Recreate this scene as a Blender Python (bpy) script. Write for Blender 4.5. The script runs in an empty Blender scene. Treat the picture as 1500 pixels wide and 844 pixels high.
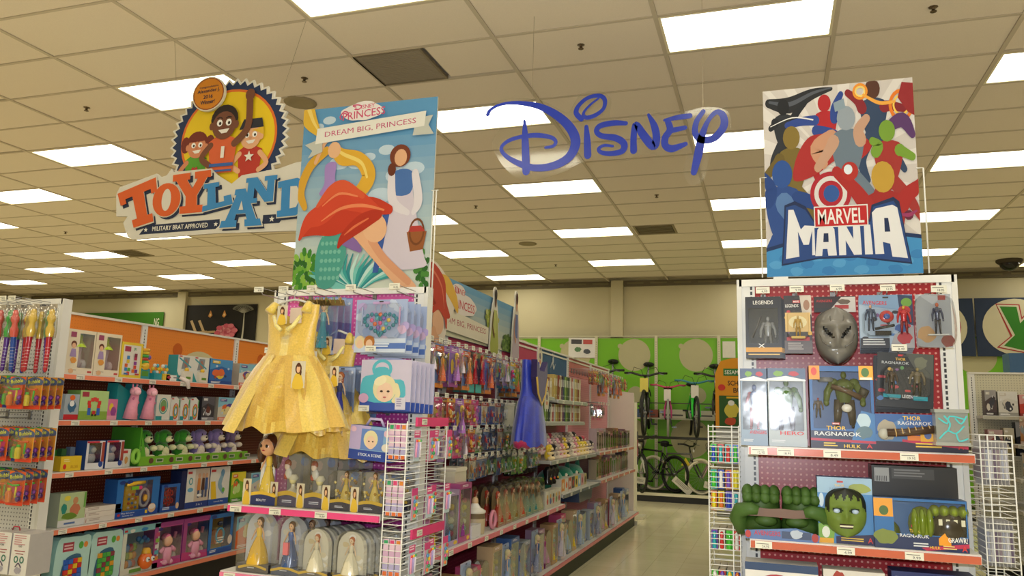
import bpy, math, random
from mathutils import Matrix, Vector
sc = bpy.context.scene
COL = sc.collection
PI = math.pi
FT = 0.3048
# ------------------------------------------------------------------ camera
cam_d = bpy.data.cameras.new('camera'); cam = bpy.data.objects.new('camera', cam_d); COL.objects.link(cam)
cam_d.sensor_fit = 'HORIZONTAL'; cam_d.sensor_width = 36.0
cam_d.lens = 1147.733 * 36.0 / 1500.0
cam_d.clip_start = 0.05; cam_d.clip_end = 100
YAW, PITCH, ROLL = -0.319215, 0.160667, 0.028729
_f = Vector((math.sin(YAW)*math.cos(PITCH), math.cos(YAW)*math.cos(PITCH), math.sin(PITCH)))
_r = Vector((math.cos(YAW), -math.sin(YAW), 0)); _u = _r.cross(_f)
_c, _s = math.cos(ROLL), math.sin(ROLL)
R_ = _r*_c + _u*_s; U_ = -_r*_s + _u*_c
cam.matrix_world = Matrix(((R_.x, U_.x, -_f.x, 0), (R_.y, U_.y, -_f.y, 0), (R_.z, U_.z, -_f.z, 1.5), (0, 0, 0, 1)))
sc.camera = cam
# ------------------------------------------------------------------ world, exposure, flash
w = bpy.data.worlds.new('store_ambient'); sc.world = w; w.use_nodes = True
w.node_tree.nodes['Background'].inputs[0].default_value = (0.5, 0.45, 0.3, 1)
w.node_tree.nodes['Background'].inputs[1].default_value = 0.05
sc.view_settings.view_transform = 'Standard'; sc.view_settings.look = 'None'
sc.view_settings.exposure = 0.0; sc.view_settings.gamma = 1.0
LAMP_COL = (1.0, 0.935, 0.74); LAMP_POW = 7.1      # ceiling troffers
FLASH_W = 245.0
fl = bpy.data.lights.new('camera_flash', 'POINT'); fl.energy = FLASH_W; fl.color = (0.86, 0.92, 1.0); fl.shadow_soft_size = 0.03
flo = bpy.data.objects.new('camera_flash', fl); flo.location = (0.0, 0.0, 1.62); COL.objects.link(flo)
sc.cycles.transparent_max_bounces = 20
sc.cycles.max_bounces = 7; sc.cycles.diffuse_bounces = 4; sc.cycles.glossy_bounces = 3
sc.cycles.sample_clamp_indirect = 4.0
sc.cycles.caustics_reflective = False; sc.cycles.caustics_refractive = False

# ------------------------------------------------------------------ colour
_cc = {}
def C(h):
    """hex string or tuple -> linear rgba"""
    if isinstance(h, tuple): return h
    if h not in _cc:
        v = [int(h[i:i+2], 16)/255 for i in (0, 2, 4)]
        _cc[h] = tuple([x/12.92 if x <= .04045 else ((x+.055)/1.055)**2.4 for x in v] + [1.0])
    return _cc[h]
def mixc(a, b, t):
    a, b = C(a), C(b); return tuple(a[i]*(1-t)+b[i]*t for i in range(3)) + (1.0,)

# ------------------------------------------------------------------ materials (all procedural)
def new_mat(name):
    m = bpy.data.materials.new(name); m.use_nodes = True
    nt = m.node_tree; b = nt.nodes['Principled BSDF']; return m, nt, b
def attr_mat(name, rough, noise=0.06, scale=40, bump=0.0, spec=0.5, metal=0.0, coat=0.0, sheen=0.0, gain=1.0):
    m, nt, b = new_mat(name); N = nt.nodes; L = nt.links
    a = N.new('ShaderNodeAttribute'); a.attribute_name = 'Col'
    tc = N.new('ShaderNodeTexCoord'); nz = N.new('ShaderNodeTexNoise'); nz.inputs['Scale'].default_value = scale
    L.new(tc.outputs['Object'], nz.inputs['Vector'])
    mr = N.new('ShaderNodeMapRange'); mr.inputs[3].default_value = gain*(1-noise); mr.inputs[4].default_value = gain*(1+noise)
    L.new(nz.outputs[0], mr.inputs[0])
    mx = N.new('ShaderNodeVectorMath'); mx.operation = 'SCALE'
    L.new(a.outputs['Color'], mx.inputs[0]); L.new(mr.outputs[0], mx.inputs['Scale'])
    L.new(mx.outputs[0], b.inputs['Base Color'])
    b.inputs['Roughness'].default_value = rough; b.inputs['Metallic'].default_value = metal
    b.inputs['Specular IOR Level'].default_value = spec; b.inputs['Coat Weight'].default_value = coat
    b.inputs['Sheen Weight'].default_value = sheen
    if bump:
        bp = N.new('ShaderNodeBump'); bp.inputs['Strength'].default_value = bump; bp.inputs['Distance'].default_value = 0.003
        L.new(nz.outputs[0], bp.inputs['Height']); L.new(bp.outputs[0], b.inputs['Normal'])
    return m
M = {}
M['card'] = attr_mat('printed_card', 0.38, 0.05, 25, gain=.86)
M['matte'] = attr_mat('matte_paint', 0.75, 0.05, 12, 0.0, 0.25)
M['sign'] = attr_mat('printed_sign_board', 0.6, 0.04, 6, 0.0, 0.3, gain=.76)
M['gloss'] = attr_mat('glossy_plastic', 0.2, 0.05, 20, gain=.88)
M['rubber'] = attr_mat('soft_rubber', 0.5, 0.1, 60, 0.2, 0.35)
M['cloth'] = attr_mat('woven_fabric', 0.85, 0.18, 60, 0.5, 0.2, 0, 0, 0.3)
M['plushfur'] = attr_mat('short_plush', 0.9, 0.22, 90, 0.8, 0.1, 0, 0, 0.5)
M['enamel'] = attr_mat('white_enamelled_steel', 0.35, 0.04, 8)
M['metal'] = attr_mat('zinc_plated_wire', 0.3, 0.05, 30, 0, 0.5, 0.8)
M['satin'] = attr_mat('glitter_satin', 0.33, 0.25, 120, 0.5, 0.6, 0.0, 0.2, 0.4, gain=.85)
def clear_mat(name, tint, low=0.06, high=0.6, bump=0.12):
    m, nt, b = new_mat(name); N = nt.nodes; L = nt.links; N.remove(b)
    out = N['Material Output']
    t = N.new('ShaderNodeBsdfTransparent'); t.inputs[0].default_value = tint
    g = N.new('ShaderNodeBsdfGlossy'); g.inputs['Roughness'].default_value = 0.07
    tc = N.new('ShaderNodeTexCoord'); nz = N.new('ShaderNodeTexNoise'); nz.inputs['Scale'].default_value = 9
    bp = N.new('ShaderNodeBump'); bp.inputs['Strength'].default_value = bump; bp.inputs['Distance'].default_value = 0.01
    L.new(tc.outputs['Object'], nz.inputs[0]); L.new(nz.outputs[0], bp.inputs['Height']); L.new(bp.outputs[0], g.inputs['Normal'])
    lw = N.new('ShaderNodeLayerWeight'); lw.inputs[0].default_value = 0.4
    mr = N.new('ShaderNodeMapRange'); mr.inputs[3].default_value = low; mr.inputs[4].default_value = high
    L.new(lw.outputs['Facing'], mr.inputs[0])
    mx = N.new('ShaderNodeMixShader'); L.new(mr.outputs[0], mx.inputs[0]); L.new(t.outputs[0], mx.inputs[1]); L.new(g.outputs[0], mx.inputs[2])
    L.new(mx.outputs[0], out.inputs[0]); return m
M['clear'] = clear_mat('clear_blister_plastic', (0.97, 0.98, 0.99, 1))
M['acrylic'] = clear_mat('clear_acrylic_sheet', (0.97, 0.97, 0.95, 1), 0.03, 0.35, 0.0)
def peg_mat(name, base, hole, pitch=0.0254, r=0.2, rough=0.35):
    m, nt, b = new_mat(name); N = nt.nodes; L = nt.links
    tc = N.new('ShaderNodeTexCoord'); sp = N.new('ShaderNodeSeparateXYZ'); L.new(tc.outputs['Object'], sp.inputs[0])
    outs = []
    for k in ('X', 'Z'):
        d = N.new('ShaderNodeMath'); d.operation = 'DIVIDE'; d.inputs[1].default_value = pitch; L.new(sp.outputs[k], d.inputs[0])
        fr = N.new('ShaderNodeMath'); fr.operation = 'FRACT'; L.new(d.outputs[0], fr.inputs[0])
        s = N.new('ShaderNodeMath'); s.operation = 'SUBTRACT'; s.inputs[1].default_value = 0.5; L.new(fr.outputs[0], s.inputs[0])
        p = N.new('ShaderNodeMath'); p.operation = 'MULTIPLY'; L.new(s.outputs[0], p.inputs[0]); L.new(s.outputs[0], p.inputs[1]); outs.append(p)
    ad = N.new('ShaderNodeMath'); ad.operation = 'ADD'; L.new(outs[0].outputs[0], ad.inputs[0]); L.new(outs[1].outputs[0], ad.inputs[1])
    lt = N.new('ShaderNodeMath'); lt.operation = 'LESS_THAN'; lt.inputs[1].default_value = r*r; L.new(ad.outputs[0], lt.inputs[0])
    mx = N.new('ShaderNodeMix'); mx.data_type = 'RGBA'; mx.inputs[6].default_value = C(base); mx.inputs[7].default_value = C(hole)
    L.new(lt.outputs[0], mx.inputs[0]); L.new(mx.outputs[2], b.inputs['Base Color']); b.inputs['Roughness'].default_value = rough
    bp = N.new('ShaderNodeBump'); bp.invert = True; bp.inputs['Strength'].default_value = 0.4; bp.inputs['Distance'].default_value = 0.002
    L.new(lt.outputs[0], bp.inputs['Height']); L.new(bp.outputs[0], b.inputs['Normal'])
    return m
M['peg_magenta'] = peg_mat('magenta_pegboard', 'a03488', 'd69ac6')
M['peg_pink'] = peg_mat('pink_pegboard', 'd45aa8', 'eda8d2')
M['peg_red'] = peg_mat('red_pegboard', 'a01220', 'd9928a', rough=0.3)
M['peg_white'] = peg_mat('white_pegboard', 'cdcccb', '77757c')
M['peg_brown'] = peg_mat('dark_red_pegboard', '6e2a14', 'a8765c')
M['peg_crimson'] = peg_mat('crimson_pegboard', '8c1c38', 'b85a70')
M['peg_rose'] = peg_mat('rose_pegboard', 'd58c98', 'b86a78')
M['peg_green'] = peg_mat('green_pegboard', '6fb414', '5c9c10', r=0.15)
M['peg_orange'] = peg_mat('orange_pegboard', 'e8862a', 'd6741c', r=0.14)
M['peg_cream'] = peg_mat('cream_pegboard', 'd2cdb4', 'a7a48f')
def flat_mat(name, base, rough, scale=3, amt=0.05, bump=0):
    m, nt, b = new_mat(name); N = nt.nodes; L = nt.links
    tc = N.new('ShaderNodeTexCoord'); nz = N.new('ShaderNodeTexNoise'); nz.inputs['Scale'].default_value = scale; nz.inputs['Detail'].default_value = 6
    L.new(tc.outputs['Object'], nz.inputs[0]); cr = N.new('ShaderNodeMapRange'); cr.inputs[3].default_value = 1-amt; cr.inputs[4].default_value = 1+amt
    L.new(nz.outputs[0], cr.inputs[0]); v = N.new('ShaderNodeVectorMath'); v.operation = 'SCALE'; v.inputs[0].default_value = C(base)[:3]
    L.new(cr.outputs[0], v.inputs['Scale']); L.new(v.outputs[0], b.inputs['Base Color']); b.inputs['Roughness'].default_value = rough
    if bump:
        bp = N.new('ShaderNodeBump'); bp.inputs['Strength'].default_value = bump; bp.inputs['Distance'].default_value = 0.004
        L.new(nz.outputs[0], bp.inputs['Height']); L.new(bp.outputs[0], b.inputs['Normal'])
    return m
M['wall'] = flat_mat('cream_painted_wall', 'c4bb9c', 0.8)
M['tile'] = flat_mat('mineral_fibre_tile', 'e6dacb', 0.95, 220, 0.10, 0.3)
M['tee'] = flat_mat('ceiling_grid_paint', 'c4b8a5', 0.8)
M['black'] = flat_mat('black_kick_plate', '17181a', 0.5)
# floor: polished vinyl tile
m, nt, b = new_mat('polished_vinyl_tile_floor'); N = nt.nodes; L = nt.links
tc = N.new('ShaderNodeTexCoord'); nz = N.new('ShaderNodeTexNoise'); nz.inputs['Scale'].default_value = 5; nz.inputs['Detail'].default_value = 8
L.new(tc.outputs['Object'], nz.inputs[0])
bk = N.new('ShaderNodeTexBrick'); bk.offset = 0; bk.inputs['Scale'].default_value = 1.0; bk.inputs['Brick Width'].default_value = 0.3048; bk.inputs['Row Height'].default_value = 0.3048
bk.inputs['Mortar Size'].default_value = 0.0012; bk.inputs['Color1'].default_value = C('eee6c4'); bk.inputs['Color2'].default_value = C('e8dfbb'); bk.inputs['Mortar'].default_value = C('a99f7c')
L.new(tc.outputs['Object'], bk.inputs['Vector'])
mx = N.new('ShaderNodeMix'); mx.data_type = 'RGBA'; mx.blend_type = 'MULTIPLY'; mx.inputs[0].default_value = 0.12
L.new(bk.outputs[0], mx.inputs[6]); L.new(nz.outputs[0], mx.inputs[7]); L.new(mx.outputs[2], b.inputs['Base Color'])
b.inputs['Roughness'].default_value = 0.13; b.inputs['Specular IOR Level'].default_value = 0.6
bp = N.new('ShaderNodeBump'); bp.inputs['Strength'].default_value = 0.06; bp.inputs['Distance'].default_value = 0.004
L.new(nz.outputs[0], bp.inputs['Height']); L.new(bp.outputs[0], b.inputs['Normal']); M['floor'] = m
# troffer diffuser
m, nt, b = new_mat('lit_troffer_diffuser'); N = nt.nodes; L = nt.links
em = N.new('ShaderNodeEmission'); em.inputs[0].default_value = (*LAMP_COL, 1); em.inputs[1].default_value = LAMP_POW
L.new(em.outputs[0], N['Material Output'].inputs[0]); M['lamp'] = m

# ------------------------------------------------------------------ text outlines
_tx = {}
def text_geo(s, bold=0.0):
    bold = min(bold, 0.014); k = (s, bold)
    if k not in _tx:
        cu = bpy.data.curves.new('t', 'FONT'); cu.body = s; cu.align_x = 'CENTER'; cu.align_y = 'CENTER'; cu.resolution_u = 2; cu.offset = bold
        ob = bpy.data.objects.new('t', cu); me = ob.to_mesh()
        vs = [(v.co.x, v.co.y) for v in me.vertices]; fs = [tuple(p.vertices) for p in me.polygons]
        ob.to_mesh_clear(); bpy.data.objects.remove(ob); bpy.data.curves.remove(cu)
        if vs:
            x0 = min(v[0] for v in vs); x1 = max(v[0] for v in vs); y0 = min(v[1] for v in vs); y1 = max(v[1] for v in vs)
            vs = [((x-(x0+x1)/2)/max(x1-x0, 1e-6), (y-(y0+y1)/2)/max(y1-y0, 1e-6)) for x, y in vs]
            asp = (x1-x0)/max(y1-y0, 1e-6)
        else: asp = 1
        _tx[k] = (vs, fs, asp)
    return _tx[k]
def catmull(pts, n=5, closed=False):
    out = []; m = len(pts)
    for i in range(m if closed else m-1):
        p = [pts[(i+k-1) % m] if closed else pts[min(max(i+k-1, 0), m-1)] for k in range(4)]
        for j in range(n):
            t = j/n
            out.append(tuple(0.5*((2*p[1][a]) + (-p[0][a]+p[2][a])*t + (2*p[0][a]-5*p[1][a]+4*p[2][a]-p[3][a])*t*t + (-p[0][a]+3*p[1][a]-3*p[2][a]+p[3][a])*t**3) for a in range(len(pts[0]))))
    if not closed: out.append(tuple(pts[-1]))
    return out

# ------------------------------------------------------------------ mesh builder with per-face colour
class MB:
    def __init__(s): s.v = []; s.f = []; s.c = []; s.sm = []; s.M = None
    def add(s, vs, fs, col, smooth=False):
        o = len(s.v); c = C(col)
        if s.M is not None: vs = [tuple(s.M @ Vector(v)) for v in vs]
        s.v += vs
        for f in fs: s.f.append(tuple(i+o for i in f)); s.c.append(c); s.sm.append(smooth)
        return s
    def box(s, x0, y0, z0, x1, y1, z1, col, front=None, top=None):
        v = [(x0,y0,z0),(x1,y0,z0),(x1,y1,z0),(x0,y1,z0),(x0,y0,z1),(x1,y0,z1),(x1,y1,z1),(x0,y1,z1)]
        s.add(v, [(0,3,2,1),(1,2,6,5),(2,3,7,6),(3,0,4,7)], col); o = len(s.v)-8
        for f, c in (((0,1,5,4), front or col), ((4,5,6,7), top or col)):
            s.f.append(tuple(i+o for i in f)); s.c.append(C(c)); s.sm.append(False)
        return s
    def frame(s, x0, z0, x1, z1, t, y0, y1, col):
        s.box(x0,y0,z0,x1,y1,z0+t,col); s.box(x0,y0,z1-t,x1,y1,z1,col); s.box(x0,y0,z0+t,x0+t,y1,z1-t,col); s.box(x1-t,y0,z0+t,x1,y1,z1-t,col); return s
    def prism(s, pts, y0, y1, col, side=None, caps=True):
        n = len(pts); v = [(x, y0, z) for x, z in pts] + [(x, y1, z) for x, z in pts]
        if caps: s.add(v, [tuple(range(n)), tuple(range(2*n-1, n-1, -1))], col)
        s.add(v, [(i, (i+1) % n, n+(i+1) % n, n+i) for i in range(n)], side or col); return s
    def ell(s, cx, cy, cz, rx, ry, rz, col, n=10, k=6, half=False):
        v = [(cx, cy, cz+rz)]; f = []
        for i in range(1, k):
            a = PI*i/k
            for j in range(n): t = 2*PI*j/n; v.append((cx+rx*math.sin(a)*math.cos(t), cy+ry*math.sin(a)*math.sin(t), cz+rz*math.cos(a)))
        v.append((cx, cy, cz-rz)); L = len(v)-1
        for j in range(n):
            f.append((0, 1+j, 1+(j+1) % n)); f.append((L, L-n+(j+1) % n, L-n+j))
            for i in range(k-2): a = 1+i*n; f.append((a+j, a+n+j, a+n+(j+1) % n, a+(j+1) % n))
        return s.add(v, f, col, True)
    def lathe(s, cx, cy, prof, col, n=14, fold=0, nf=0, cols=None):
        v = []; f = []
        for i, (r, z) in enumerate(prof):
            for j in range(n):
                t = 2*PI*j/n; rr = r*(1+fold*math.cos(nf*t)*(i/(len(prof)-1)) if nf else 1)
                v.append((cx+rr*math.cos(t), cy+rr*math.sin(t), z))
        for i in range(len(prof)-1):
            f = [(i*n+j, i*n+(j+1) % n, (i+1)*n+(j+1) % n, (i+1)*n+j) for j in range(n)]
            if i == 0: s.add(v, f, cols[0] if cols else col, True); o = len(s.v)-len(v)
            else:
                for q in f: s.f.append(tuple(a+o for a in q)); s.c.append(C(cols[i] if cols else col)); s.sm.append(True)
        s.add([v[j] for j in range(n)], [tuple(range(n-1, -1, -1))], cols[0] if cols else col)
        s.add([v[-n+j] for j in range(n)], [tuple(range(n))], cols[-1] if cols else col); return s
    def tube(s, pts, r, col, n=6, caps=True, closed=False):
        P = [Vector(p) for p in pts]; m = len(P); R = r if isinstance(r, (list, tuple)) else [r]*m; v = []
        up = None
        for i in range(m):
            if closed: d = P[(i+1) % m]-P[i-1]
            else: d = P[min(i+1, m-1)]-P[max(i-1, 0)]
            d = d.normalized() if d.length > 1e-9 else Vector((0, 0, 1))
            if up is None: up = Vector((0, 0, 1)) if abs(d.z) < .9 else Vector((0, 1, 0))
            a = d.cross(up)
            if a.length < 1e-4: a = d.cross(Vector((1, 0, 0)))
            a.normalize(); b = a.cross(d).normalized(); up = b
            for j in range(n): t = 2*PI*(j+.5)/n; q = P[i]+(a*math.cos(t)+b*math.sin(t))*R[i]; v.append((q.x, q.y, q.z))
        f = [(i*n+j, i*n+(j+1) % n, ((i+1) % m)*n+(j+1) % n, ((i+1) % m)*n+j) for i in range(m if closed else m-1) for j in range(n)]
        if caps and not closed: f += [tuple(range(n-1, -1, -1)), tuple(range((m-1)*n, m*n))]
        return s.add(v, f, col, n > 4)
    def build(s, name, mat, parent=None, loc=None):
        me = s.mesh(name, mat); o = bpy.data.objects.new(name, me); COL.objects.link(o)
        if parent is not None: o.parent = parent
        if loc: o.location = loc
        return o
    def mesh(s, name, mat):
        me = bpy.data.meshes.new(name); me.from_pydata(s.v, [], s.f)
        ca = me.color_attributes.new('Col', 'FLOAT_COLOR', 'CORNER'); buf = []
        for f, c in zip(s.f, s.c): buf += list(c)*len(f)
        ca.data.foreach_set('color', buf); me.polygons.foreach_set('use_smooth', s.sm)
        me.materials.append(M[mat] if isinstance(mat, str) else mat); me.update(); return me
# flat artwork printed on a face that looks towards -Y; every later mark lies a hair further out
class Pr:
    clip = False
    def __init__(s, mb, y=0.0, ox=0.0, oz=0.0, sx=1.0, sz=1.0, step=0.00035):
        s.mb = mb; s.y = y-step; s.st = step; s.ox, s.oz, s.sx, s.sz = ox, oz, sx, sz
    def poly(s, pts, col, hold=False):
        if s.clip: pts = [(min(max(x, 0), 1), min(max(z, 0), 1)) for x, z in pts]
        s.mb.add([(s.ox+x*s.sx, s.y, s.oz+z*s.sz) for x, z in pts], [tuple(range(len(pts)))], col)
        if not hold: s.y -= s.st
        return s
    def rect(s, x0, z0, x1, z1, col, hold=False): return s.poly([(x0, z0), (x1, z0), (x1, z1), (x0, z1)], col, hold)
    def ell(s, cx, cz, rx, rz, col, n=18, rot=0): 
        c, q = math.cos(rot), math.sin(rot)
        return s.poly([(cx+rx*math.cos(2*PI*i/n)*c-rz*math.sin(2*PI*i/n)*q, cz+rx*math.cos(2*PI*i/n)*q+rz*math.sin(2*PI*i/n)*c) for i in range(n)], col)
    def ring(s, cx, cz, rx, rz, t, col, n=20):
        a = [(cx+rx*math.cos(2*PI*i/n), cz+rz*math.sin(2*PI*i/n)) for i in range(n)]; b = [(cx+(rx-t)*math.cos(2*PI*i/n), cz+(rz-t)*math.sin(2*PI*i/n)) for i in range(n)]
        for i in range(n): s.poly([a[i], a[(i+1) % n], b[(i+1) % n], b[i]], col, True)
        s.y -= s.st; return s
    def stroke(s, pts, wd, col, n=5):
        m = len(pts); W = wd if isinstance(wd, (list, tuple)) else [wd]*m
        q = catmull([(p[0], p[1], W[i]) for i, p in enumerate(pts)], n); k = len(q); Lp = []; Rp = []
        for i in range(k):
            a, b = q[max(i-1, 0)], q[min(i+1, k-1)]; dx, dz = b[0]-a[0], b[1]-a[1]; l = math.hypot(dx, dz) or 1
            h = max(q[i][2], 1e-5)/2; Lp.append((q[i][0]-dz/l*h, q[i][1]+dx/l*h)); Rp.append((q[i][0]+dz/l*h, q[i][1]-dx/l*h))
        for i in range(k-1): s.poly([Rp[i], Rp[i+1], Lp[i+1], Lp[i]], col, True)
        for e in (0, k-1):
            h = q[e][2]/2
            s.y -= s.st*.5
            if h > 1e-4: s.poly([(q[e][0]+h*math.cos(2*PI*i/10), q[e][1]+h*math.sin(2*PI*i/10)) for i in range(10)], col, True)
        s.y -= s.st; return s
    def text(s, t, cx, cz, w, h, col, bold=0.0, rot=0, shear=0):
        vs, fs, asp = text_geo(t, bold)
        c, q = math.cos(rot), math.sin(rot); o = []
        for x, z in vs:
            x, z = x*w+z*h*shear, z*h; o.append((s.ox+(cx+x*c-z*q)*s.sx, s.y, s.oz+(cz+x*q+z*c)*s.sz))
        s.mb.add(o, fs, col); s.y -= s.st; return s
    def star(s, cx, cz, r, col):
        return s.poly([(cx+(r if i % 2 == 0 else r*.42)*math.sin(i*PI/5), cz+(r if i % 2 == 0 else r*.42)*math.cos(i*PI/5)) for i in range(10)], col)
    def blob(s, cx, cz, rx, rz, col, seed, n=14, amp=.25):
        r = random.Random(seed)
        p = [(cx+rx*(1-amp*r.random())*math.cos(2*PI*i/n), cz+rz*(1-amp*r.random())*math.sin(2*PI*i/n)) for i in range(n)]
        return s.poly(catmull(p, 3, True), col)
    def lines(s, x0, z0, w, n, lh, col, seed=1):
        r = random.Random(seed)
        for i in range(n): s.rect(x0, z0-i*lh, x0+w*(.6+.4*r.random()), z0-i*lh+lh*.5, col, True)
        s.y -= s.st; return s

# ------------------------------------------------------------------ object helpers
_labels = {}
def tag(o, label, cat, group=None, kind=None):
    o['label'] = label; o['category'] = cat
    if group: o['group'] = group
    if kind: o['kind'] = kind
    _labels.setdefault(label, []).append((o.name, group)); return o
def empty(name, loc=(0, 0, 0), rz=0):
    o = bpy.data.objects.new(name, None); COL.objects.link(o); o.location = loc; o.rotation_euler = (0, 0, rz); o.empty_display_size = .05; return o
def struct(o): o['kind'] = 'structure'; return o
def copy_tree(o, parent=None):
    c = o.copy(); COL.objects.link(c)
    if parent is not None: c.parent = parent
    for ch in list(o.children): copy_tree(ch, c)
    return c
class Fr:
    """a standing frame: local x along the shelf, local -y towards the shopper"""
    def __init__(s, ox, oy, rz): s.ox, s.oy, s.rz = ox, oy, rz
    def loc(s, x, y, z):
        c, q = round(math.cos(s.rz), 6), round(math.sin(s.rz), 6); return (s.ox+x*c-y*q, s.oy+x*q+y*c, z)
    def put(s, o, x, y, z, rz=0, rx=0, ry=0): o.location = s.loc(x, y, z); o.rotation_euler = (rx, ry, s.rz+rz); return o
_proto = {}
def inst(key, maker):
    """first use returns the prototype itself, later uses a copy of it with copies of its parts"""
    if key not in _proto:
        _proto[key] = maker(); return _proto[key]
    return copy_tree(_proto[key])
ORD = ['nearest', 'second nearest', 'third nearest', 'fourth nearest', 'fifth nearest', 'sixth nearest', 'seventh nearest', 'eighth nearest', 'ninth nearest', 'tenth nearest', 'eleventh nearest', 'twelfth nearest', 'thirteenth nearest', 'fourteenth nearest', 'fifteenth nearest', 'sixteenth nearest', 'seventeenth nearest', 'eighteenth nearest', 'nineteenth nearest', 'twentieth nearest'] + ['%s nearest' % w for w in ('twenty-first','twenty-second','twenty-third','twenty-fourth','twenty-fifth','twenty-sixth','twenty-seventh','twenty-eighth','twenty-ninth','thirtieth','thirty-first','thirty-second','thirty-third','thirty-fourth','thirty-fifth','thirty-sixth','thirty-seventh','thirty-eighth','thirty-ninth','fortieth')]
ORL = ['leftmost'] + [w+' from the left' for w in ('second','third','fourth','fifth','sixth','seventh','eighth','ninth','tenth','eleventh','twelfth')]

# ================================================================== SETTING
CZ = 4.325; RX0, RX1, RY0, RY1 = -20.0, 8.5, -5.0, 16.05
def GX(f): return (f-2.3436)*FT
def GY(f): return (f+17.146)*FT
o = struct(MB().box(RX0, RY0, -.1, RX1, RY1, 0, 'd3c9a4').build('floor', 'floor'))
def wall(name, *b): return struct(MB().box(*b, 'c9bf9d').build(name, 'wall'))
wb = wall('wall_back', RX0, RY1, 0, RX1, RY1+.15, CZ+.1)
wall('wall_left', RX0-.15, RY0, 0, RX0, RY1, CZ+.1); wall('wall_right', RX1, RY0, 0, RX1+.15, RY1, CZ+.1); wall('wall_front', RX0, RY0-.15, 0, RX1, RY0, CZ+.1)
for i, x in enumerate((-19.2, -14.0, -8.5, -2.97, 2.55, 8.0)):
    struct(MB().box(x-.125, RY1-.12, 0, x+.125, RY1, CZ, 'c9bf9d').build('trim_%d' % (i+1), 'wall'))
mb = MB(); xs = [-19.2, -14.0, -8.5, -2.97, 2.55, 8.0]
for a, b in zip([RX0]+xs, xs+[RX1]):
    mb.box(a+.13, RY1-.05, CZ-.115, b-.13, RY1-.001, CZ-.002, '6a6250')
    x = a+.2
    while x < b-.5: mb.box(x, RY1-.06, CZ-.07, x+.34, RY1-.049, CZ-.035, '7c7358'); x += .48
struct(mb.build('trim_7', 'matte'))
# ceiling: slab, grid of tees, tiles one by one where the photograph shows them
slab = struct(MB().box(RX0, RY0, CZ+.06, RX1, RY1, CZ+.12, 'a49a80').build('ceiling', 'tee'))
kx = range(-15*4, 8*4, 4)
mb = MB()
for X in kx:
    x = GX(X)
    if RX0 < x < RX1: mb.box(x-.016, RY0, CZ-.006, x+.016, RY1, CZ+.03, 'b3a489')
for j in range(-40, 19):
    y = GY(2*j)
    if RY0 < y < RY1: mb.box(RX0, y-.012, CZ-.004, RX1, y+.012, CZ+.03, 'b3a489')
mb.build('ceiling_grid', 'tee', slab)
def islight(X, j):
    if X % 8: return False
    return (j % 4) == (0 if (X//8) % 2 == 0 else 2)
GRILLE = {(-8, 0)}
def sees(x, y, z):
    v = Vector((x, y, z-1.5)); d = v.dot(_f)
    if d < .5: return False
    return abs(v.dot(R_)/d) < .70 and abs(v.dot(U_)/d) < .42
tile_me = MB().box(-.592, -.289, -.006, .592, .289, .02, 'd0c0a8').mesh('ceiling_tile', 'tile')
rest = MB(); nt_ = 0; lights = []; cand = []
for X in kx:
    for j in range(-40, 19):
        x0, y0 = GX(X), GY(2*j); cx, cy = x0+.6096, y0+.3048
        if cx-.5 < RX0 or cx+.5 > RX1 or cy-.2 < RY0 or cy+.2 > RY1: continue
        if islight(X, j): lights.append((cx, cy)); continue
        if sees(cx, cy, CZ): cand.append((math.hypot(cx, cy), cx, cy, X, j))
        else: rest.box(cx-.585, cy-.28, CZ+.008, cx+.585, cy+.28, CZ+.028, 'd0c0a8')
cand.sort()
rr = random.Random(3)
for i, (d, cx, cy, X, j) in enumerate(cand):
    if (X, j) == (-8, 0):
        rest.box(cx+.02, cy-.28, CZ+.008, cx+.585, cy+.28, CZ+.028, 'd0c0a8'); continue
    if i < 298:
        t = bpy.data.objects.new('ceiling_tile', tile_me); COL.objects.link(t); t.parent = slab; t.location = (cx, cy, CZ+.008+rr.uniform(-.002, .002))
    else: rest.box(cx-.585, cy-.28, CZ+.008, cx+.585, cy+.28, CZ+.028, 'd0c0a8')
r_ = rest.build('ceiling_tile_field', 'tile', slab); r_['kind'] = 'stuff'
frame_me = MB(); frame_me.frame(-.594, -.289, .594, .289, .02, 0, 1, 'e0d8c0')
fm = MB()
for a in ((-.594, -.29, -.574, .29), (.574, -.29, .594, .29), (-.574, -.29, .574, -.27), (-.574, .27, .574, .29)): fm.box(a[0], a[1], -.004, a[2], a[3], .05, 'e6dcc0')
fm.box(-.594, -.29, .05, .594, .29, .055, 'e6dcc0')
frame_me = fm.mesh('frame', 'enamel')
dm = MB(); dm.add([(-.574, -.27, .006), (.574, -.27, .006), (.574, .27, .006), (-.574, .27, .006)], [(3, 2, 1, 0)], 'ffffff'); diff_me = dm.mesh('diffuser', 'lamp')
lights.sort(key=lambda p: math.hypot(*p)); rows = {}
for cx, cy in lights: rows.setdefault(round(cx, 2), []).append(cy)
colx = sorted(rows); 
for cx, cy in lights:
    e = empty('ceiling_light', (cx, cy, CZ))
    for n_, me in (('frame', frame_me), ('diffuser', diff_me)):
        q = bpy.data.objects.new(n_, me); COL.objects.link(q); q.parent = e
    ys = sorted(rows[round(cx, 2)])
    if sees(cx, cy, CZ):
        ys2 = [y for y in ys if sees(cx, y, CZ)]; c2 = [x for x in colx if any(sees(x, y, CZ) for y in rows[x])]
        tag(e, 'lit fluorescent ceiling troffer, %s in the %s row from the left' % (ORD[ys2.index(cy)], ['first','second','third','fourth','fifth','sixth','seventh','eighth','ninth','tenth','eleventh'][c2.index(round(cx, 2))]), 'ceiling light', 'troffers in the tiled ceiling')
    else: tag(e, 'lit fluorescent ceiling troffer outside the view of the photograph', 'ceiling light', 'troffers out of view')
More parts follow.
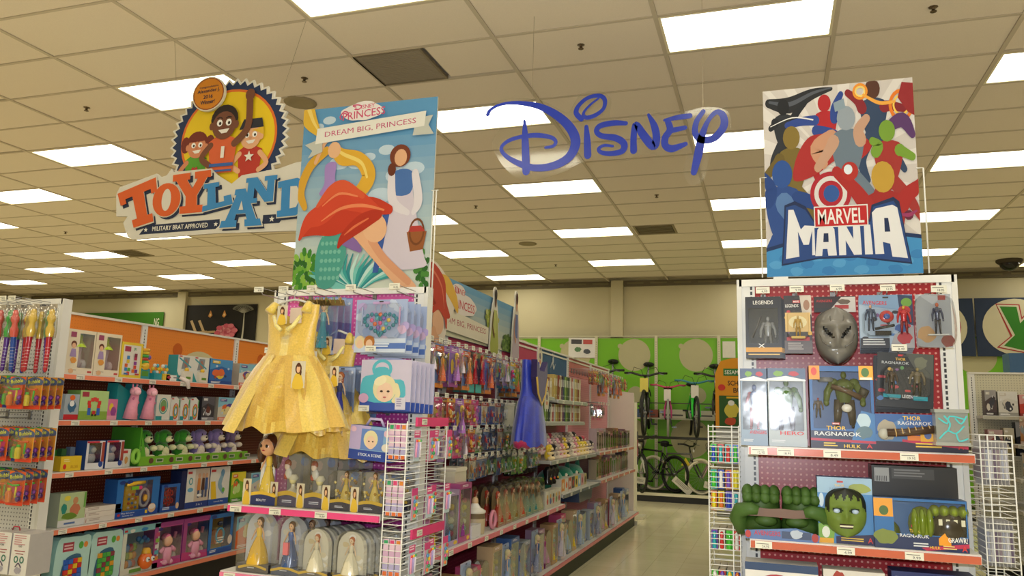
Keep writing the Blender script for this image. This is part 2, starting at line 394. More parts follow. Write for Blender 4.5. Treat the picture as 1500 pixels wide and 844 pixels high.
# sprinklers
sm_ = MB(); sm_.lathe(0, 0, [(.035, 0), (.03, -.006), (.012, -.008), (.01, -.03), (.022, -.034), (.022, -.038)], '6a5a48', 8)
for i, (x, y, d) in enumerate(((-3.768, 5.511, 'behind the toy shop cut-out and the blue poster'), (-6.238, 5.568, 'left of the toy shop cut-out sign'), (-1.321, 5.515, 'above the blue script sign'), (1.119, 5.59, 'right above the big hero poster'), (-3.79, 9.777, 'just right of the tall blue poster'), (-1.317, 9.766, 'below the end of the blue script sign'), (-3.792, 14.063, 'over the column by the back wall'), (-11.201, 9.88, 'far left over the toy aisle'))):
    o = sm_.build('sprinkler_head', 'metal') if i == 0 else copy_tree(sp0)
    if i == 0: sp0 = o
    o.location = (x, y, CZ+.006); tag(o, 'small brass sprinkler head '+d, 'sprinkler', 'sprinkler heads')
for i, (x, y, d) in enumerate(((-1.585, 11.6, 'right of centre beyond the script sign'), (-11.46, 11.59, 'far left below the toy shop cut-out'))):
    e = empty('air_vent', (x, y, CZ)); MB().frame(-.3, -.15, .3, .15, .03, 0, .01, '8b8069')
    f = MB(); [f.box(*b, '968a70') for b in ((-.3, -.28, -.012, .3, -.25, .004), (-.3, .25, -.012, .3, .28, .004), (-.3, -.25, -.012, -.27, .25, .004), (.27, -.25, -.012, .3, .25, .004))]; f.box(-.27, -.25, -.002, .27, .25, .004, '2e2a22'); f.build('frame', 'matte', e)
    for k in range(6):
        s_ = MB().box(-.26, -.2+k*.08, -.012, .26, -.17+k*.08, -.004, '8a7f66').build('slat', 'matte', e)
    tag(e, 'square louvred air vent in the ceiling '+d, 'vent', 'ceiling air vents')
x0, y0 = GX(-8), GY(0)
e = empty('return_grille', (x0+.3, y0+.305, CZ)); 
f = MB(); [f.box(*b, '857a68') for b in ((-.3, -.29, -.006, .3, -.27, .02), (-.3, .27, -.006, .3, .29, .02), (-.3, -.27, -.006, -.28, .27, .02), (.28, -.27, -.006, .3, .27, .02))]; f.build('frame', 'matte', e)
f = MB(); f.box(-.28, -.27, .004, .28, .27, .01, '857a68')
for k in range(28): f.box(-.28, -.27+k*.0193, -.002, .28, -.262+k*.0193, .004, '9d9280')
f.build('louvre', 'matte', e)['kind'] = 'stuff'; tag(e, 'grey brown return air grille set between ceiling tiles', 'vent')
for x, y, d in ((-4.105, 5.967, 'peeping over the top of the tall blue poster'), (-3.778, 12.196, 'above the back of the doll aisle')):
    o = MB().lathe(0, 0, [(.15, 0), (.15, -.012), (.11, -.02), (.1, -.014), (.02, -.012)], '9a8d70', 20).build('ceiling_speaker', 'matte'); o.location = (x, y, CZ+.004); tag(o, 'round tan ceiling speaker '+d, 'speaker', 'round ceiling speakers')
e = empty('security_camera', (3.895, 14.94, CZ)); MB().lathe(0, 0, [(.2, 0), (.2, -.03), (.17, -.06)], '4a4236', 16).build('housing', 'matte', e)
MB().ell(0, 0, -.06, .15, .15, .13, '16140f', 16, 8).build('dome', 'gloss', e); tag(e, 'dark domed security camera on the ceiling at the far right', 'security camera')

# back wall graphics
def board(name, x0, z0, x1, z1, y, col, label, cat, draw=None, t=.02, mat='sign', group=None):
    mb = MB().box(x0, y, z0, x1, y+t, z1, col)
    if draw: draw(Pr(mb, y, x0, z0, x1-x0, z1-z0, .0025))
    return tag(mb.build(name, mat), label, cat, group)
def d_green(P): P.text('NG', .93, .62, .055, .30, 'f2efd8', .02)
board('department_sign', -17.4, 3.15, -14.57, 3.83, 16.0, '3f7c1c', 'long green department sign with white capitals high on the back wall', 'sign', d_green)
def d_patio(P):
    for x in (.06, .18):
        P.poly([(x, .62), (x+.035, .64), (x+.12, .34), (x+.08, .34)], 'd0b48a'); P.poly([(x+.05, .36), (x+.26, .38), (x+.26, .33), (x+.05, .31)], 'bfa277'); P.poly([(x+.08, .34), (x+.1, .34), (x+.12, .05), (x+.1, .05)], 'bfa277')
    for i in range(26):
        a = i*2.4; P.ell(.62+.13*math.cos(a)*(i/26)**.5, .36+.15*math.sin(a)*(i/26)**.5, .045, .055, ['e07888', 'cf5a70', 'ec96a0'][i % 3], 8)
    for x in (.38, .58): P.poly([(x-.03, .72), (x, .86), (x+.03, .74), (x, .68)], 'e09a50'); P.ell(x, .75, .012, .03, 'ffe0a0', 8)
    P.stroke([(.85, .05), (.862, .4), (.86, .8)], [.03, .018, .012], 'c8c4b4')
    for k in range(11): a = .25+k*.26; P.stroke([(.86, .78), (.86+.06*math.cos(a), .8+.1*math.sin(a)), (.86+.13*math.cos(a), .83+.13*math.sin(a))], [.01, .007, .004], 'b9b5a5', 3); P.ell(.86+.12*math.cos(a+.1), .84+.12*math.sin(a), .018, .025, '77776a', 6)
    P.rect(0, 0, 1, .04, '5a5a44')
board('patio_picture', -13.86, 2.95, -11.79, 3.985, 16.0, '1f1b16', 'dark garden picture of pale lounge chairs, pink flowers and white tree', 'picture', d_patio)
def seam(P): P.rect(.0, 0, .006, 1, '8a8d93')
def d_O(P): P.ell(.5, .5, .41, .47, 'ded6b8', 32); P.ring(.5, .5, .33, .4, .13, 'b8323a', 28); P.ring(.5, .5, .3, .36, .085, 'e8e2d0', 28)
def d_Y(P):
    P.ell(.5, .5, .42, .48, 'ded6b8', 32)
    def yy(k, c): P.poly([(.5+(x-.5)*1, .5+(z-.5)*1) for x, z in k], c)
    yy([(.26, .9), (.56, .88), (.58, .66), (.72, .84), (.99, .86), (.6, .05), (.24, .15), (.42, .34)], 'b8323a')
    yy([(.275, .88), (.545, .865), (.57, .62), (.735, .825), (.97, .84), (.59, .07), (.27, .16), (.445, .345)], 'e4ddc4')
    yy([(.31, .85), (.52, .84), (.55, .56), (.745, .8), (.93, .81), (.575, .1), (.33, .18), (.475, .36)], '3a8a2c')
board('letter_banner', 2.27, 2.76, 3.49, 3.8, 15.75, '2b3a58', 'navy banner with a red ringed letter in a cream disc, mostly hidden', 'banner', d_O, .03)
board('letter_banner', 3.52, 2.76, 4.76, 3.8, 15.75, '2b3a58', 'navy banner with big green letter Y in a cream disc', 'banner', d_Y, .03)

# green bike wall: uprights and panels, one fixture
bw = empty('bicycle_wall_fixture', (0, 0, 0)); tag(bw, 'green pegboard wall fixture with cream discs behind the bicycles', 'wall fixture')
for i in range(-6, 6):
    x0 = -.93+1.222*i; x1 = x0+1.222
    mb = MB().box(x0+.03, 0, .18, x1-.03, .02, 3.11, '6fb414'); o = mb.build('green_panel', 'peg_green', bw, (0, 15.86, 0))
    mb = MB().box(x0-.03, 0, 0, x0+.03, .07, 3.14, 'cfcab0')
    for k in range(60): mb.box(x0-.004, -.001, .3+k*.046, x0+.004, 0, .325+k*.046, '5c5a4c')
    mb.build('upright', 'enamel', bw, (0, 15.83, 0))
    mb = MB(); P = Pr(mb, 15.858, 0, 0, 1, 1, .001)
    cx = x0+.78; P.ell(cx, 2.77, .325, .325, 'cfc9a2', 28); P.ell(cx+.03, 1.98, .16, .16, 'c4c09a', 20); P.ell(x0+.66, 1.15, .38, .38, 'cfc9a2', 28)
    P.ell(cx-.29, 2.95, .05, .05, 'cfc9a2', 12)
    mb.build('printed_disc', 'sign', bw)
MB().box(-8.26, 15.83, 3.14, 6.4, 15.92, 3.16, 'cfcab0').build('top_rail', 'enamel', bw)
pf = empty('bicycle_platform', (0, 0, 0)); tag(pf, 'long low black platform with a white edge carrying the lower bicycles', 'platform')
MB().box(-8.2, 14.95, 0, 6.4, 15.82, .11, '17181a').build('base', 'black', pf)
MB().box(-8.2, 14.93, .11, 6.4, 15.0, .16, 'd8d4bc').build('edge_trim', 'enamel', pf); MB().box(-8.2, 15.0, .11, 6.4, 15.82, .14, '1d1c1a').build('deck', 'rubber', pf)
rk = empty('bicycle_rack', (0, 0, 0)); tag(rk, 'two tier steel rack rail holding the upper row of bicycles', 'rack')
for x in (-7.04, -4.6, -2.15, .29, 2.74): MB().box(x-.02, 15.5, 1.16, x+.02, 15.82, 1.2, '8f8f86').build('bracket', 'metal', rk)
for y in (15.0, 15.45): MB().box(-7.2, y, 1.14, 6.2, y+.04, 1.18, '3c3c38').build('rail', 'metal', rk)
for x in (-7.04, -4.6, .29, 2.74): MB().box(x-.02, 14.98, .16, x+.02, 15.02, 1.16, '3c3c38').build('post', 'metal', rk)
MB().box(-7.2, 15.55, 1.5, 6.2, 15.82, 1.53, 'aaa892').build('shelf', 'enamel', rk); MB().box(-7.2, 15.5, 1.8, 6.2, 15.53, 1.82, '4a4a40').build('rail', 'metal', rk)
for i, (x0, x1, h, c, d) in enumerate(((-2.5, -2.3, .16, '33507c', 'blue'), (-2.28, -2.08, .15, '8c4432', 'brick red'), (-2.05, -1.55, .16, 'cfcbb6', 'long white'), (-1.5, -1.0, .15, 'bdbba8', 'long pale grey'), (-.95, -.45, .17, 'd4d0bd', 'long cream'))):
    mb = MB().box(x0, 15.56, 1.532, x1, 15.8, 1.532+h, c); P = Pr(mb, 15.56, 0, 0, 1, 1, .001); P.rect(x0+.05, 1.57, x1-.05, 1.6, '444444'); P.rect(x0+.03, 1.63, x0+.1, 1.66, '3a5a9a')
    tag(mb.build('accessory_carton', 'card'), '%s carton on the shelf behind the hanging bicycles' % d, 'box')

# ================================================================== SHOP FITTINGS
FA = Fr(-2.285, 3.95, 0); FB = Fr(.349, 4.1, 0); FC = Fr(-5.005, 4.05, 0)
AA = Fr(-2.26, 4.0, PI/2); CA = Fr(-5.03, 4.1, PI/2)
BR = Fr(.40, 4.18, PI/2); BL = Fr(.30, 9.0, -PI/2); DD = Fr(2.72, 8.95, -PI/2); DE = Fr(2.62, 9.3, 0)
AL = Fr(-2.30, 11.5, -PI/2)
def upright(parent, x, z0, z1, y0=-.01, y1=.04, w=.03, slots=True):
    mb = MB().box(x-w, y0, z0, x+w, y1, z1, 'e4e3df')
    if slots:
        z = z0+.03
        while z < z1-.03: mb.box(x-.004, y0-.0012, z, x+.004, y0, z+.016, '3a3a40'); z += .0254
    return mb.build('upright', 'enamel', parent)
def tagcard(mb, x, y, z, price, w=.062, h=.026):
    mb.box(x-w/2, y-.001, z, x+w/2, y, z+h, 'eceadc'); P = Pr(mb, y-.001); P.rect(x-w*.42, z+h*.62, x+w*.3, z+h*.72, '77756c'); P.text(price, x+w*.12, z+h*.3, w*.42, h*.34, '26262a')
PRICES = ['4.99', '9.99', '6.99', '12.95', '18.95', '8.49', '19.95', '14.99', '7.95', '24.95']
_tagm = {}
def price_tag(parent, x, y, z, i=0, w=.062, h=.03):
    k = (i % 10, w, h)
    if k not in _tagm:
        mb = MB(); tagcard(mb, 0, 0, 0, PRICES[i % 10], w, h); _tagm[k] = mb.mesh('price_tag', 'card')
    o = bpy.data.objects.new('price_tag', _tagm[k]); COL.objects.link(o); o.parent = parent; o.location = (x, y, z); return o
_hk = {}
def peg_hook(parent, x, z, L=.25, i=0, y=0, tagged=True):
    if L not in _hk:
        mb = MB().tube([(0, 0, 0), (0, -L, 0), (0, -L-.012, .02)], .0028, 'b9b9bd', 5); mb.tube([(0, 0, .035), (0, -L-.03, .035), (0, -L-.035, .02)], .0022, 'b9b9bd', 5)
        mb.box(-.012, -.006, -.012, .012, 0, .045, '8d8d92'); _hk[L] = mb.mesh('peg_hook', 'metal')
    o = bpy.data.objects.new('peg_hook', _hk[L]); COL.objects.link(o); o.parent = parent; o.location = (x, y, z)
    if tagged: price_tag(o, 0, -L-.037, .008, i)
    return o
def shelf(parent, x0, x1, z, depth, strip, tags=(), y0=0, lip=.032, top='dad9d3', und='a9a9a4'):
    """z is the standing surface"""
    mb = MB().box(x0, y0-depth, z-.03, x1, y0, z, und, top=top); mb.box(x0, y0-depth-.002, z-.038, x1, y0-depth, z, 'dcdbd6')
    s = mb.build('shelf', 'enamel', parent)
    mb = MB().box(x0+.004, y0-depth-.012, z-.036, x1-.004, y0-depth-.002, z-.006, strip); mb.build('price_strip', 'gloss', s)
    for i, t in enumerate(tags): price_tag(s, t, y0-depth-.0135, z-.036, i+int(z*10), .07, .03)
    for bx in (x0+.01, x1-.01):
        MB().prism([(0, -.02), (0, -.12), (.02, -.12), (depth, -.02)], 0, .003, 'b9b9b4')
    return s
def gondola(name, label, fr, L, H, nsec, deck, dz, shelves=(), panel=None, kick='17181a', strip='ee7fae', back=True, ends=(True, True)):
    root = empty(name, fr.loc(0, 0, 0), fr.rz); tag(root, label, 'shelving')
    sl = L/nsec
    for i in range(nsec+1):
        upright(root, min(max(i*sl, .03), L-.03), .1, H)
    for i in range(nsec):
        for (z0, z1, mt, cc) in panel(i):
            MB().box(i*sl+.031, .004, z0, (i+1)*sl-.031, .02, z1, cc).build('back_panel', mt, root)
    MB().box(0, -.015, H, L, .045, H+.018, 'dedcd4').build('top_rail', 'enamel', root)
    # deck and kick plate
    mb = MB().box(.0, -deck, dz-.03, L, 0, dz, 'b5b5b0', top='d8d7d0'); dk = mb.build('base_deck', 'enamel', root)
    MB().box(.004, -deck-.01, dz-.035, L-.004, -deck, dz-.004, strip).build('price_strip', 'gloss', dk)
    MB().box(0, -deck+.05, 0, L, -deck+.07, dz-.031, kick).build('kick_plate', 'black', root)
    return root

# --- gondola A: doll aisle
def pA(i):
    if i == 0: return [(.2, 2.19, 'peg_crimson', 'ffffff')]
    if i in (1, 2): return [(.2, 1.95, 'peg_crimson', 'ffffff'), (1.953, 2.19, 'sign', 'c8486c')]
    if i == 3: return [(.2, 1.9, 'peg_crimson', 'ffffff'), (1.903, 2.19, 'sign', '3d6690')]
    return [(.2, 1.98, 'peg_rose', 'ffffff'), (1.983, 2.19, 'sign', 'dc8a86')]
gA = gondola('doll_aisle_shelving', 'long white gondola with dark pink backs and pink shelf strips, doll aisle', AA, 7.5, 2.19, 6, .44, .2, panel=pA, strip='dd6a80')
TG = lambda a, b, s=.31: [a+s*(i+.5) for i in range(int((b-a)/s))]
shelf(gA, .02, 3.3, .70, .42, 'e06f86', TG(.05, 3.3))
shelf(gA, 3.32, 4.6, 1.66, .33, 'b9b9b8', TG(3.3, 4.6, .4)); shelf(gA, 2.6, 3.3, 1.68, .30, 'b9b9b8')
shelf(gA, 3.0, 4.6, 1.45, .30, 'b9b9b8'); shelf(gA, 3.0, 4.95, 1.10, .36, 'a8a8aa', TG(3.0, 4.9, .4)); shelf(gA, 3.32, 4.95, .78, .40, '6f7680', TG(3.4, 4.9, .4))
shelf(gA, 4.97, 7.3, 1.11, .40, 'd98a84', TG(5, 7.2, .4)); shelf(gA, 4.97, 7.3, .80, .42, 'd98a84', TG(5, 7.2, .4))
e = empty('end_panel', (-2.24, 11.53, 0)); MB().prism(catmull([(-.36, 0), (-.36, 1.0), (-.36, 1.78), (-.32, 1.87), (0, 1.89), (.3, 1.87), (.35, 1.78), (.35, 1.0), (.35, 0)], 3), 0, .05, 'd9cfc6').build('panel', 'enamel', e); MB().box(-.4, -.01, 0, .4, .06, .06, 'b5b2a6').build('foot', 'enamel', e)
tag(e, 'tall pale end panel with rounded corners closing the far end of doll aisle', 'panel')
e = empty('wire_panel_display', (-2.0, 12.3, 0)); MB().box(-.13, 0, .05, .03, .04, 1.75, 'd6d2bf').build('post', 'enamel', e); MB().box(-.2, -.15, 0, .15, .2, .05, 'c9c5b2').build('foot', 'enamel', e)
tag(e, 'narrow cream post stand behind the far rounded end panel', 'stand')

# --- gondola C: orange preschool aisle
gC = gondola('toddler_aisle_shelving', 'white gondola with orange header panels and salmon shelf strips, toddler toy aisle', CA, 6.1, 2.16, 5, .45, .235,
   panel=lambda i: [(.2, 1.695, 'peg_brown', 'ffffff'), (1.698, 2.16, 'peg_orange', 'ffffff')], strip='f08a6a')
for i in range(5):
    mb = MB(); P = Pr(mb, 0.0035, 0, 0, 1, 1, .0008)
    n = 20; cx = i*1.22+.72
    P.poly([(cx+.33*math.cos(PI*k/n), 1.70+.30*math.sin(PI*k/n)) for k in range(n+1)], 'e4d8a8'); P.ell(cx-.3, 1.99, .06, .06, 'dd6a1e')
    mb.build('printed_disc', 'sign', gC)
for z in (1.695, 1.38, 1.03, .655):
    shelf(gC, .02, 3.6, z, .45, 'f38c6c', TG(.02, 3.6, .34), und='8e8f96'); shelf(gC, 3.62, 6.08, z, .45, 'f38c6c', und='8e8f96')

# --- endcaps
def endcap(name, label, fr, H, low, panels, sh, half=.485):
    root = empty(name, fr.loc(0, 0, 0), fr.rz); tag(root, label, 'display stand')
    for s in (-1, 1):
        x = s*(half-.03)
        mb = MB().box(x-.045 if s > 0 else x-.03, -.012, .02, x+.03 if s > 0 else x+.045, .03, H, 'e6e6e4')
        xx = x-s*.028
        z = .1
        while z < H-.04: mb.box(xx-.005, -.0135, z, xx+.005, -.012, z+.017, '33343c'); z += .0254
        mb.build('upright', 'enamel', root)
    for s in (-1, 1): MB().box(s*half-.012, -.02, .02, s*half+.012, .05, H, 'dddcd8').build('side_trim', 'enamel', root)
    MB().box(-half, -.02, H-.035, half, .035, H, 'e9e8e4').build('top_rail', 'enamel', root)
    for (z0, z1, mt) in panels: MB().box(-half+.07, 0, z0, half-.07, .02, z1, 'ffffff').build('back_panel', mt, root)
    MB().box(-half, .025, .02, half, .03, H-.03, 'b9b8b3').build('backing_sheet', 'enamel', root)
    mb = MB().box(-half, -.40, .1, half, 0, .14, 'd0cfc9'); mb.box(-half+.02, -.36, 0, half-.02, 0, .1, '17181a'); mb.build('base_deck', 'enamel', root)
    for (z, d, c, tg) in sh: shelf(root, -.447, .447, z, d, c, tg)
    return root
eA = endcap('princess_endcap', 'white framed magenta pegboard end stand with pink shelf strips, hung with princess dolls', FA, 2.19, 0, [(.62, 1.5, 'peg_magenta'), (1.502, 2.155, 'peg_pink')],
   [(.995, .35, 'f04f8e', (-.39, -.15, .12)), (.662, .37, 'f27fa8', (-.38, -.1, .2)), (.34, .37, 'f27fa8', ())])
eB = endcap('hero_endcap', 'white framed red pegboard end stand with orange shelf strips under hero poster', FB, 2.21, 0, [(.15, 2.175, 'peg_red')],
   [(1.395, .38, 'c9664c', (-.4, -.29, -.1, .2)), (.995, .38, 'c9664c', (-.39, -.06, .2)), (.6, .38, 'c9664c', ())])
eC = endcap('bubble_endcap', 'white pegboard end stand at the left edge hung with wands and bubble packs', FC, 2.19, 0, [(.15, 2.155, 'peg_white')], [(.5, .42, 'cfcfcf', ())])
# gondola B behind the hero stand, seen only at its sides
gB = gondola('hero_aisle_shelving', 'white gondola running back behind the red hero end stand, right face', BR, 6.1, 2.15, 5, .45, .2, panel=lambda i: [(.2, 2.15, 'peg_cream', 'ffffff')], strip='c9664c')
gB2 = gondola('hero_aisle_shelving', 'white gondola running back behind the red hero end stand, left face', BL, 4.8, 2.15, 4, .45, .2, panel=lambda i: [(.2, 2.15, 'peg_cream', 'ffffff')], strip='c9664c')
for z in (.6, 1.0, 1.4): shelf(gB, .02, 6.0, z, .4, 'c9664c'); 
for z in (.6, 1.0): shelf(gB2, .1, 4.7, z, .4, 'c9664c')
gA2 = gondola('doll_aisle_shelving', 'back side of the doll gondola facing the toddler aisle', AL, 7.4, 2.15, 6, .42, .2, panel=lambda i: [(.2, 2.15, 'peg_rose', 'ffffff')], strip='f08a6a')
for z in (.6, 1.0, 1.4): shelf(gA2, .1, 7.3, z, .4, 'f38c6c')
def merge(a, b):      # two faces of one double sided run are one thing
    ma = Matrix.Translation(a.location) @ Matrix.Rotation(a.rotation_euler.z, 4, 'Z'); m2 = Matrix.Translation(b.location) @ Matrix.Rotation(b.rotation_euler.z, 4, 'Z')
    for ch in list(b.children):
        l = Matrix.Translation(ch.location); ch.parent = a; m = ma.inverted() @ m2 @ l; ch.location = m.to_translation(); ch.rotation_euler = (0, 0, b.rotation_euler.z-a.rotation_euler.z)
    _labels.pop(b['label'], None); bpy.data.objects.remove(b)
merge(gA, gA2); merge(gB, gB2)
# --- right: gondola D and the cross panel
gD = gondola('action_aisle_shelving', 'white gondola at the right edge with pale grey shelf strips', DD, 5.2, 2.1, 4, .52, .3, panel=lambda i: [(.2, 2.1, 'peg_cream', 'ffffff')], strip='b9b5a4')
for z in (.74, 1.04, 1.36): shelf(gD, .02, 5.1, z, .48, 'b9b5a4', TG(.1, 5, .4), und='9a988c')
gE = gondola('cream_panel_shelving', 'cream pegboard bay with two shelves of boxes facing front at far right', Fr(1.97, 9.3, 0), 1.2, 2.06, 1, .3, .2, panel=lambda i: [(.2, 2.06, 'peg_cream', 'ffffff')], strip='b9b5a4')
shelf(gE, .05, 1.18, 1.63, .3, 'b9b5a4', (.5, .9)); shelf(gE, .05, 1.18, 1.24, .3, 'b9b5a4', (.5, .9)); shelf(gE, .05, 1.18, .8, .3, 'b9b5a4')
# wing racks of white wire
wire_cache = {}
def wing(label, x0, x1, y0, y1, z0, z1, step, mid=None, bulge=0):
    r = empty('wire_wing_rack', (x0, y0, z0)); tag(r, label, 'rack'); W, D, Hh = x1-x0, y1-y0, z1-z0
    for (x, y) in ((0, 0), (W, 0), (0, D), (W, D)) + (((mid, 0),) if mid else ()): MB().tube([(x, y, 0), (x, y, Hh)], .0032, 'e8e8e4', 6).build('post_wire', 'enamel', r)
    me = MB().tube([(0, 0, 0), (W, 0, 0), (W, D, 0), (0, D, 0)], .0022, 'e8e8e4', 5, closed=True).mesh('wire', 'enamel')
    n = int(Hh/step)
    for k in range(n+1):
        o = bpy.data.objects.new('wire', me); COL.objects.link(o); o.parent = r; o.location = (0, 0, min(k*step, Hh))
    for k in (0.02, .36, .68):
        MB().box(.004, .004, Hh*k, W-.004, D-.004, Hh*k+.004, 'c9c9c4').build('wire_tray', 'enamel', r)
    return r
wing('white wire wing rack of colourful goods on the left of the hero stand', -.285, -.145, 3.93, 4.25, .25, 1.48, .0235, .108)
wing('white wire wing rack of hanging cards on the right of the hero stand', .862, .985, 3.93, 4.2, .2, 1.475, .0265, .03)
wing('white wire wing rack of pink hair accessories right of the princess stand', -1.80, -1.693, 3.55, 4.05, .3, 1.455, .03)
for z, l in ((1.43, 'upper'), (.885, 'lower')):
    o = MB().box(-.012, -.2, 0, .0, .2, .045, 'e0457e').build('header_strip', 'gloss'); o.location = (-1.675, 3.83, z)
    mb = MB(); tag(o, 'bright pink %s label rail across the wire wing rack' % l, 'label rail')
    price_tag(o, 0, 0, 0).location = (.0015, -.12, .008); o.children[0].rotation_euler = (0, 0, PI/2)
# hooks with price tags on the endcaps
def hooks(root, rows, L=.25):
    for i, (x, z) in enumerate(rows): peg_hook(root, x, z, L, i)
hooks(eB, [(-.37, 2.09), (-.22, 2.093), (-.045, 2.095), (.165, 2.09), (.37, 2.08), (.2, 1.82)], .24)
hooks(eA, [(-.42, 2.13), (-.26, 2.13), (-.08, 2.13), (.16, 2.13), (.42, 2.13), (-.05, 1.77), (.3, 1.80), (.28, 1.49), (-.32, 1.79)], .24)
hooks(eC, [(x, 2.13) for x in (-.3, -.2, -.1, 0, .1, .2, .3, .38)] + [(-.2, 1.71), (.05, 1.71), (.3, 1.71), (-.2, 1.39), (.1, 1.39), (.3, 1.39), (-.1, 1.12), (.15, 1.12), (.33, 1.12)], .27)

# ================================================================== SIGNS
# --- hanging blue script sign
sg = empty('hanging_script_sign', (-1.0, 5.0, 3.0)); tag(sg, 'blue script lettering sign on clear acrylic hung from the ceiling', 'sign')
OX, OZ = -1.0, 3.0
plate = [(-1.897,3.636),(-1.822,3.705),(-1.67,3.72),(-1.468,3.679),(-1.295,3.577),(-1.248,3.622),(-1.189,3.702),(-1.058,3.706),(-0.982,3.644),(-0.991,3.535),(-0.963,3.496),(-0.824,3.495),(-0.722,3.545),(-0.621,3.5),(-0.467,3.508),(-0.379,3.523),(-0.251,3.503),(-0.198,3.436),(-0.215,3.334),(-0.286,3.253),(-0.335,3.207),(-0.358,3.072),(-0.406,3.002),(-0.481,3.023),(-0.502,3.105),(-0.48,3.218),(-0.6,3.193),(-0.733,3.238),(-0.869,3.197),(-1.1,3.215),(-1.193,3.203),(-1.335,3.141),(-1.553,3.102),(-1.704,3.179),(-1.81,3.324),(-1.83,3.42),(-1.78,3.5),(-1.84,3.55)]
MB().prism([(x-OX, z-OZ) for x, z in catmull(plate, 3, True)], 0, .006, 'eeeeee').build('acrylic_plate', 'acrylic', sg)
def letter(strokes):
    mb = MB(); P = Pr(mb, -.004)
    for pts, wd in strokes:
        P.stroke([(x-OX, z-OZ) for x, z in pts], wd, '2440c0', 6)
    return mb.build('letter', 'gloss', sg)
def thick(strokes):
    for (pts, wd) in strokes: pass
SL = [
 [([(-1.871,3.615),(-1.851,3.649),(-1.783,3.678),(-1.669,3.682),(-1.492,3.639),(-1.348,3.55),(-1.254,3.445),(-1.224,3.345),(-1.27,3.25),(-1.38,3.197),(-1.518,3.193),(-1.643,3.241),(-1.733,3.303),(-1.76,3.357),(-1.716,3.401),(-1.631,3.424),(-1.507,3.428),(-1.401,3.404),(-1.364,3.369),(-1.383,3.339),(-1.436,3.333)], [.03,.025,.022,.028,.045,.06,.066,.068,.062,.056,.05,.04,.03,.026,.028,.03,.036,.03,.026,.024,.02]), ([(-1.594,3.541),(-1.586,3.405),(-1.572,3.17)], [.018,.05,.056])],
 [([(-1.15,3.458),(-1.143,3.36),(-1.138,3.251)], [.028,.046,.05]), ([(-1.186,3.517),(-1.223,3.565),(-1.204,3.617),(-1.141,3.665),(-1.062,3.672),(-1.024,3.638),(-1.033,3.576),(-1.092,3.533),(-1.155,3.524),(-1.17,3.56),(-1.123,3.614),(-1.067,3.653)], [.04,.036,.03,.028,.03,.03,.026,.03,.03,.02,.016,.014])],
 [([(-0.879,3.457),(-0.962,3.467),(-1.051,3.456),(-1.079,3.42),(-1.043,3.383),(-0.95,3.361),(-0.892,3.317),(-0.901,3.266),(-0.972,3.253),(-1.042,3.265),(-1.063,3.293),(-1.026,3.314),(-0.966,3.304)], [.03,.04,.04,.036,.038,.046,.046,.042,.036,.03,.024,.022,.018])],
 [([(-0.826,3.26),(-0.826,3.364),(-0.811,3.444),(-0.76,3.363),(-0.698,3.282),(-0.675,3.328),(-0.688,3.418),(-0.727,3.503)], [.046,.042,.04,.056,.056,.05,.046,.02])],
 [([(-0.458,3.47),(-0.537,3.466),(-0.621,3.455)], [.036,.036,.02]), ([(-0.599,3.443),(-0.586,3.386),(-0.617,3.334),(-0.617,3.28),(-0.573,3.254),(-0.486,3.279)], [.04,.044,.046,.046,.05,.03]), ([(-0.591,3.377),(-0.489,3.391)], [.04,.03])],
 [([(-0.371,3.492),(-0.415,3.426),(-0.424,3.348),(-0.382,3.298),(-0.304,3.305),(-0.244,3.378),(-0.247,3.452),(-0.289,3.479),(-0.342,3.424),(-0.381,3.326),(-0.404,3.212),(-0.435,3.082)], [.03,.036,.04,.046,.05,.05,.044,.034,.03,.046,.056,.04])]]
for st in SL: letter(st)
for x in (-1.545, -.373): MB().tube([(x-OX, .003, .5), (x-OX, .003, CZ-OZ)], .0015, 'a59a88', 4).build('hanging_wire', 'metal', sg)

# --- slab letters drawn in a unit square
SLAB = {
 'T': [[(0,1),(1,1),(1,.66),(.84,.66),(.84,.78),(.65,.78),(.65,.2),(.8,.2),(.8,0),(.2,0),(.2,.2),(.35,.2),(.35,.78),(.16,.78),(.16,.66),(0,.66)]],
 'Y': [[(0,1),(.46,1),(.46,.83),(.38,.83),(.52,.6),(.66,.83),(.58,.83),(.58,1),(1,1),(1,.83),(.9,.83),(.64,.42),(.64,.18),(.78,.18),(.78,0),(.22,0),(.22,.18),(.36,.18),(.36,.42),(.1,.83),(0,.83)]],
 'L': [[(0,1),(.62,1),(.62,.82),(.46,.82),(.46,.2),(.74,.2),(.74,.4),(1,.4),(1,0),(0,0),(0,.2),(.16,.2),(.16,.82),(0,.82)]],
 'A': [[(.22,1),(.68,1),(.9,.18),(1,.18),(1,0),(.6,0),(.6,.18),(.66,.18),(.63,.34),(.37,.34),(.34,.18),(.4,.18),(.4,0),(0,0),(0,.18),(.1,.18),(.3,.84),(.22,.84)]],
 'N': [[(0,1),(.36,1),(.7,.42),(.7,.82),(.6,.82),(.6,1),(1,1),(1,.82),(.92,.82),(.92,0),(.66,0),(.3,.6),(.3,.18),(.42,.18),(.42,0),(0,0),(0,.18),(.08,.18),(.08,.82),(0,.82)]],
 'D': [[(0,1),(.6,1),(.85,.88),(1,.65),(1,.35),(.85,.12),(.6,0),(0,0),(0,.18),(.12,.18),(.12,.82),(0,.82)]]}
def bil(q, x, z):
    (ax, az), (bx, bz), (cx, cz), (dx, dz) = q
    return (ax*(1-x)*(1-z)+bx*x*(1-z)+cx*x*z+dx*(1-x)*z, az*(1-x)*(1-z)+bz*x*(1-z)+cz*x*z+dz*(1-x)*z)
ts = empty('hanging_toy_sign', (-3.8, 4.63, 2.75)); tag(ts, 'toy shop cut-out sign with three cartoon children in a serrated badge', 'sign')
TX, TZ = -3.8, 2.75
def tr(p): return [(x-TX, z-TZ) for x, z in p]
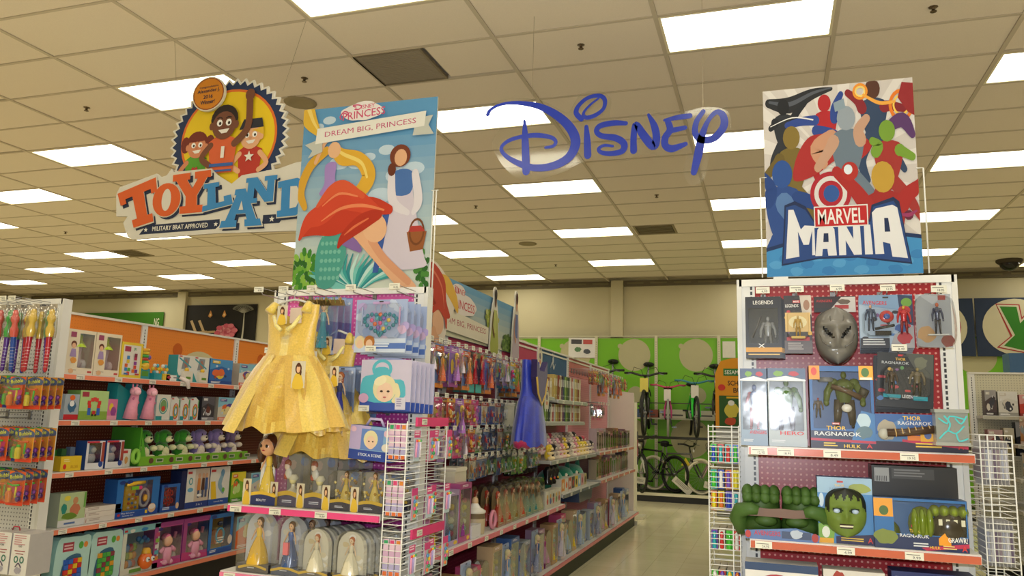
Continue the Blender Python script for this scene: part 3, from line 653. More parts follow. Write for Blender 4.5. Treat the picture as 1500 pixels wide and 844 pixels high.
white = [(-4.751,3.093),(-4.725,3.146),(-4.385,3.231),(-4.334,3.201),(-4.288,3.211),(-4.246,3.262),(-4.227,3.233),(-3.888,3.236),(-3.822,3.179),(-3.695,3.105),(-3.612,3.164),(-3.297,3.193),(-3.159,3.228),(-2.939,3.242),(-2.861,3.112),(-2.836,2.769),(-2.9,2.724),(-3.805,2.74),(-4.545,2.726),(-4.597,2.75),(-4.653,2.859),(-4.618,2.91),(-4.727,2.916)]
cx, cz, R0 = -3.787-TX, 3.47-TZ, .50
ser = [((R0+(.028 if k % 2 else -.01))*math.cos(2*PI*k/88)+cx, (R0-.055+(.028 if k % 2 else -.01))*math.sin(2*PI*k/88)+cz) for k in range(88)]
MB().prism(ser, 0, .02, 'e8e4da').build('badge_disc', 'sign', ts)
mb = MB(); P = Pr(mb, 0, step=.0003)
P.poly([(cx+(x-cx)*.955, cz+(z-cz)*.955) for x, z in ser], '24375f'); P.ell(cx, cz, .425, .385, 'e8762c', 40); P.ell(cx, cz, .405, .365, 'f2cf1e', 40)
# three simple cartoon children
def kid(x, z, s, skin, hair, shirt, kind):
    P.poly([(x-.09*s, z-.36*s), (x+.1*s, z-.36*s), (x+.12*s, z-.12*s), (x+.05*s, z-.09*s), (x-.06*s, z-.09*s), (x-.12*s, z-.13*s)], shirt)
    P.stroke([(x-.1*s, z-.15*s), (x-.17*s, z-.24*s), (x-.1*s, z-.3*s)], .045*s, skin); 
    if kind == 1: P.stroke([(x+.1*s, z-.15*s), (x+.2*s, z-.04*s), (x+.2*s, z+.16*s)], .055*s, skin); P.ell(x+.2*s, z+.2*s, .04*s, .045*s, skin, 12)
    else: P.stroke([(x+.1*s, z-.15*s), (x+.17*s, z-.24*s), (x+.1*s, z-.3*s)], .045*s, skin)
    if kind == 0: P.ell(x-.13*s, z+.02*s, .05*s, .08*s, hair, 12); P.ell(x+.14*s, z+.03*s, .05*s, .07*s, hair, 12)
    P.ell(x, z+.035*s, .115*s, .11*s, hair, 18); P.ell(x-.105*s, z-.01*s, .02*s, .03*s, skin, 10); P.ell(x+.105*s, z-.01*s, .02*s, .03*s, skin, 10)
    P.ell(x, z-.01*s, .1*s, .105*s, skin, 18)
    if kind == 2: P.poly([(x-.12*s, z+.06*s), (x+.12*s, z+.07*s), (x+.1*s, z+.15*s), (x-.08*s, z+.15*s)], '2a2c38'); P.poly([(x+.02*s, z+.05*s), (x+.13*s, z+.0*s), (x+.12*s, z+.07*s)], hair)
    if kind == 0: P.poly([(x-.1*s, z+.04*s), (x+.1*s, z+.05*s), (x+.06*s, z+.11*s), (x-.06*s, z+.11*s)], hair)
    for dx in (-.038, .038): P.ell(x+dx*s, z+.01*s, .024*s, .026*s, 'ffffff', 12); P.ell(x+dx*s+.004*s, z+.006*s, .011*s, .013*s, '2a2018', 8)
    P.ell(x, z-.018*s, .014*s, .012*s, mixc(skin, '802010', .25), 8); P.poly([(x-.045*s, z-.042*s), (x+.05*s, z-.036*s), (x+.03*s, z-.066*s), (x-.015*s, z-.07*s)], 'f8f4ee'); P.stroke([(x-.058*s, z+.045*s), (x-.035*s, z+.052*s), (x-.018*s, z+.042*s)], .008*s, hair, 3); P.stroke([(x+.018*s, z+.042*s), (x+.035*s, z+.052*s), (x+.058*s, z+.047*s)], .008*s, hair, 3)
kid(-.26, .68, .82, 'dd8f68', '7a2f20', '5da832', 0); P.poly([(-.29, .5), (-.26, .46), (-.23, .5), (-.245, .52), (-.26, .505), (-.275, .52)], 'c83a36')
kid(.22, .72, .88, 'eeb48a', 'eec23a', 'c23a2c', 2); P.star(.22, .56, .045, 'f4f0e6')
kid(-.02, .83, 1.05, '7a4a34', '2a1c18', 'e2673a', 1); P.rect(-.12, .5, .09, .525, '3a66b0'); P.rect(-.11, .46, .08, .475, '3a66b0'); P.text('1', -.01, .61, .03, .09, 'f6f2ea', .04)
mb.build('badge_artwork', 'sign', ts)
mb = MB(); bx, bz = -3.976-TX, 3.828-TZ
mb.prism([(bx+.148*math.cos(2*PI*i/28), bz+.138*math.sin(2*PI*i/28)) for i in range(28)], -.03, -.012, 'e8e0cc'); P = Pr(mb, -.03, step=.0008); P.ell(bx, bz, .138, .128, '9a4a1c', 28); P.ell(bx, bz, .13, .12, 'dd8c22', 28)
for t, z, w_, h_ in (('Congratulations', .055, .17, .02), ('Alexander J.', .022, .2, .036), ('2016', -.022, .085, .03), ('Winner!', -.065, .13, .032)): P.text(t, bx, bz+z, w_, h_, '2c2e48', .015, rot=.05)
mb.build('winner_badge', 'sign', ts)
mb = MB(); mb.prism(tr(white), -.032, -.012, 'e4e0d6', 'c9c2b8'); P = Pr(mb, -.032, step=.0004)
P.poly(tr([(-4.49,2.76),(-3.80,2.772),(-3.765,2.80),(-3.77,2.845),(-4.43,2.83)]), '25304e'); P.text('MILITARY BRAT APPROVED', -4.12-TX, 2.803-TZ, .50, .036, 'f0ece2', .015, rot=.012)
P.star(-4.43-TX, 2.795-TZ, .02, 'f0ece2'); P.star(-3.80-TX, 2.808-TZ, .02, 'f0ece2')
P.poly(tr([(-3.4,2.79),(-3.26,2.79),(-3.24,2.82),(-3.26,2.855),(-3.4,2.855)]), '25304e'); P.star(-3.325-TX, 2.822-TZ, .024, 'f0ece2')
LQ = {'T': [(-4.60,2.80),(-4.30,2.87),(-4.381,3.199),(-4.731,3.092)], 'Y': [(-4.21,2.899),(-3.84,2.905),(-3.88,3.223),(-4.22,3.205)], 'L': [(-3.925,2.904),(-3.66,2.95),(-3.72,3.13),(-3.93,3.115)], 'A': [(-3.76,2.776),(-3.40,2.778),(-3.50,3.06),(-3.69,3.056)], 'N': [(-3.57,2.945),(-3.30,2.95),(-3.30,3.143),(-3.561,3.134)], 'D': [(-3.28,2.83),(-3.02,2.84),(-3.03,3.122),(-3.29,3.09)]}
def oval(q, r1, r0=0, n=26): return [bil(q, .5+r1*math.cos(2*PI*i/n), .5+r1*math.sin(2*PI*i/n)) for i in range(n)]
OQ = [(-4.385,2.888),(-4.13,2.885),(-4.13,3.14),(-4.385,3.15)]
for sh in (1, 0):
    dx, dz = (.022, -.022) if sh else (0, 0)
    for ch, q in LQ.items():
        for poly in SLAB[ch]: 
            pts = [bil(q, *p) for p in poly]
            P.poly([(x-TX+dx, z-TZ+dz) for x, z in pts], '25304e' if sh else ('e2642c' if ch in 'TY' else '3f8fd0'))
    P.poly([(x-TX+dx, z-TZ+dz) for x, z in oval(OQ, .5)], '25304e' if sh else 'e2642c')
    if sh:
        P.y -= P.st
        for ch, q in LQ.items():     # pale outline between shadow and face
            for poly in SLAB[ch]:
                pts = [bil(q, .5+(a-.5)*1.05, .5+(b-.5)*1.06) for a, b in poly]; P.poly([(x-TX, z-TZ) for x, z in pts], 'e8e0d0')
        P.poly([(x-TX, z-TZ) for x, z in oval(OQ, .525)], 'e8e0d0', True)
    P.y -= P.st
P.poly([(x-TX, z-TZ) for x, z in oval([(-4.30,2.93),(-4.215,2.93),(-4.215,3.1),(-4.30,3.1)], .5)], 'e4e0d6'); P.poly([(x-TX, z-TZ) for x, z in ((-3.605,2.90),(-3.565,2.90),(-3.585,2.97))], 'e4e0d6')
q = LQ['D']; P.poly([(bil(q, a, b)[0]-TX, bil(q, a, b)[1]-TZ) for a, b in ((.4,.2),(.6,.22),(.7,.4),(.7,.6),(.6,.78),(.4,.8))], 'e4e0d6')
mb.build('lettering_board', 'sign', ts)
for x0, y0, x1 in ((-4.30, 3.8, -4.375), (-3.35, 3.8, -3.191)): MB().tube([(x0-TX, .01, y0-TZ), (x1-TX, .0, CZ-TZ)], .0014, 'a09684', 4).build('hanging_wire', 'metal', ts)

# --- swash poster over the princess stand: generic ribbons stand in for the figures
def holder(parent, x0, x1, z0, z1):
    MB().tube([(x0, -.004, z0), (x0, -.004, z1), (x0+.03, -.004, z1)], .004, 'e4e4e0', 6).build('wire_holder', 'enamel', parent)
    MB().tube([(x1, -.004, z0), (x1, -.004, z1), (x1-.03, -.004, z1)], .004, 'e4e4e0', 6).build('wire_holder', 'enamel', parent)
PA = empty('tall_poster', (-2.675, 3.945, 2.165)); tag(PA, 'tall sky blue poster on foam board with white ribbon slogan and colourful swirls', 'poster')
W_, H_ = .885, 1.145
MB().box(0, 0, 0, W_, .012, H_, 'd9d6cc').build('foam_board', 'sign', PA)
mb = MB(); P = Pr(mb, -.0005, 0, 0, W_, H_, .00007); P.clip = True
for k in range(16):
    t = k/15; P.rect(0, k/16, 1, (k+1)/16, mixc('d8e0d2', '5f9ed0', min(1, t*1.15)), True)
P.y -= P.st
for (x, z, r) in ((.3,.69,.08),(.36,.72,.07),(.44,.69,.09),(.52,.71,.05),(.75,.6,.1),(.85,.63,.08),(.65,.74,.06),(.12,.9,.04),(.2,.93,.05),(.62,.5,.09),(.45,.52,.08)): P.ell(x, z, r, r*.45, mixc('a8cdea', 'ffffff', .3), 18)
# foliage lower left and right
for k in range(44):
    a = k*2.4; r = (k/44)**.5; P.ell(.1+.13*r*math.cos(a), .12+.11*r*math.sin(a), .026, .017, ['3f8a2c', '6fae3c', '2c6a24', '8fc24a'][k % 4], 7, a)
for k in range(20): a = k*2.4; P.ell(.95+.05*math.cos(a)*(k/20), .1+.1*math.sin(a)*(k/20), .022, .016, ['2f6a2a', '4b8a38'][k % 2], 7, a)
# water splash
for k in range(22):
    a = .2+k*.125; P.stroke([(.45, .0), (.42+.2*math.cos(a), .06+.04*math.sin(a)), (.45+.33*math.cos(a), .05+.15*math.sin(a))], [.05, .03, .008], ['3aa6a4', '7fd0c8', 'c6ece6', '2f8f98'][k % 4], 4)
# pale lilac bell, blue panel and basket on the right
P.poly(catmull([(.66,.12),(.62,.2),(.7,.5),(.68,.58),(.74,.62),(.84,.62),(.88,.55),(.86,.5),(.95,.2),(.96,.12)], 4, True), 'd9cfe0')
P.poly(catmull([(.72,.5),(.7,.6),(.78,.63),(.86,.6),(.84,.5)], 4, True), '4a74b8'); P.poly([(.6,.1),(.64,.1),(.70,.4),(.66,.42)], '3a5fae')
P.stroke([(.7,.6),(.72,.46),(.83,.4)], [.05,.06,.03], 'e6e0ea'); P.stroke([(.87,.6),(.9,.46),(.87,.4)], [.05,.06,.03], 'e6e0ea')
P.ell(.755, .70, .075, .06, '7a3a20', 20); P.ell(.76, .69, .045, .045, 'e8b48c', 16); P.ell(.70, .63, .03, .035, '6a3018', 12)
P.poly([(.83,.3),(.97,.3),(.95,.21),(.86,.2)], '9a5a2c'); P.ring(.9, .3, .055, .07, .012, '7a4420', 16); P.poly([(.84,.3),(.96,.3),(.93,.33),(.86,.33)], 'b83a34')
# golden ribbon loop, violet swash
P.stroke([(.02,1.0),(.06,.93),(.14,.85)], [.12,.1,.03], 'e8bc3c'); P.stroke([(.04,1.0),(.08,.93),(.14,.86)], [.03,.02,.01], 'f8dc78')
P.stroke([(.25,.78),(.32,.72),(.45,.70),(.53,.62),(.5,.55),(.42,.5)], [.05,.09,.08,.1,.09,.05], 'e6b236', 6); P.stroke([(.26,.77),(.34,.73),(.47,.68),(.52,.6)], [.012,.02,.02,.015], 'f8dc78', 6)
P.stroke([(.2,.76),(.08,.68),(.02,.55),(.06,.46)], [.05,.06,.06,.04], 'dcA832'.lower(), 6); P.ell(.26, .76, .05, .045, 'eebc92', 14); P.poly(catmull([(.2,.68),(.2,.58),(.17,.52),(.33,.52),(.28,.6),(.28,.69)], 4, True), 'a98ad0')
P.stroke([(.12,.7),(.18,.8),(.24,.84)], .025, 'e8b48c', 5)
# teal scale shape, red ribbon swirl and tan arc
P.poly(catmull([(.2,.04),(.17,.16),(.2,.28),(.28,.34),(.36,.3),(.4,.2),(.36,.1),(.3,.03)], 4, True), '4fa79a')
for k in range(26): P.ell(.22+.032*(k % 5), .08+.045*(k//5), .014, .012, '7cc6b4', 6)
P.poly(catmull([(.30,.33),(.4,.32),(.56,.2),(.74,.06),(.84,.0),(.92,.02),(.82,.1),(.66,.2),(.5,.33),(.42,.4),(.33,.4)], 4, True), 'eeb68e'); P.stroke([(.58,.27),(.68,.17),(.86,.05)], [.05,.045,.04], 'e2a27c', 5)
P.ell(.60, .33, .09, .075, 'f0bc94', 20, -.3); P.stroke([(.38,.27),(.45,.25),(.5,.22)], [.05,.06,.03], '8c6ab0')
for pts, w_, c in (([(.7,.42),(.58,.44),(.45,.42),(.3,.36),(.16,.34),(.06,.31)], [.05,.1,.14,.12,.07,.02], 'c93a20'), ([(.6,.42),(.45,.48),(.32,.5),(.2,.42),(.1,.38),(.04,.29)], [.06,.12,.14,.12,.08,.02], 'd8472a'), ([(.62,.4),(.5,.36),(.38,.29),(.34,.24)], [.06,.09,.06,.02], 'b93018'), ([(.5,.5),(.36,.56),(.26,.54),(.16,.46)], [.03,.06,.06,.02], 'e05a34'), ([(.66,.42),(.5,.45),(.34,.44),(.2,.38)], [.01,.018,.016,.005], 'f08a5c'), ([(.46,.5),(.32,.52),(.2,.46)], [.008,.014,.005], 'f08a5c'), ([(.55,.38),(.45,.34),(.38,.3)], [.008,.014,.005], 'e8744a')): P.stroke(pts, w_, c, 6)
# ribbon and words
P.poly([(.03,.80),(.16,.83),(.17,.755),(.06,.725),(.09,.765)], 'c9ccc4'); P.poly([(.98,.90),(.86,.89),(.84,.80),(.99,.80),(.95,.85)], 'c9ccc4')
P.poly([(.11,.80),(.92,.845),(.93,.925),(.12,.885)], 'f0efe8'); P.text('DREAM BIG, PRINCESS', .52, .862, .68, .033, 'c8457c', .0, rot=.045)
P.clip = False; P.blob(.46, .955, .17, .05, 'f2eeee', 5, 18, .12); P.blob(.47, .985, .09, .03, 'f2eeee', 6, 14, .1)
P.text('PRINCESS', .47, .944, .32, .042, 'd8527c', .008, rot=.05); P.stroke([(.3,.925),(.29,.94),(.32,.965),(.35,.955),(.33,.935)], .008, 'd8527c')
P.stroke([(.40,.985),(.385,.993),(.42,1.0-.005),(.45,.985),(.43,.97),(.40,.972)], .007, 'd8527c'); P.stroke([(.405,.99),(.41,.97)], .006, 'd8527c'); P.text('ISNEY', .50, .983, .10, .022, 'd8527c', .008, rot=.05)
mb.build('poster_print', 'sign', PA); holder(PA, W_+.002, W_+.02, -.03, .58)
e = PA
# --- hero poster: streaky burst of colours and block lettering
PB = empty('hero_poster', (-.0, 4.095, 2.222)); tag(PB, 'hero poster on foam board with block lettering over dynamic colour splashes', 'poster')
W_, H_ = .708, .99
MB().box(0, 0, 0, W_, .012, H_, 'd9d6cc').build('foam_board', 'sign', PB)
mb = MB(); P = Pr(mb, -.0005, 0, 0, W_, H_, .00007); P.clip = True
P.rect(0, 0, 1, 1, 'd6cfcc')
for k in range(30):
    a = k*2*PI/30; P.poly([(.5, .55), (min(1,max(0,.5+.9*math.cos(a))), min(1,max(0,.55+.9*math.sin(a)))), (min(1,max(0,.5+.9*math.cos(a+.09))), min(1,max(0,.55+.9*math.sin(a+.09))))], 'e6e1de', True)
P.y -= P.st
def swash(pts, wd, c, hi=None):
    P.stroke(pts, wd, c, 5)
    if hi: P.stroke([(x+.006, z+.006) for x, z in pts], [q*.28 for q in wd], hi, 5)
def bust(x, z, s, head, body, arm, la, ra):     # a plain faceless leaping figure
    P.poly(catmull([(x-.09*s, z-.06*s), (x-.07*s, z-.2*s), (x, z-.3*s), (x+.07*s, z-.2*s), (x+.1*s, z-.06*s), (x, z-.02*s)], 3, True), body)
    for e_ in (la, ra): swash([(x+(.08 if e_[0] > 0 else -.08)*s, z-.08*s), (x+e_[0]*.6*s, z+e_[1]*.4*s-.04*s), (x+e_[0]*s, z+e_[1]*s)], [.07*s, .06*s, .045*s], arm)
    swash([(x-.03*s, z-.25*s), (x-.1*s, z-.38*s), (x-.06*s, z-.5*s)], [.08*s, .07*s, .04*s], body); swash([(x+.03*s, z-.25*s), (x+.12*s, z-.34*s), (x+.2*s, z-.45*s)], [.08*s, .07*s, .04*s], body)
    P.ell(x, z+.03*s, .055*s, .06*s, head, 16)
swash([(.04,.93),(.18,.91),(.34,.96),(.47,1.0-.02)], [.05,.09,.06,.02], '26282e', '555a66'); bust(.14, .88, .75, '1c1e24', '2c3038', '22252c', (-.12,-.12), (.2,.05))
bust(.42, .88, .8, 'b8242c', 'b8242c', '2f4a9a', (-.32,-.1), (.14,.08)); swash([(.36,.76),(.5,.72),(.56,.6)], [.06,.05,.02], '2f4a9a'); swash([(.05,.80),(.2,.84),(.34,.82)], [.004,.006,.008], 'f4f4f6')
bust(.74, .93, .9, '5a3628', '33486a', '8c2430', (-.18,.02), (.22,-.1)); P.ring(.66, .95, .05, .045, .014, 'f49a30', 18); P.ring(.66, .95, .035, .03, .01, 'ffe07a', 16); P.ring(.92, .86, .08, .085, .02, 'f08226', 20); P.ring(.92, .86, .055, .055, .012, 'ffd35c', 18); swash([(.68,.93),(.78,.88),(.88,.88)], [.014,.02,.014], 'f7b04a')
P.poly([(.93,.98),(1,.97),(1,.8),(.96,.82),(.9,.9)], '9c2a30')
bust(.19, .70, 1.05, '8a7434', '7c6a30', '6f5e2a', (-.17,-.16), (.16,-.1))
P.poly(catmull([(.4,.74),(.3,.72),(.22,.62),(.2,.5),(.34,.52),(.5,.6),(.62,.58),(.72,.66),(.6,.74)], 4, True), 'b02c2c'); swash([(.46,.72),(.36,.66),(.4,.58)], [.08,.09,.06], 'd09a7c'); bust(.56, .78, 1.1, '9aa6b4', '6f8092', 'caa088', (-.18,-.2), (.12,.02)); P.poly([(.48,.9),(.55,.92),(.56,.87),(.49,.85)], '8fa3b4')
swash([(.82,.74),(.92,.78),(1.0-.02,.70)], [.05,.08,.04], '5e3a72'); bust(.82, .70, .95, '7ba338', 'a83430', '7ba338', (-.1,-.02), (.16,-.12))
bust(.12, .50, 1.25, '2c55a0', '2c4f96', '24468c', (-.1,.02), (.22,-.12)); swash([(.13,.38),(.18,.3),(.16,.2)], [.12,.1,.06], '5a7fb8')
P.ell(.44, .42, .135, .115, 'b32434', 30); P.ell(.44, .42, .108, .092, 'e2dfe0', 28); P.ell(.44, .42, .08, .068, 'b32434', 26); P.ell(.445, .42, .052, .045, '2f5aa4', 22)
bust(.78, .45, 1.35, 'c8a03c', 'a82a28', 'b02a28', (-.22,.06), (.19,.0)); P.ell(.57, .53, .055, .05, 'b83028', 18); P.ell(.56, .54, .028, .026, 'e8f4ff', 14)
P.ell(.93, .29, .03, .025, '6a2440', 10); swash([(.86,.3),(.93,.29),(.98,.31)], [.008,.02,.01], 'a03a6a')
P.poly([(0,0),(1,0),(1,.19),(.85,.21),(.5,.16),(.15,.18),(0,.15)], '1d3564'); P.poly([(0,0),(1,0),(1,.17),(.85,.19),(.5,.14),(.15,.16),(0,.13)], '4596d4')
for k in range(14): P.blob(.06+.07*k, .06+.04*math.sin(k*2.1), .05, .025, ['5aa8e0', '3a86c8'][k % 2], k)
# block letters on a bow
def bow(poly, c, grow=0):
    P.poly([(x, z+.045*math.sin(PI*min(max(x, 0), 1))*0 - .05*(1-((x-.5)/.4)**2)*-.35) for x, z in poly], c, True)
BL_ = {'M': [(.13,.09),(.22,.10),(.215,.23),(.25,.16),(.285,.16),(.31,.235),(.305,.105),(.325,.105),(.325,.255),(.26,.26),(.235,.24),(.19,.345),(.155,.345),(.15,.28)],
       'A': [(.325,.10),(.37,.10),(.375,.135),(.405,.135),(.41,.10),(.465,.10),(.455,.235),(.44,.25),(.36,.25),(.345,.235)], 'N': [(.48,.10),(.525,.10),(.525,.175),(.575,.10),(.625,.10),(.62,.25),(.575,.25),(.575,.18),(.53,.25),(.48,.25)],
       'I': [(.645,.10),(.695,.10),(.685,.25),(.645,.25)], 'A2': [(.71,.10),(.765,.10),(.76,.16),(.805,.15),(.815,.085),(.91,.075),(.86,.33),(.83,.345),(.725,.33),(.70,.31)]}
P.poly([(.10,.055),(.35,.085),(.6,.085),(.935,.045),(.90,.22),(.875,.36),(.84,.385),(.70,.35),(.68,.275),(.33,.275),(.30,.32),(.27,.36),(.2,.39),(.13,.37),(.12,.24)], '1e2f58')
P.poly([(.11,.065),(.35,.093),(.6,.093),(.925,.055),(.88,.30),(.84,.365),(.71,.34),(.69,.265),(.33,.265),(.27,.34),(.2,.37),(.14,.36),(.13,.24)], '284a8c')
for k in ('M', 'A', 'N', 'I', 'A2'): P.poly(BL_[k], 'f0f0f4')
P.y -= P.st
P.poly([(.38,.17),(.415,.17),(.415,.215),(.385,.215)], '1e2f58'); P.poly([(.775,.21),(.81,.21),(.80,.28),(.775,.28)], '1e2f58')
P.rect(.325, .245, .675, .355, 'f0eeee'); P.rect(.332, .251, .668, .349, 'c42428'); P.text('MARVEL', .5, .30, .30, .078, 'f6f4f4', .03)
mb.build('poster_print', 'sign', PB); holder(PB, -.022, W_+.025, 0, .52)
MB().box(.03, -.01, -.03, .1, .02, 0, 'e4e4e0').build('clip', 'enamel', PB)
# --- topper board over the doll aisle, with cut-out shapes
TB = empty('aisle_topper_board', AA.loc(0, .0, 2.19), AA.rz); tag(TB, 'blue sky topper board with white ribbon slogan over the doll aisle', 'sign')
MB().box(.1, -.02, -.13, 2.86, 0, .30, '8bbad8').build('board', 'sign', TB)
mb = MB(); P = Pr(mb, -.0205, .1, -.13, 2.76, .43, .0002); P.clip = True
for k in range(8): P.rect(0, k/8, 1, (k+1)/8, mixc('d8d8b8', '6fa8d0', k/7), True)
P.y -= P.st
for k in range(40): a = k*2.4; r = (k/40)**.5; P.ell(.93+.05*r*math.cos(a), .12+.24*r*math.sin(a), .012, .05, ['5a7c34', '7c9a48', '49682c'][k % 3], 7)
for k in range(24): a = k*2.4; r = (k/24)**.5; P.ell(.77+.06*r*math.cos(a), .55+.2*r*math.sin(a), .012, .06, ['a8b04c', 'c6cc7a', '8a9a3c'][k % 3], 7)
P.stroke([(.26,.95),(.3,.7),(.34,.3),(.3,.1)], [.02,.03,.05,.02], 'd8a030'); P.poly(catmull([(.24,.1),(.23,.5),(.28,.6),(.3,.3)], 3, True), '8a6ab0'); P.ell(.27,.62,.02,.1,'eebc92',12)
P.poly([(.33,.10),(.74,.04),(.74,.36),(.33,.50)], 'eee6d0'); P.text('DREAM BIG, PRINCESS', .535, .26, .36, .12, 'b84a5c', .0)
P.blob(.53, .62, .11, .2, 'f2e8e2', 5, 16, .12); P.blob(.49, .84, .05, .12, 'f2e8e2', 6, 12, .1); P.text('PRINCESS', .53, .60, .17, .16, 'd05a62', .01); P.text('ISNEY', .51, .83, .06, .1, 'd05a62', .01); P.stroke([(.465,.88),(.47,.78),(.485,.8),(.48,.88),(.46,.9)], .008, 'd05a62')
mb.build('board_print', 'sign', TB)
# upright cut-outs: red ribbon swirl, green brown column, lilac column
mb = MB(); mb.prism(catmull([(.0,.0),(.15,.3),(.1,.5),(.4,.72),(.85,.6),(1.15,.4),(1.1,.2),(.95,.05),(.8,-.2),(.3,-.2)], 3, True), 0, .012, 'f0e4d4')
P = Pr(mb, 0, step=.001); P.poly(catmull([(.6,.55),(.9,.60),(1.2,.4),(1.25,.2),(1.05,.3)], 4, True), 'eebc4a')
P.poly(catmull([(.02,.05),(.14,.3),(.1,.5),(.4,.69),(.78,.55),(.86,.3),(1.0,.12),(.8,.1),(.5,.2)], 4, True), 'c8402a'); P.stroke([(.2,.5),(.4,.6),(.7,.45),(.8,.2)], [.01,.03,.03,.01], 'e87a5a'); P.stroke([(.1,.35),(.3,.45),(.5,.25),(.75,.1)], [.01,.03,.03,.01], 'a82e1c')
P.ell(.62, .02, .17, .15, 'f2bd98', 18, -.3); P.stroke([(.5,-.12),(.58,-.18),(.7,-.2)], [.16,.12,.08], 'eab088'); P.stroke([(.45,.14),(.62,.2),(.82,.1),(.86,-.02)], [.08,.08,.08,.04], 'c8402a')
o = mb.build('topper_cutout', 'sign'); o.scale = (.6, 1, .6); AA.put(o, .66, -.05, 2.12); tag(o, 'red and gold ribbon swirl cut-out standing at the near end of topper board', 'sign')
def col_cut(x, cols, label, h=.52, w_=.22):
    mb = MB(); pts = catmull([(-.5,0),(-.42,.4),(-.3,.66),(-.16,.8),(-.2,.93),(0,1.0),(.2,.93),(.16,.8),(.3,.66),(.42,.4),(.5,0)], 3)
    mb.prism([(a*w_, b*h) for a, b in pts], 0, .012, 'ece6d8'); P = Pr(mb, 0, 0, 0, w_*.86, h*.97, .001)
    P.poly(catmull([(-.5,.0),(-.4,.4),(-.25,.62),(.25,.62),(.4,.4),(.5,.0)], 3, True), cols[0]); P.poly([(-.22,.3),(.22,.3),(.2,.66),(-.2,.66)], cols[1]); P.ell(0, .82, .13, .12, cols[2], 14); P.ell(0, .9, .17, .09, cols[3], 14); P.stroke([(-.25,.6),(-.34,.4),(-.1,.25)], .08, cols[2])
    o = mb.build('topper_cutout', 'sign'); AA.put(o, x, -.05, 2.02); tag(o, label, 'sign')
col_cut(2.25, ('b0b858', 'c2c872', '6f4430', '2a1c18'), 'brown and yellow green figure cut-out at the far part of topper board', .56)
col_cut(2.84, ('c8b8c4', '6a7ab0', 'dda684', '5a2c1c'), 'lilac and blue figure cut-out at the far end of topper board', .62)
mb = MB(); P = Pr(mb, 0, step=.001); P.stroke([(-.1,0),(-.02,.06),(.04,0),(.1,.05)], [.01,.03,.03,.01], 'cfd6dc'); P.ell(.0, .09, .035, .035, 'cfd6dc', 12); P.ell(-.02, .14, .012, .035, 'cfd6dc', 10, .3); P.ell(.02, .14, .012, .035, 'cfd6dc', 10, -.2)
o = mb.build('printed_emblem', 'sign', gA, (4.35, .0015, 2.02))

# ================================================================== TOY BUILDERS (front at y=0, centred on x, standing on z=0)
def doll(mb, x, y, z, h, skin='e8b890', hair='5a3018', top='e8c040', skirt='e8c040', fl=.16, up=0, shoes=None):
    """small fashion doll in a long gown"""
    r = fl*h
    mb.lathe(x, y, [(r, z), (r*.96, z+.06*h), (r*.7, z+.3*h), (r*.42, z+.46*h), (.052*h, z+.56*h)], skirt, 32, .13, 9)
    mb.tube([(x+.048*h*math.cos(t), y+.048*h*math.sin(t), z+.555*h) for t in [k*PI/5 for k in range(10)]], .008*h, mixc(top, '302010', .25), 5, closed=True)
    for k in range(9): t = 2*PI*(k+.5)/9; mb.ell(x+r*.8*math.cos(t), y+r*.8*math.sin(t), z+(.14+.08*(k%2))*h, .018*h, .018*h, .016*h, mixc(skirt, 'ffffff', .5), 6, 4)
    mb.lathe(x, y, [(.05*h, z+.55*h), (.062*h, z+.64*h), (.07*h, z+.70*h), (.05*h, z+.75*h), (.022*h, z+.78*h), (.02*h, z+.81*h)], top, 10, cols=[top, top, top, skin, skin])
    for s in (-1, 1):
        if up and s == 1: pts = [(x+.07*h, y, z+.74*h), (x+.14*h, y-.02*h, z+.78*h), (x+.15*h, y-.03*h, z+.90*h)]
        else: pts = [(x+s*.065*h, y, z+.74*h), (x+s*.12*h, y-.01*h, z+.62*h), (x+s*.16*h, y-.04*h, z+.50*h)]
        mb.tube(pts, [.02*h, .017*h, .013*h], skin, 6); mb.ell(pts[-1][0], pts[-1][1], pts[-1][2], .016*h, .014*h, .02*h, skin, 6, 4)
    cz = z+.88*h
    mb.ell(x, y+.022*h, cz+.015*h, .082*h, .075*h, .09*h, hair, 12, 8); mb.ell(x, y+.05*h, cz-.08*h, .06*h, .04*h, .12*h, hair, 10, 6)
    mb.ell(x, y-.012*h, cz-.012*h, .064*h, .062*h, .078*h, skin, 12, 8)
    for s in (-1, 1): mb.ell(x+s*.026*h, y-.066*h, cz, .013*h, .006*h, .013*h, '2c2018', 6, 4)
    mb.ell(x, y-.072*h, cz-.02*h, .007*h, .008*h, .01*h, skin, 6, 4); mb.ell(x, y-.066*h, cz-.044*h, .016*h, .006*h, .006*h, 'b8404a', 6, 4)
    return mb
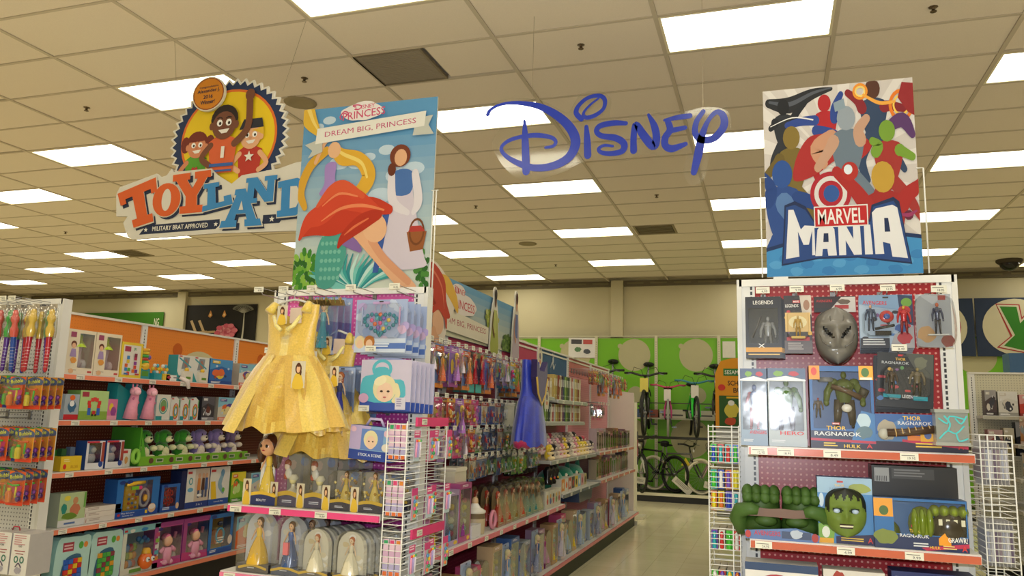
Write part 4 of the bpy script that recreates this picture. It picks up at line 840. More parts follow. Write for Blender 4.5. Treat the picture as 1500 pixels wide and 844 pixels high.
def figure(mb, x, y, z, h, body='b02c2c', legs='2a3a78', head='d0a078', bulk=1.0, arm=None, boots=None):
    arm = arm or body; boots = boots or legs
    for s in (-1, 1):
        mb.tube([(x+s*.055*h*bulk, y, z+.48*h), (x+s*.075*h*bulk, y-.01*h, z+.27*h), (x+s*.085*h*bulk, y, z+.05*h)], [.06*h*bulk, .05*h*bulk, .034*h*bulk], legs, 8)
        mb.ell(x+s*.09*h*bulk, y-.03*h, z+.025*h, .035*h, .06*h, .025*h, boots, 8, 5)
        mb.tube([(x+s*.12*h*bulk, y, z+.78*h), (x+s*.185*h*bulk, y-.01*h, z+.62*h), (x+s*.2*h*bulk, y-.05*h, z+.46*h)], [.05*h*bulk, .043*h*bulk, .032*h*bulk], arm, 8)
        mb.ell(x+s*.2*h*bulk, y-.055*h, z+.43*h, .034*h*bulk, .03*h*bulk, .04*h*bulk, arm, 8, 5); mb.ell(x+s*.115*h*bulk, y, z+.79*h, .06*h*bulk, .055*h*bulk, .055*h*bulk, arm, 8, 5)
    mb.lathe(x, y, [(.08*h*bulk, z+.44*h), (.085*h*bulk, z+.52*h), (.1*h*bulk, z+.66*h), (.125*h*bulk, z+.77*h), (.06*h*bulk, z+.84*h), (.035*h*bulk, z+.86*h)], body, 12)
    for s in (-1, 1): mb.ell(x+s*.045*h*bulk, y-.085*h*bulk, z+.73*h, .05*h*bulk, .03*h*bulk, .04*h*bulk, body, 8, 5)
    mb.ell(x, y-.01*h, z+.925*h, .05*h, .055*h, .068*h, head, 12, 8)
    return mb
def plush(mb, x, y, z, h, fur, pale):
    mb.ell(x, y, z+.3*h, .26*h, .22*h, .3*h, fur, 12, 8); mb.ell(x, y-.12*h, z+.28*h, .17*h, .13*h, .2*h, pale, 10, 6)
    mb.ell(x, y-.08*h, z+.74*h, .24*h, .22*h, .22*h, fur, 12, 8); mb.ell(x, y-.26*h, z+.68*h, .13*h, .13*h, .1*h, pale, 10, 6); mb.ell(x, y-.38*h, z+.71*h, .04*h, .03*h, .03*h, '1a1412', 8, 5)
    for s in (-1, 1):
        mb.ell(x+s*.24*h, y-.02*h, z+.72*h, .07*h, .1*h, .18*h, fur, 8, 6); mb.ell(x+s*.17*h, y-.24*h, z+.12*h, .12*h, .2*h, .12*h, pale, 10, 6); mb.ell(x+s*.26*h, y-.18*h, z+.42*h, .09*h, .15*h, .09*h, pale, 8, 6)
        mb.ell(x+s*.09*h, y-.28*h, z+.8*h, .026*h, .02*h, .032*h, '141210', 6, 4)
    return mb
def art(P, w, h, bg, pal, seed, title=None, tcol='ffffff', x0=None, z0=0):
    """invented package print: background, sweep, picture blobs, logo block, text strip"""
    r = random.Random(seed); x0 = -w/2 if x0 is None else x0
    P.poly([(x0, z0+h*.55), (x0+w*.5, z0+h*.72), (x0+w, z0+h*.6), (x0+w, z0+h), (x0, z0+h)], pal[0])
    for k in range(3): P.blob(x0+w*(.25+.5*r.random()), z0+h*(.3+.35*r.random()), w*.2, h*.16, pal[(k+1) % len(pal)], seed+k)
    for k in range(5): P.ell(x0+w*(.12+.76*r.random()), z0+h*(.2+.55*r.random()), w*.05, h*.05, [mixc(pal[k % len(pal)], 'ffffff', .45), mixc(pal[k % len(pal)], '201818', .5)][k % 2], 8)
    P.blob(x0+w*.5, z0+h*.45, w*.16, h*.17, pal[-1], seed+9)
    P.rect(x0, z0, x0+w, z0+h*.13, pal[1 % len(pal)]); P.lines(x0+w*.07, z0+h*.075, w*.6, 2, h*.04, tcol, seed)
    if title: P.text(title, x0+w*.5, z0+h*.87, w*.8, h*.1, tcol, .015)
    else: P.rect(x0+w*.08, z0+h*.82, x0+w*.42, z0+h*.93, pal[2 % len(pal)]); P.lines(x0+w*.11, z0+h*.89, w*.26, 2, h*.035, 'f4f4f0', seed+2)
    return P
def carton(name, w, h, d, body, draw=None, side=None, mat='card'):
    mb = MB().box(-w/2, 0, 0, w/2, d, h, side or body, front=body); P = Pr(mb, 0)
    if draw: draw(P)
    if side: # print a strip and panel on the two sides too
        for s in (-1, 1):
            x = s*(w/2+.0004); mb.add([(x, d*.1, h*.06), (x, d*.9, h*.06), (x, d*.9, h*.2), (x, d*.1, h*.2)], [(0, 1, 2, 3) if s > 0 else (3, 2, 1, 0)], body)
    return mb.build(name, mat)
def window_box(name, w, h, d, body, win, inner, toy, draw=None, side=None, part='toy', back=None):
    """win = (x0,z0,x1,z1): opening in the front with a clear pane, toy(mb) stands inside"""
    x0, z0, x1, z1 = win; t = .0015; mb = MB(); sd = side or body
    mb.box(-w/2, 0, 0, -w/2+t, d, h, sd); mb.box(w/2-t, 0, 0, w/2, d, h, sd); mb.box(-w/2+t, 0, 0, w/2-t, d, t, sd); mb.box(-w/2+t, 0, h-t, w/2-t, d, h, sd)
    mb.box(-w/2+t, d-t, t, w/2-t, d, h-t, inner)
    for a in ((-w/2+t, t, x0, h-t), (x1, t, w/2-t, h-t), (x0, t, x1, z0), (x0, z1, x1, h-t)):
        if a[2]-a[0] > 1e-4 and a[3]-a[1] > 1e-4: mb.box(a[0], 0, a[1], a[2], t, a[3], body)
    if draw: draw(Pr(mb, 0))
    if back: back(Pr(mb, d-t-.0005))
    o = mb.build(name, 'card')
    MB().box(x0, .0004, z0, x1, .0009, z1, 'ffffff').build('window', 'clear', o)
    tm = MB(); toy(tm); tm.build(part, 'gloss', o)
    return o
def speckle(P, w, h, seed, n=14):
    r = random.Random(seed); cs = ['e8e4e0', '2a2a34', 'c8404c', '4a78b8', 'e0b040', '5a9a58', '8a5a98']
    for k in range(n): P.blob(r.uniform(-.44, .44)*w, r.uniform(.12, .78)*h, w*r.uniform(.03, .09), h*r.uniform(.015, .05), cs[r.randrange(7)], seed+k, 8)
def blister(name, w, h, card, draw, bub, toy, part='toy', dep=.035, tmat='gloss'):
    """hanging card: bub=(x0,z0,x1,z1) clear bubble over the toy"""
    mb = MB(); P_ = [(-w/2, 0), (w/2, 0), (w/2, h), (-w/2, h)]
    mb.box(-w/2, 0, 0, w/2, .0012, h, 'c9c6bd', front=card); P = Pr(mb, 0, step=.0002); speckle(P, w, h, int(w*1000+h*3000)); Q = Pr(mb, P.y); draw(Q); P = Pr(mb, min(-.003, Q.y)); P.rect(-.012, h-.016, .012, h-.009, '3a3836')
    o = mb.build(name, 'card'); x0, z0, x1, z1 = bub; cc = .18*min(x1-x0, z1-z0)
    pts = [(x0+cc, z0), (x1-cc, z0), (x1, z0+cc), (x1, z1-cc), (x1-cc, z1), (x0+cc, z1), (x0, z1-cc), (x0, z0+cc)]
    b = MB(); n = 8; c0 = ((x0+x1)/2, (z0+z1)/2)
    inn = [(c0[0]+(x-c0[0])*.9, c0[1]+(z-c0[1])*.93) for x, z in pts]
    b.add([(x, -.003, z) for x, z in pts]+[(x, -dep, z) for x, z in inn], [(i, (i+1) % n, n+(i+1) % n, n+i) for i in range(n)]+[tuple(range(n, 2*n))], 'ffffff')
    b.build('blister', 'clear', o); tm = MB(); toy(tm); tm.build(part, tmat, o); return o
def domepack(name, w, h, d, base, toy, draw, insert='cfd4da', part='doll'):
    """arched clear shell over a printed insert and base"""
    mb = MB().box(-w/2+.004, .004, 0, w/2-.004, d-.004, h*.13, base); P = Pr(mb, .004); draw(P)
    n = 12; arch = [(-w/2*.96, h*.1)]+[(-w/2*.96*math.cos(PI*i/n), h*.98-w/2+w/2*.96*math.sin(PI*i/n)) for i in range(n+1)]+[(w/2*.96, h*.1)]
    mb.prism(arch, d*.8, d*.8+.001, insert); Q = Pr(mb, d*.8, step=.0003); rq = random.Random(int(w*999+h*777))
    for k in range(9): Q.blob(rq.uniform(-.3, .3)*w, rq.uniform(.2, .85)*h, w*.13, h*.06, mixc(insert, ['ffffff', 'c8a860', '8a7868', 'e8d8b0'][k % 4], .5), k, 9)
    o = mb.build(name, 'card')
    out = [(-w/2, 0)]+[(-w/2*math.cos(PI*i/n), h-w/2+w/2*math.sin(PI*i/n)) for i in range(n+1)]+[(w/2, 0)]
    MB().prism(out, 0, d, 'ffffff').build('clear_shell', 'clear', o)
    tm = MB(); toy(tm); tm.build(part, 'gloss', o); return o
def put(fr, o, x, y, z, label, cat, group=None, rz=0, rx=0, ry=0):
    fr.put(o, x, y, z, rz, rx, ry); return tag(o, label, cat, group)
def behind(fr, o, n, dy, x, y, z, label, cat, group, dx=0, dz=0):
    """copies hanging or standing behind the front one"""
    for k in range(1, n+1):
        c = copy_tree(o); fr.put(c, x+dx*k, y+dy*k, z+dz*k); tag(c, label+(', %s back' % ['one','two','three','four','five','six'][k-1] if n > 1 else ''), cat, group)

# ================================================================== RED HERO STAND (frame FB, stand centre x=0 at world .349)
cx_ = .349
def LX(a, b): return ((a+b)/2-cx_, b-a)
# dark figure box
def t1(mb): figure(mb, .02, .035, .03, .17, 'a8aab0', '8f9198', 'b8bac0', 1.0); mb.tube([(-.05, .03, .1), (-.01, .02, .2)], .004, '77777c', 5)
def d1(P): P.rect(-.0805, 0, .0805, .05, 'd89a2c'); P.rect(-.0805, 0, .0805, .028, '1c1c20'); P.text('LEGENDS', 0, .262, .09, .018, 'e8e6e2', .02); P.text('X', -.01, .058, .03, .018, 'f2f2f2', .02); P.rect(-.07, .015, .07, .02, 'e8c070')
o = window_box('boxed_action_figure', .161, .29, .07, '1d1d22', (-.066, .07, .066, .235), '2c2e34', t1, d1, '26221e', 'figure')
x, _ = LX(-.102, .059); put(FB, o, x, -.26, 1.795, 'dark boxed grey action figure with amber base band, top left of red stand', 'toy', 'figure boxes on the top left hook')
behind(FB, o, 2, .072, x, -.26, 1.795, 'dark figure box hanging behind the front one at top left of red stand', 'toy', 'figure boxes on the top left hook', .008, .004)
def t2(mb): figure(mb, 0, -.018, .075, .10, 'c8a050', 'b08838', 'd0b070', .9); mb.box(-.03, -.03, .066, .03, -.005, .078, 'd8b458')
def d2(P): P.rect(-.06, 0, .06, .06, '5c5458'); P.poly([(.01, .271), (.06, .271), (.06, .18), (.02, .19)], 'cfc4b8'); P.ell(.04, .225, .014, .024, 'a07860'); P.rect(-.02, .235, .012, .248, 'c22a2c'); P.text('MARVEL', -.004, .2415, .026, .009, 'f4f4f4', .03); P.text('LEGENDS', -.024, .222, .058, .014, 'f0eeea', .02); P.rect(-.05, .058, .05, .075, 'a8282c'); P.rect(-.055, .1, .055, .19, 'e8c27a'); P.ell(0, .145, .04, .03, 'f6e6b0', 14); P.lines(-.045, .045, .08, 4, .009, 'bdb5b5', 3)  # gold panel with a paler oval printed on the card behind the bubble
o = blister('carded_action_figure', .119, .271, '2b2529', d2, (-.048, .062, .048, .20), t2, 'figure', .045)
x, _ = LX(.071, .19); put(FB, o, x, -.25, 1.818, 'carded figure in gold backed bubble, second pack in the top row of red stand', 'toy', 'carded figures second hook')
behind(FB, o, 3, .05, x, -.25, 1.818, 'carded figure behind the gold bubble pack on the same hook', 'toy', 'carded figures second hook', .003, .003)
# grey mask
def mask_mesh(mb, w, h, dep, col, eye='1c1c1e', brow=0, chin=.5, mouth=None, hair=None, nose=.35, eyec=None):
    nu, nv = 28, 32; vs = []; fs = []; cs = []
    for j in range(nv+1):
        v = -1+2*j/nv
        wd = (1-max(0, -v)**1.8*chin)*(math.sqrt(max(0, 1-max(0, abs(v)-.0)**4)))
        for i in range(nu+1):
            u = -1+2*i/nu; r2 = min(1, u*u*.9+v*v*.35)
            y = dep*math.sqrt(max(0, 1-r2)); y += dep*nose*math.exp(-(u/.16)**2-((v+.12)/.25)**2); y -= dep*.28*(math.exp(-((abs(u)-.42)/.2)**2-((v-.12)/.15)**2))
            y += dep*.16*math.exp(-((v-.34-.25*abs(u)*brow)/.1)**2)*(abs(u) < .85) + dep*.12*math.exp(-((abs(u)-.5)/.25)**2-((v+.28)/.2)**2)
            y -= dep*.14*math.exp(-((v+.5)/.05)**2-(u/.35)**2)
            vs.append((u*w/2*wd, -y, h/2*(1+v)))
    o = len(mb.v); fl = []
    for j in range(nv):
        for i in range(nu):
            u = -1+2*(i+.5)/nu; v = -1+2*(j+.5)/nv; c = col; au = abs(u)
            q = ((au-.42)/.25)**2+((v-.10-(au-.42)*(.5+brow))/.10)**2
            if q < 1: c = eye
            if eyec and q < .3: c = eyec
            if mouth and abs(u) < .34 and abs(v+.52) < .09: c = '2c1c18' if abs(v+.52) > .05 else mouth
            if hair and v > .62+.12*math.sin(u*17)-.25*abs(u)*0 - (au > .8)*.5: c = hair
            fs.append((((j*(nu+1)+i), (j*(nu+1)+i+1), ((j+1)*(nu+1)+i+1), ((j+1)*(nu+1)+i)), c))
    if mb.M is not None: vs = [tuple(mb.M @ Vector(q)) for q in vs]
    mb.v += vs
    for f, c in fs: mb.f.append(tuple(a+o for a in f)); mb.c.append(C(c)); mb.sm.append(True)
    return mb
mb = MB().box(-.09, 0, .247, .09, .002, .321, '2b1a1e'); P = Pr(mb, 0); P.poly([(-.03, .247), (.09, .247), (.09, .318), (.03, .318)], 'd4cfcb'); P.text('AVENGERS', -.045, .30, .07, .012, 'c22a2c', .02); P.rect(.0, .262, .06, .28, 'b02c2c'); P.blob(.04, .295, .03, .014, '6a5a4c', 4); P.rect(-.085, .251, -.02, .268, '1a1a20'); P.rect(-.02, .255, .015, .257, 'eeeeee')
o = mb.build('mask_header_card', 'card')
mk = MB(); mask_mesh(mk, .185, .262, .10, '7d7a75', '191a1c', .3, .38)
for s in (-1, 1): mk.tube([(s*.03, -.104, .075), (s*.062, -.085, .10), (s*.075, -.055, .15)], .0035, '66635f', 5); mk.tube([(s*.018, -.10, .17), (s*.03, -.09, .21), (s*.022, -.06, .25)], .003, '66635f', 5)
mk.build('mask', 'gloss', o); mk_ = o.children[0]
x, _ = LX(.206, .386); put(FB, o, x, -.2, 1.768, 'grey moulded robot face mask hanging under a small header card', 'toy mask', 'masks on the third hook')
c = copy_tree(o); FB.put(c, x+.004, -.16, 1.772); tag(c, 'grey robot mask tucked right behind the front grey mask', 'toy mask', 'masks on the third hook')
# big avengers-blue two pack
def t3(mb): figure(mb, -.065, -.015, .075, .12, '3a4a68', '2c3850', 'caa080', .9); mb.ell(.0, -.02, .14, .03, .008, .028, 'b8323a', 14, 8); mb.ell(.0, -.028, .14, .014, .006, .013, '3a5aa8', 10, 6); mb.box(-.05, -.03, .055, .015, -.008, .075, '24262c'); mb.tube([(-.05, -.02, .085), (.03, -.03, .1)], .006, '2c3038', 6); figure(mb, .07, -.015, .06, .13, 'b02c30', '7a2428', 'c89c3c', 1.0)
def d3(P): P.poly([(-.11, .241), (.11, .241), (.11, .16), (-.11, .2)], '7a9ac0'); P.text('AVENGERS', -.045, .205, .1, .018, 'c22a34', .03, rot=-.05); P.poly([(.05, .241), (.11, .235), (.11, .1), (.06, .12)], '2c3a5c'); P.ell(.085, .205, .022, .02, '6a9a3c'); P.ell(.075, .17, .025, .02, 'b83034'); P.rect(-.11, 0, .01, .045, '1e2230'); P.poly([(.01, 0), (.11, 0), (.11, .1), (.03, .06)], '9c9ca4'); P.blob(.07, .045, .035, .03, 'a8303a', 3); P.blob(.06, .09, .03, .02, '3a5a9a', 5); P.lines(-.1, .036, .1, 3, .011, 'c9ccd4', 5)
o = blister('figure_two_pack', .22, .241, 'a8bcd4', d3, (-.1, .05, .03, .175), t3, 'figures', .045)
x, _ = LX(.395, .615); put(FB, o, x, -.25, 1.843, 'pale blue two-figure card with red disc toy in its bubble', 'toy', 'blue cards on the fourth hook')
behind(FB, o, 3, .05, x, -.25, 1.843, 'pale blue two-figure card hanging behind the front blue card', 'toy', 'blue cards on the fourth hook', .004, -.004)
# clear shaped blister
mb = MB().box(-.07, 0, .0, .07, .0012, .236, 'a9aeb8'); P = Pr(mb, 0); P.blob(.05, .03, .03, .03, '8a2c34', 3); P.blob(-.03, .06, .04, .04, 'c99a68', 5); P.poly([(-.06, .236), (.05, .236), (.0, .19)], 'c8ccd6'); P.rect(.02, .21, .05, .23, 'a8303a')
o = mb.build('clear_blister_figure', 'card'); pts = catmull([(-.075, .03), (-.06, .0), (.05, .0), (.078, .05), (.075, .17), (.05, .22), (-.055, .225), (-.078, .16)], 3, True)
MB().prism(pts, -.05, -.002, 'ffffff').build('blister', 'clear', o); tm = MB(); figure(tm, .01, -.028, .055, .14, '333c5a', '23283a', 'b8583a', .75); tm.box(-.03, -.04, .05, .05, -.01, .056, 'c0c4c8'); tm.build('figure', 'gloss', o)
x, _ = LX(.615, .771); put(FB, o, x, -.27, 1.844, 'clear rounded blister with slim dark figure, top right of red stand', 'toy')
# black twin pack
def t4(mb): figure(mb, -.055, -.015, .06, .11, '4a3c34', '33302c', '8a7058', 1.0); figure(mb, .045, -.015, .055, .125, '6c6250', '3a342c', '9a8a5c', 1.15); mb.box(-.09, -.03, .04, -.02, -.005, .055, '2f9ab0'); mb.box(.03, -.03, .035, .085, -.005, .052, '2f9ab0')
def d4(P): P.poly([(.0, .24), (.11, .24), (.11, .13), (.05, .15)], '4a4c46'); P.blob(.06, .2, .03, .03, '6a6c5a', 2); P.rect(-.03, .225, -.008, .233, 'c22a2c'); P.text('THOR', -.02, .212, .04, .012, 'e8b83c', .03); P.text('RAGNAROK', -.04, .195, .11, .012, 'b8bcc0', .02); P.rect(0, .07, .022, .079, 'c22a2c'); P.text('LEGENDS', .02, .05, .06, .014, 'f0f0f0', .03); P.rect(-.11, 0, .11, .02, '101418')
o = blister('black_figure_two_pack', .226, .24, '161a1e', d4, (-.1, .035, .1, .18), t4, 'figures', .05)
x, _ = LX(.446, .672); put(FB, o, x, -.27, 1.579, 'black two-figure card with teal stands hanging above the long hammer box', 'toy', 'black cards on the low hook', rx=0, ry=.06)
behind(FB, o, 3, .05, x, -.27, 1.579, 'black two-figure card hanging behind the front black card', 'toy', 'black cards on the low hook', .004, -.006)
# tall boxes on shelf one
def herobox(name, w, h, d, fig, body, hdr, title, side='1a1a1e', bg='9aa0a8'):
    def dr(P):
        P.rect(-w/2, h*.86, w/2, h, hdr); P.blob(-w*.2, h*.93, w*.15, h*.04, '7aa83c', 3); P.blob(w*.2, h*.93, w*.15, h*.035, 'b83440', 5); P.poly([(-w/2, h*.86), (0, h*.9), (w/2, h*.85), (w/2, h*.835), (-w/2, h*.84)], 'f2f4f8')
        P.rect(-w*.5, 0, w*.5, h*.1, body); P.lines(-w*.4, h*.07, w*.5, 2, h*.02, 'd8dce4', 4); P.text(title, w*.12, h*.17, w*.6, h*.045, 'd2322c', .02)
    return window_box(name, w, h, d, body, (-w*.43, h*.2, w*.43, h*.83), bg, fig, dr, side, 'figure')
o = herobox('tall_figure_box', .12, .345, .06, lambda m: figure(m, 0, .028, .07, .205, '2c4a90', 'b8333a', '3a5aa0', .85, 'b03038'), '8ea2bc', '4a5c80', 'AVENGERS'); x, _ = LX(-.125, -.012)
put(FB, o, x, -.34, 1.396, 'slim window box with blue and red figure at left end of upper shelf', 'toy')
o = herobox('tall_figure_box', .166, .348, .07, lambda m: figure(m, 0, .034, .06, .24, '4c7434', '4a3a5a', '527c38', 1.25, '557f3a'), 'b4bec8', '56688a', 'HERO', bg='b9bec4'); x, _ = LX(-.013, .153)
put(FB, o, x, -.34, 1.396, 'white window box with broad green figure beside the slim blue one', 'toy')
def t5(m):
    figure(m, .015, .05, .09, .25, '596b2c', '4a3e34', '5f7230', 1.5, '61752f', '3a302a'); m.tube([(-.04, .0, .27), (.02, -.005, .25), (.08, .0, .22)], .012, '5a4a3c', 8); m.ell(.02, -.005, .175, .022, .012, .018, 'c9c9c4', 10, 6); m.tube([(.085, .04, .23), (.10, .03, .26)], .02, '4c4640', 8)
    figure(m, -.095, .03, .13, .09, '6a5a50', '4a4440', 'b83a30', 1.1); m.lathe(-.06, .04, [(.028, .29), (.035, .3), (.028, .31)], '8a8c90', 10)
def d5(P):
    w, h = .262, .36; P.rect(-w/2, h*.83, -w*.33, h, 'e89a2c'); P.ell(-w*.42, h*.93, .012, .018, 'd8402c'); P.rect(w*.28, h*.83, w/2, h, 'f0b02c'); P.ell(w*.38, h*.92, .016, .02, '4c7a34'); P.rect(w*.3, h*.83, w*.48, h*.86, 'f4f0e0')
    P.rect(-w/2, 0, w/2, h*.21, '1f2c50'); P.poly([(w*.12, h*.05), (w*.5, h*.02), (w*.5, h*.42), (w*.3, h*.46), (w*.2, h*.3)], '3f78b8'); P.blob(w*.33, h*.34, .03, .035, 'b9d2e4', 7); P.blob(w*.33, h*.2, .035, .03, '5c7a8a', 8)
    P.poly([(-w*.5, h*.09), (w*.5, h*.07), (w*.5, h*.1), (-w*.5, h*.12)], 'b8304c'); P.rect(-w*.16, h*.285, -w*.04, h*.31, 'c22a2c'); P.text('MARVEL', -w*.1, h*.297, w*.1, h*.016, 'ffffff', .03)
    P.text('THOR', -w*.1, h*.245, w*.3, h*.048, 'f0c63c', .03); P.text('RAGNAROK', -w*.08, h*.175, w*.72, h*.05, 'dfe3e8', .02); P.rect(-w*.48, 0, w*.5, h*.068, '26203c'); P.lines(-w*.3, h*.055, w*.26, 2, h*.028, 'e8c84c', 3); P.text('HULK', w*.14, h*.032, w*.26, h*.042, 'f4cc3c', .03); P.text('A', w*.4, h*.04, w*.09, h*.05, 'e03a34', .04)
o = window_box('large_figure_box', .262, .36, .12, '2f66ac', (-.118, .085, .118, .335), '2f6cb4', t5, d5, '0e0e10', 'figure')
x, _ = LX(.167, .429); put(FB, o, x, -.35, 1.396, 'large blue window box with armoured green gladiator figure and yellow white lettering', 'toy')
mb = MB().box(-.1775, 0, 0, .1775, .07, .155, '28508c', front='2e5ea4'); P = Pr(mb, 0); w, h = .355, .155
P.poly([(-w/2, h*.4), (-w*.2, h*.9), (-w*.1, h*.6), (-w*.15, h*.2), (-w/2, 0)], '4a7ab4'); P.blob(-w*.36, h*.55, .04, .05, 'a9a08c', 4); P.rect(-w/2, 0, w/2, h*.25, '26203c'); P.poly([(-w*.2, h*.25), (w/2, h*.1), (w/2, h*.18), (-w*.2, h*.32)], 'c22c54')
P.text('THOR', -.03, .138, .07, .018, 'f0c63c', .03); P.text('RAGNAROK', -.02, .117, .13, .016, 'dfe3e8', .02); P.lines(-.02, .03, .12, 2, .012, 'f0c84c', 3); P.text('A', .15, .028, .02, .026, 'e03a34', .04); P.rect(-.05, .045, .03, .065, 'e8822c'); P.rect(.0, .042, .055, .098, 'f2b42c'); P.ell(.028, .07, .014, .018, '5a6ca8')
o = mb.build('toy_hammer_box', 'card'); mb = MB().tube([(-.13, -.018, .075), (-.06, -.022, .078), (.09, -.024, .10)], [.017, .0165, .0165], '4e3a2c', 10)
for k in range(7): mb.tube([(-.10+k*.026, -.0205, .0765+k*.0032), (-.096+k*.026, -.0205, .077+k*.0032)], .0185, 'c8a468', 10)
mb.ell(-.145, -.018, .07, .022, .018, .024, 'b8b8b0', 10, 6); mb.build('hammer_handle', 'gloss', o)
mb = MB().box(.048, -.075, .03, .168, 0, .178, '8f938f'); 
for z in (.03, .165): mb.box(.044, -.08, z, .172, .004, z+.014, '9ea29e')
P = Pr(mb, -.0755, step=.0008)
for pts in ([(.06,.06),(.09,.09),(.12,.08),(.15,.11)], [(.06,.14),(.09,.12),(.1,.15),(.15,.14)], [(.09,.09),(.1,.12),(.08,.15)], [(.12,.08),(.13,.05),(.16,.06)], [(.12,.14),(.14,.12),(.16,.15)]): P.stroke(pts, .006, '55c8d0', 3)
mb.build('hammer_head', 'gloss', o)
x, _ = LX(.425, .780); put(FB, o, x, -.35, 1.396, 'blue box holding a toy hammer with grey head and teal cracks', 'toy', rz=0)
# second shelf
def fist(mb, sx, x0):
    G = '3d5a22'
    mb.ell(x0, -.02, .135, .082, .07, .085, G, 16, 10); mb.ell(x0-sx*.005, -.03, .055, .085, .075, .058, '33501d', 14, 8)
    for k in range(4):
        c = ['42622a', '3a5822'][k % 2]; mb.ell(x0-.057+.038*k, -.045, .192, .026, .05, .036, c, 12, 8); mb.ell(x0-.056+.0375*k, -.08, .172, .024, .026, .026, c, 10, 8)
    mb.tube([(x0+sx*.07, -.02, .03), (x0+sx*.098, -.045, .08), (x0+sx*.088, -.085, .115), (x0+sx*.04, -.105, .125), (x0+sx*.01, -.108, .118)], [.045, .042, .034, .028, .02], '42622a', 12)
    mb.ell(x0-sx*.02, -.09, .075, .05, .03, .028, '35521e', 12, 8)
mb = MB(); fist(mb, -1, -.085); fist(mb, 1, .085); o = mb.build('foam_fists', 'rubber')
MB().prism([(-.14, .095), (-.13, .135), (-.05, .128), (0, .132), (.06, .128), (.13, .135), (.14, .10), (.05, .092), (-.06, .095)], -.112, -.104, '6d4a30').build('band', 'card', o)
mb = MB().box(-.15, -.13, 0, .15, .05, .012, '8a2c34', front='7a9ac4'); mb.prism([(-.15, 0), (.15, 0), (.155, .03), (.06, .055), (-.155, .035)], -.135, -.128, '5878b4'); P = Pr(mb, -.136); P.text('AVENGERS', -.06, .027, .11, .02, 'c22a34', .03); P.rect(0, .01, .12, .04, '3a4a70'); P.ell(-.14, .02, .012, .016, 'b8302c'); P.ell(.135, .02, .014, .018, 'a8302c'); P.blob(.06, .03, .03, .02, 'b8c4d8', 2); mb.build('display_tray', 'card', o)
x, _ = LX(-.135, .205); put(FB, o, x, -.24, .995, 'pair of big dark green foam fists on a printed tray', 'toy')
mb = MB().box(-.11, 0, 0, .11, .10, .277, '3b7cc0', front='4a8cce'); P = Pr(mb, 0); P.rect(-.11, .21, .11, .277, '9cc0e0'); P.rect(-.03, .255, -.005, .263, 'c22a2c'); P.text('THOR', -.02, .243, .04, .011, 'f0d07a', .02); P.text('RAGNAROK', -.02, .228, .08, .010, '8aa8c8', .02); P.blob(.06, .235, .05, .022, '9aa84c', 5); P.poly([(-.11, 0), (-.05, 0), (-.045, .05), (-.07, .08), (-.11, .08)], '7cae44'); P.ell(-.08, .045, .016, .024, 'e8ece4'); P.rect(-.11, 0, -.05, .02, 'f0b02c'); P.poly([(-.04, .0), (.11, 0), (.11, .045), (-.04, .03)], '2a2450'); P.lines(-.02, .022, .09, 2, .009, 'f0c84c', 2); P.text('A', .095, .02, .02, .022, 'e03a34', .04); P.ell(-.095, .18, .01, .03, 'c6dcf0')
o = mb.build('mask_box', 'card'); mk = MB(); mask_mesh(mk, .165, .205, .05, '647a30', '23301a', -.5, .22, 'd8d4b8', '1c1f14', .5, None); mk.build('mask', 'rubber', o, (.0, -.002, .03))
for s in (-1, 1): q = MB().ell(s*.036, -.04, .139, .015, .008, .010, 'b8cce8', 8, 5); q.build('eye_lens', 'gloss', o)
x, _ = LX(.188, .407); put(FB, o, x, -.33, .995, 'blue box carrying a green monster face mask with black hair', 'toy mask')
mb = MB().box(-.17, 0, 0, .17, .14, .33, '1b1a1c', front='232224'); P = Pr(mb, 0); P.rect(-.16, .26, -.10, .32, 'bcbcbc'); [P.rect(-.155+k*.007, .262, -.152+k*.007, .285, '333333', True) for k in range(7)]; P.y -= .0004; P.rect(-.09, .275, .08, .32, '4a494b'); P.lines(-.08, .31, .15, 3, .012, '8a898b', 3)
o = mb.build('plain_box', 'card'); x, _ = LX(.424, .767); put(FB, o, x, -.18, .995, 'plain black box back with barcode behind the green fist box', 'box')
def t6(m):
    m.ell(.01, .04, .10, .052, .05, .075, '7c9026', 12, 8)
    for k in range(3): m.ell(-.02+k*.028, .01, .11, .016, .03, .06, '6c8022', 8, 6)
    m.ell(.115, .04, .09, .07, .05, .075, '3c352a', 14, 8)
    for k in range(4): m.ell(.06+k*.035, .03, .16, .022, .035, .025, '7c9026', 10, 6); m.box(.068+k*.028, -.0105+.008, .105, .082+k*.028, .0, .13, 'd8d6c0')
    m.ell(-.11, .04, .06, .04, .03, .05, '54681e', 10, 6)
def d6(P):
    w, h = .352, .207; P.rect(-w/2, h*.62, -w*.29, h*.98, 'e8a02c'); P.ell(-w*.39, h*.74, .018, .02, '4c6c34'); P.rect(-w/2, 0, w/2, h*.28, '22305c'); P.blob(-w*.38, h*.22, .05, .035, '7c8a3c', 4); P.poly([(w*.05, 0), (w/2, h*.1), (w/2, h*.18), (w*.0, h*.05)], 'c22c54')
    P.rect(-.035, h*.44, -.012, h*.49, 'c22a2c'); P.text('THOR', -.02, h*.37, .045, .014, 'f0c63c', .03); P.text('RAGNAROK', -.025, h*.27, .11, .014, 'dfe3e8', .02); P.poly([(.065, h*.12), (.11, h*.12), (.11, h*.25), (.088, h*.36), (.065, h*.25)], 'f2a01c'); P.text('GRAWR!', .135, h*.24, .07, .022, 'f6f6f2', .03); P.text('HULK', .05, h*.07, .04, .012, 'f0c63c', .03); P.lines(.08, h*.1, .06, 2, .009, 'e8d080', 3); P.lines(-.03, h*.12, .06, 2, .01, 'dfe3e8', 6); P.text('A', .158, h*.08, .02, .022, 'e03a34', .04)
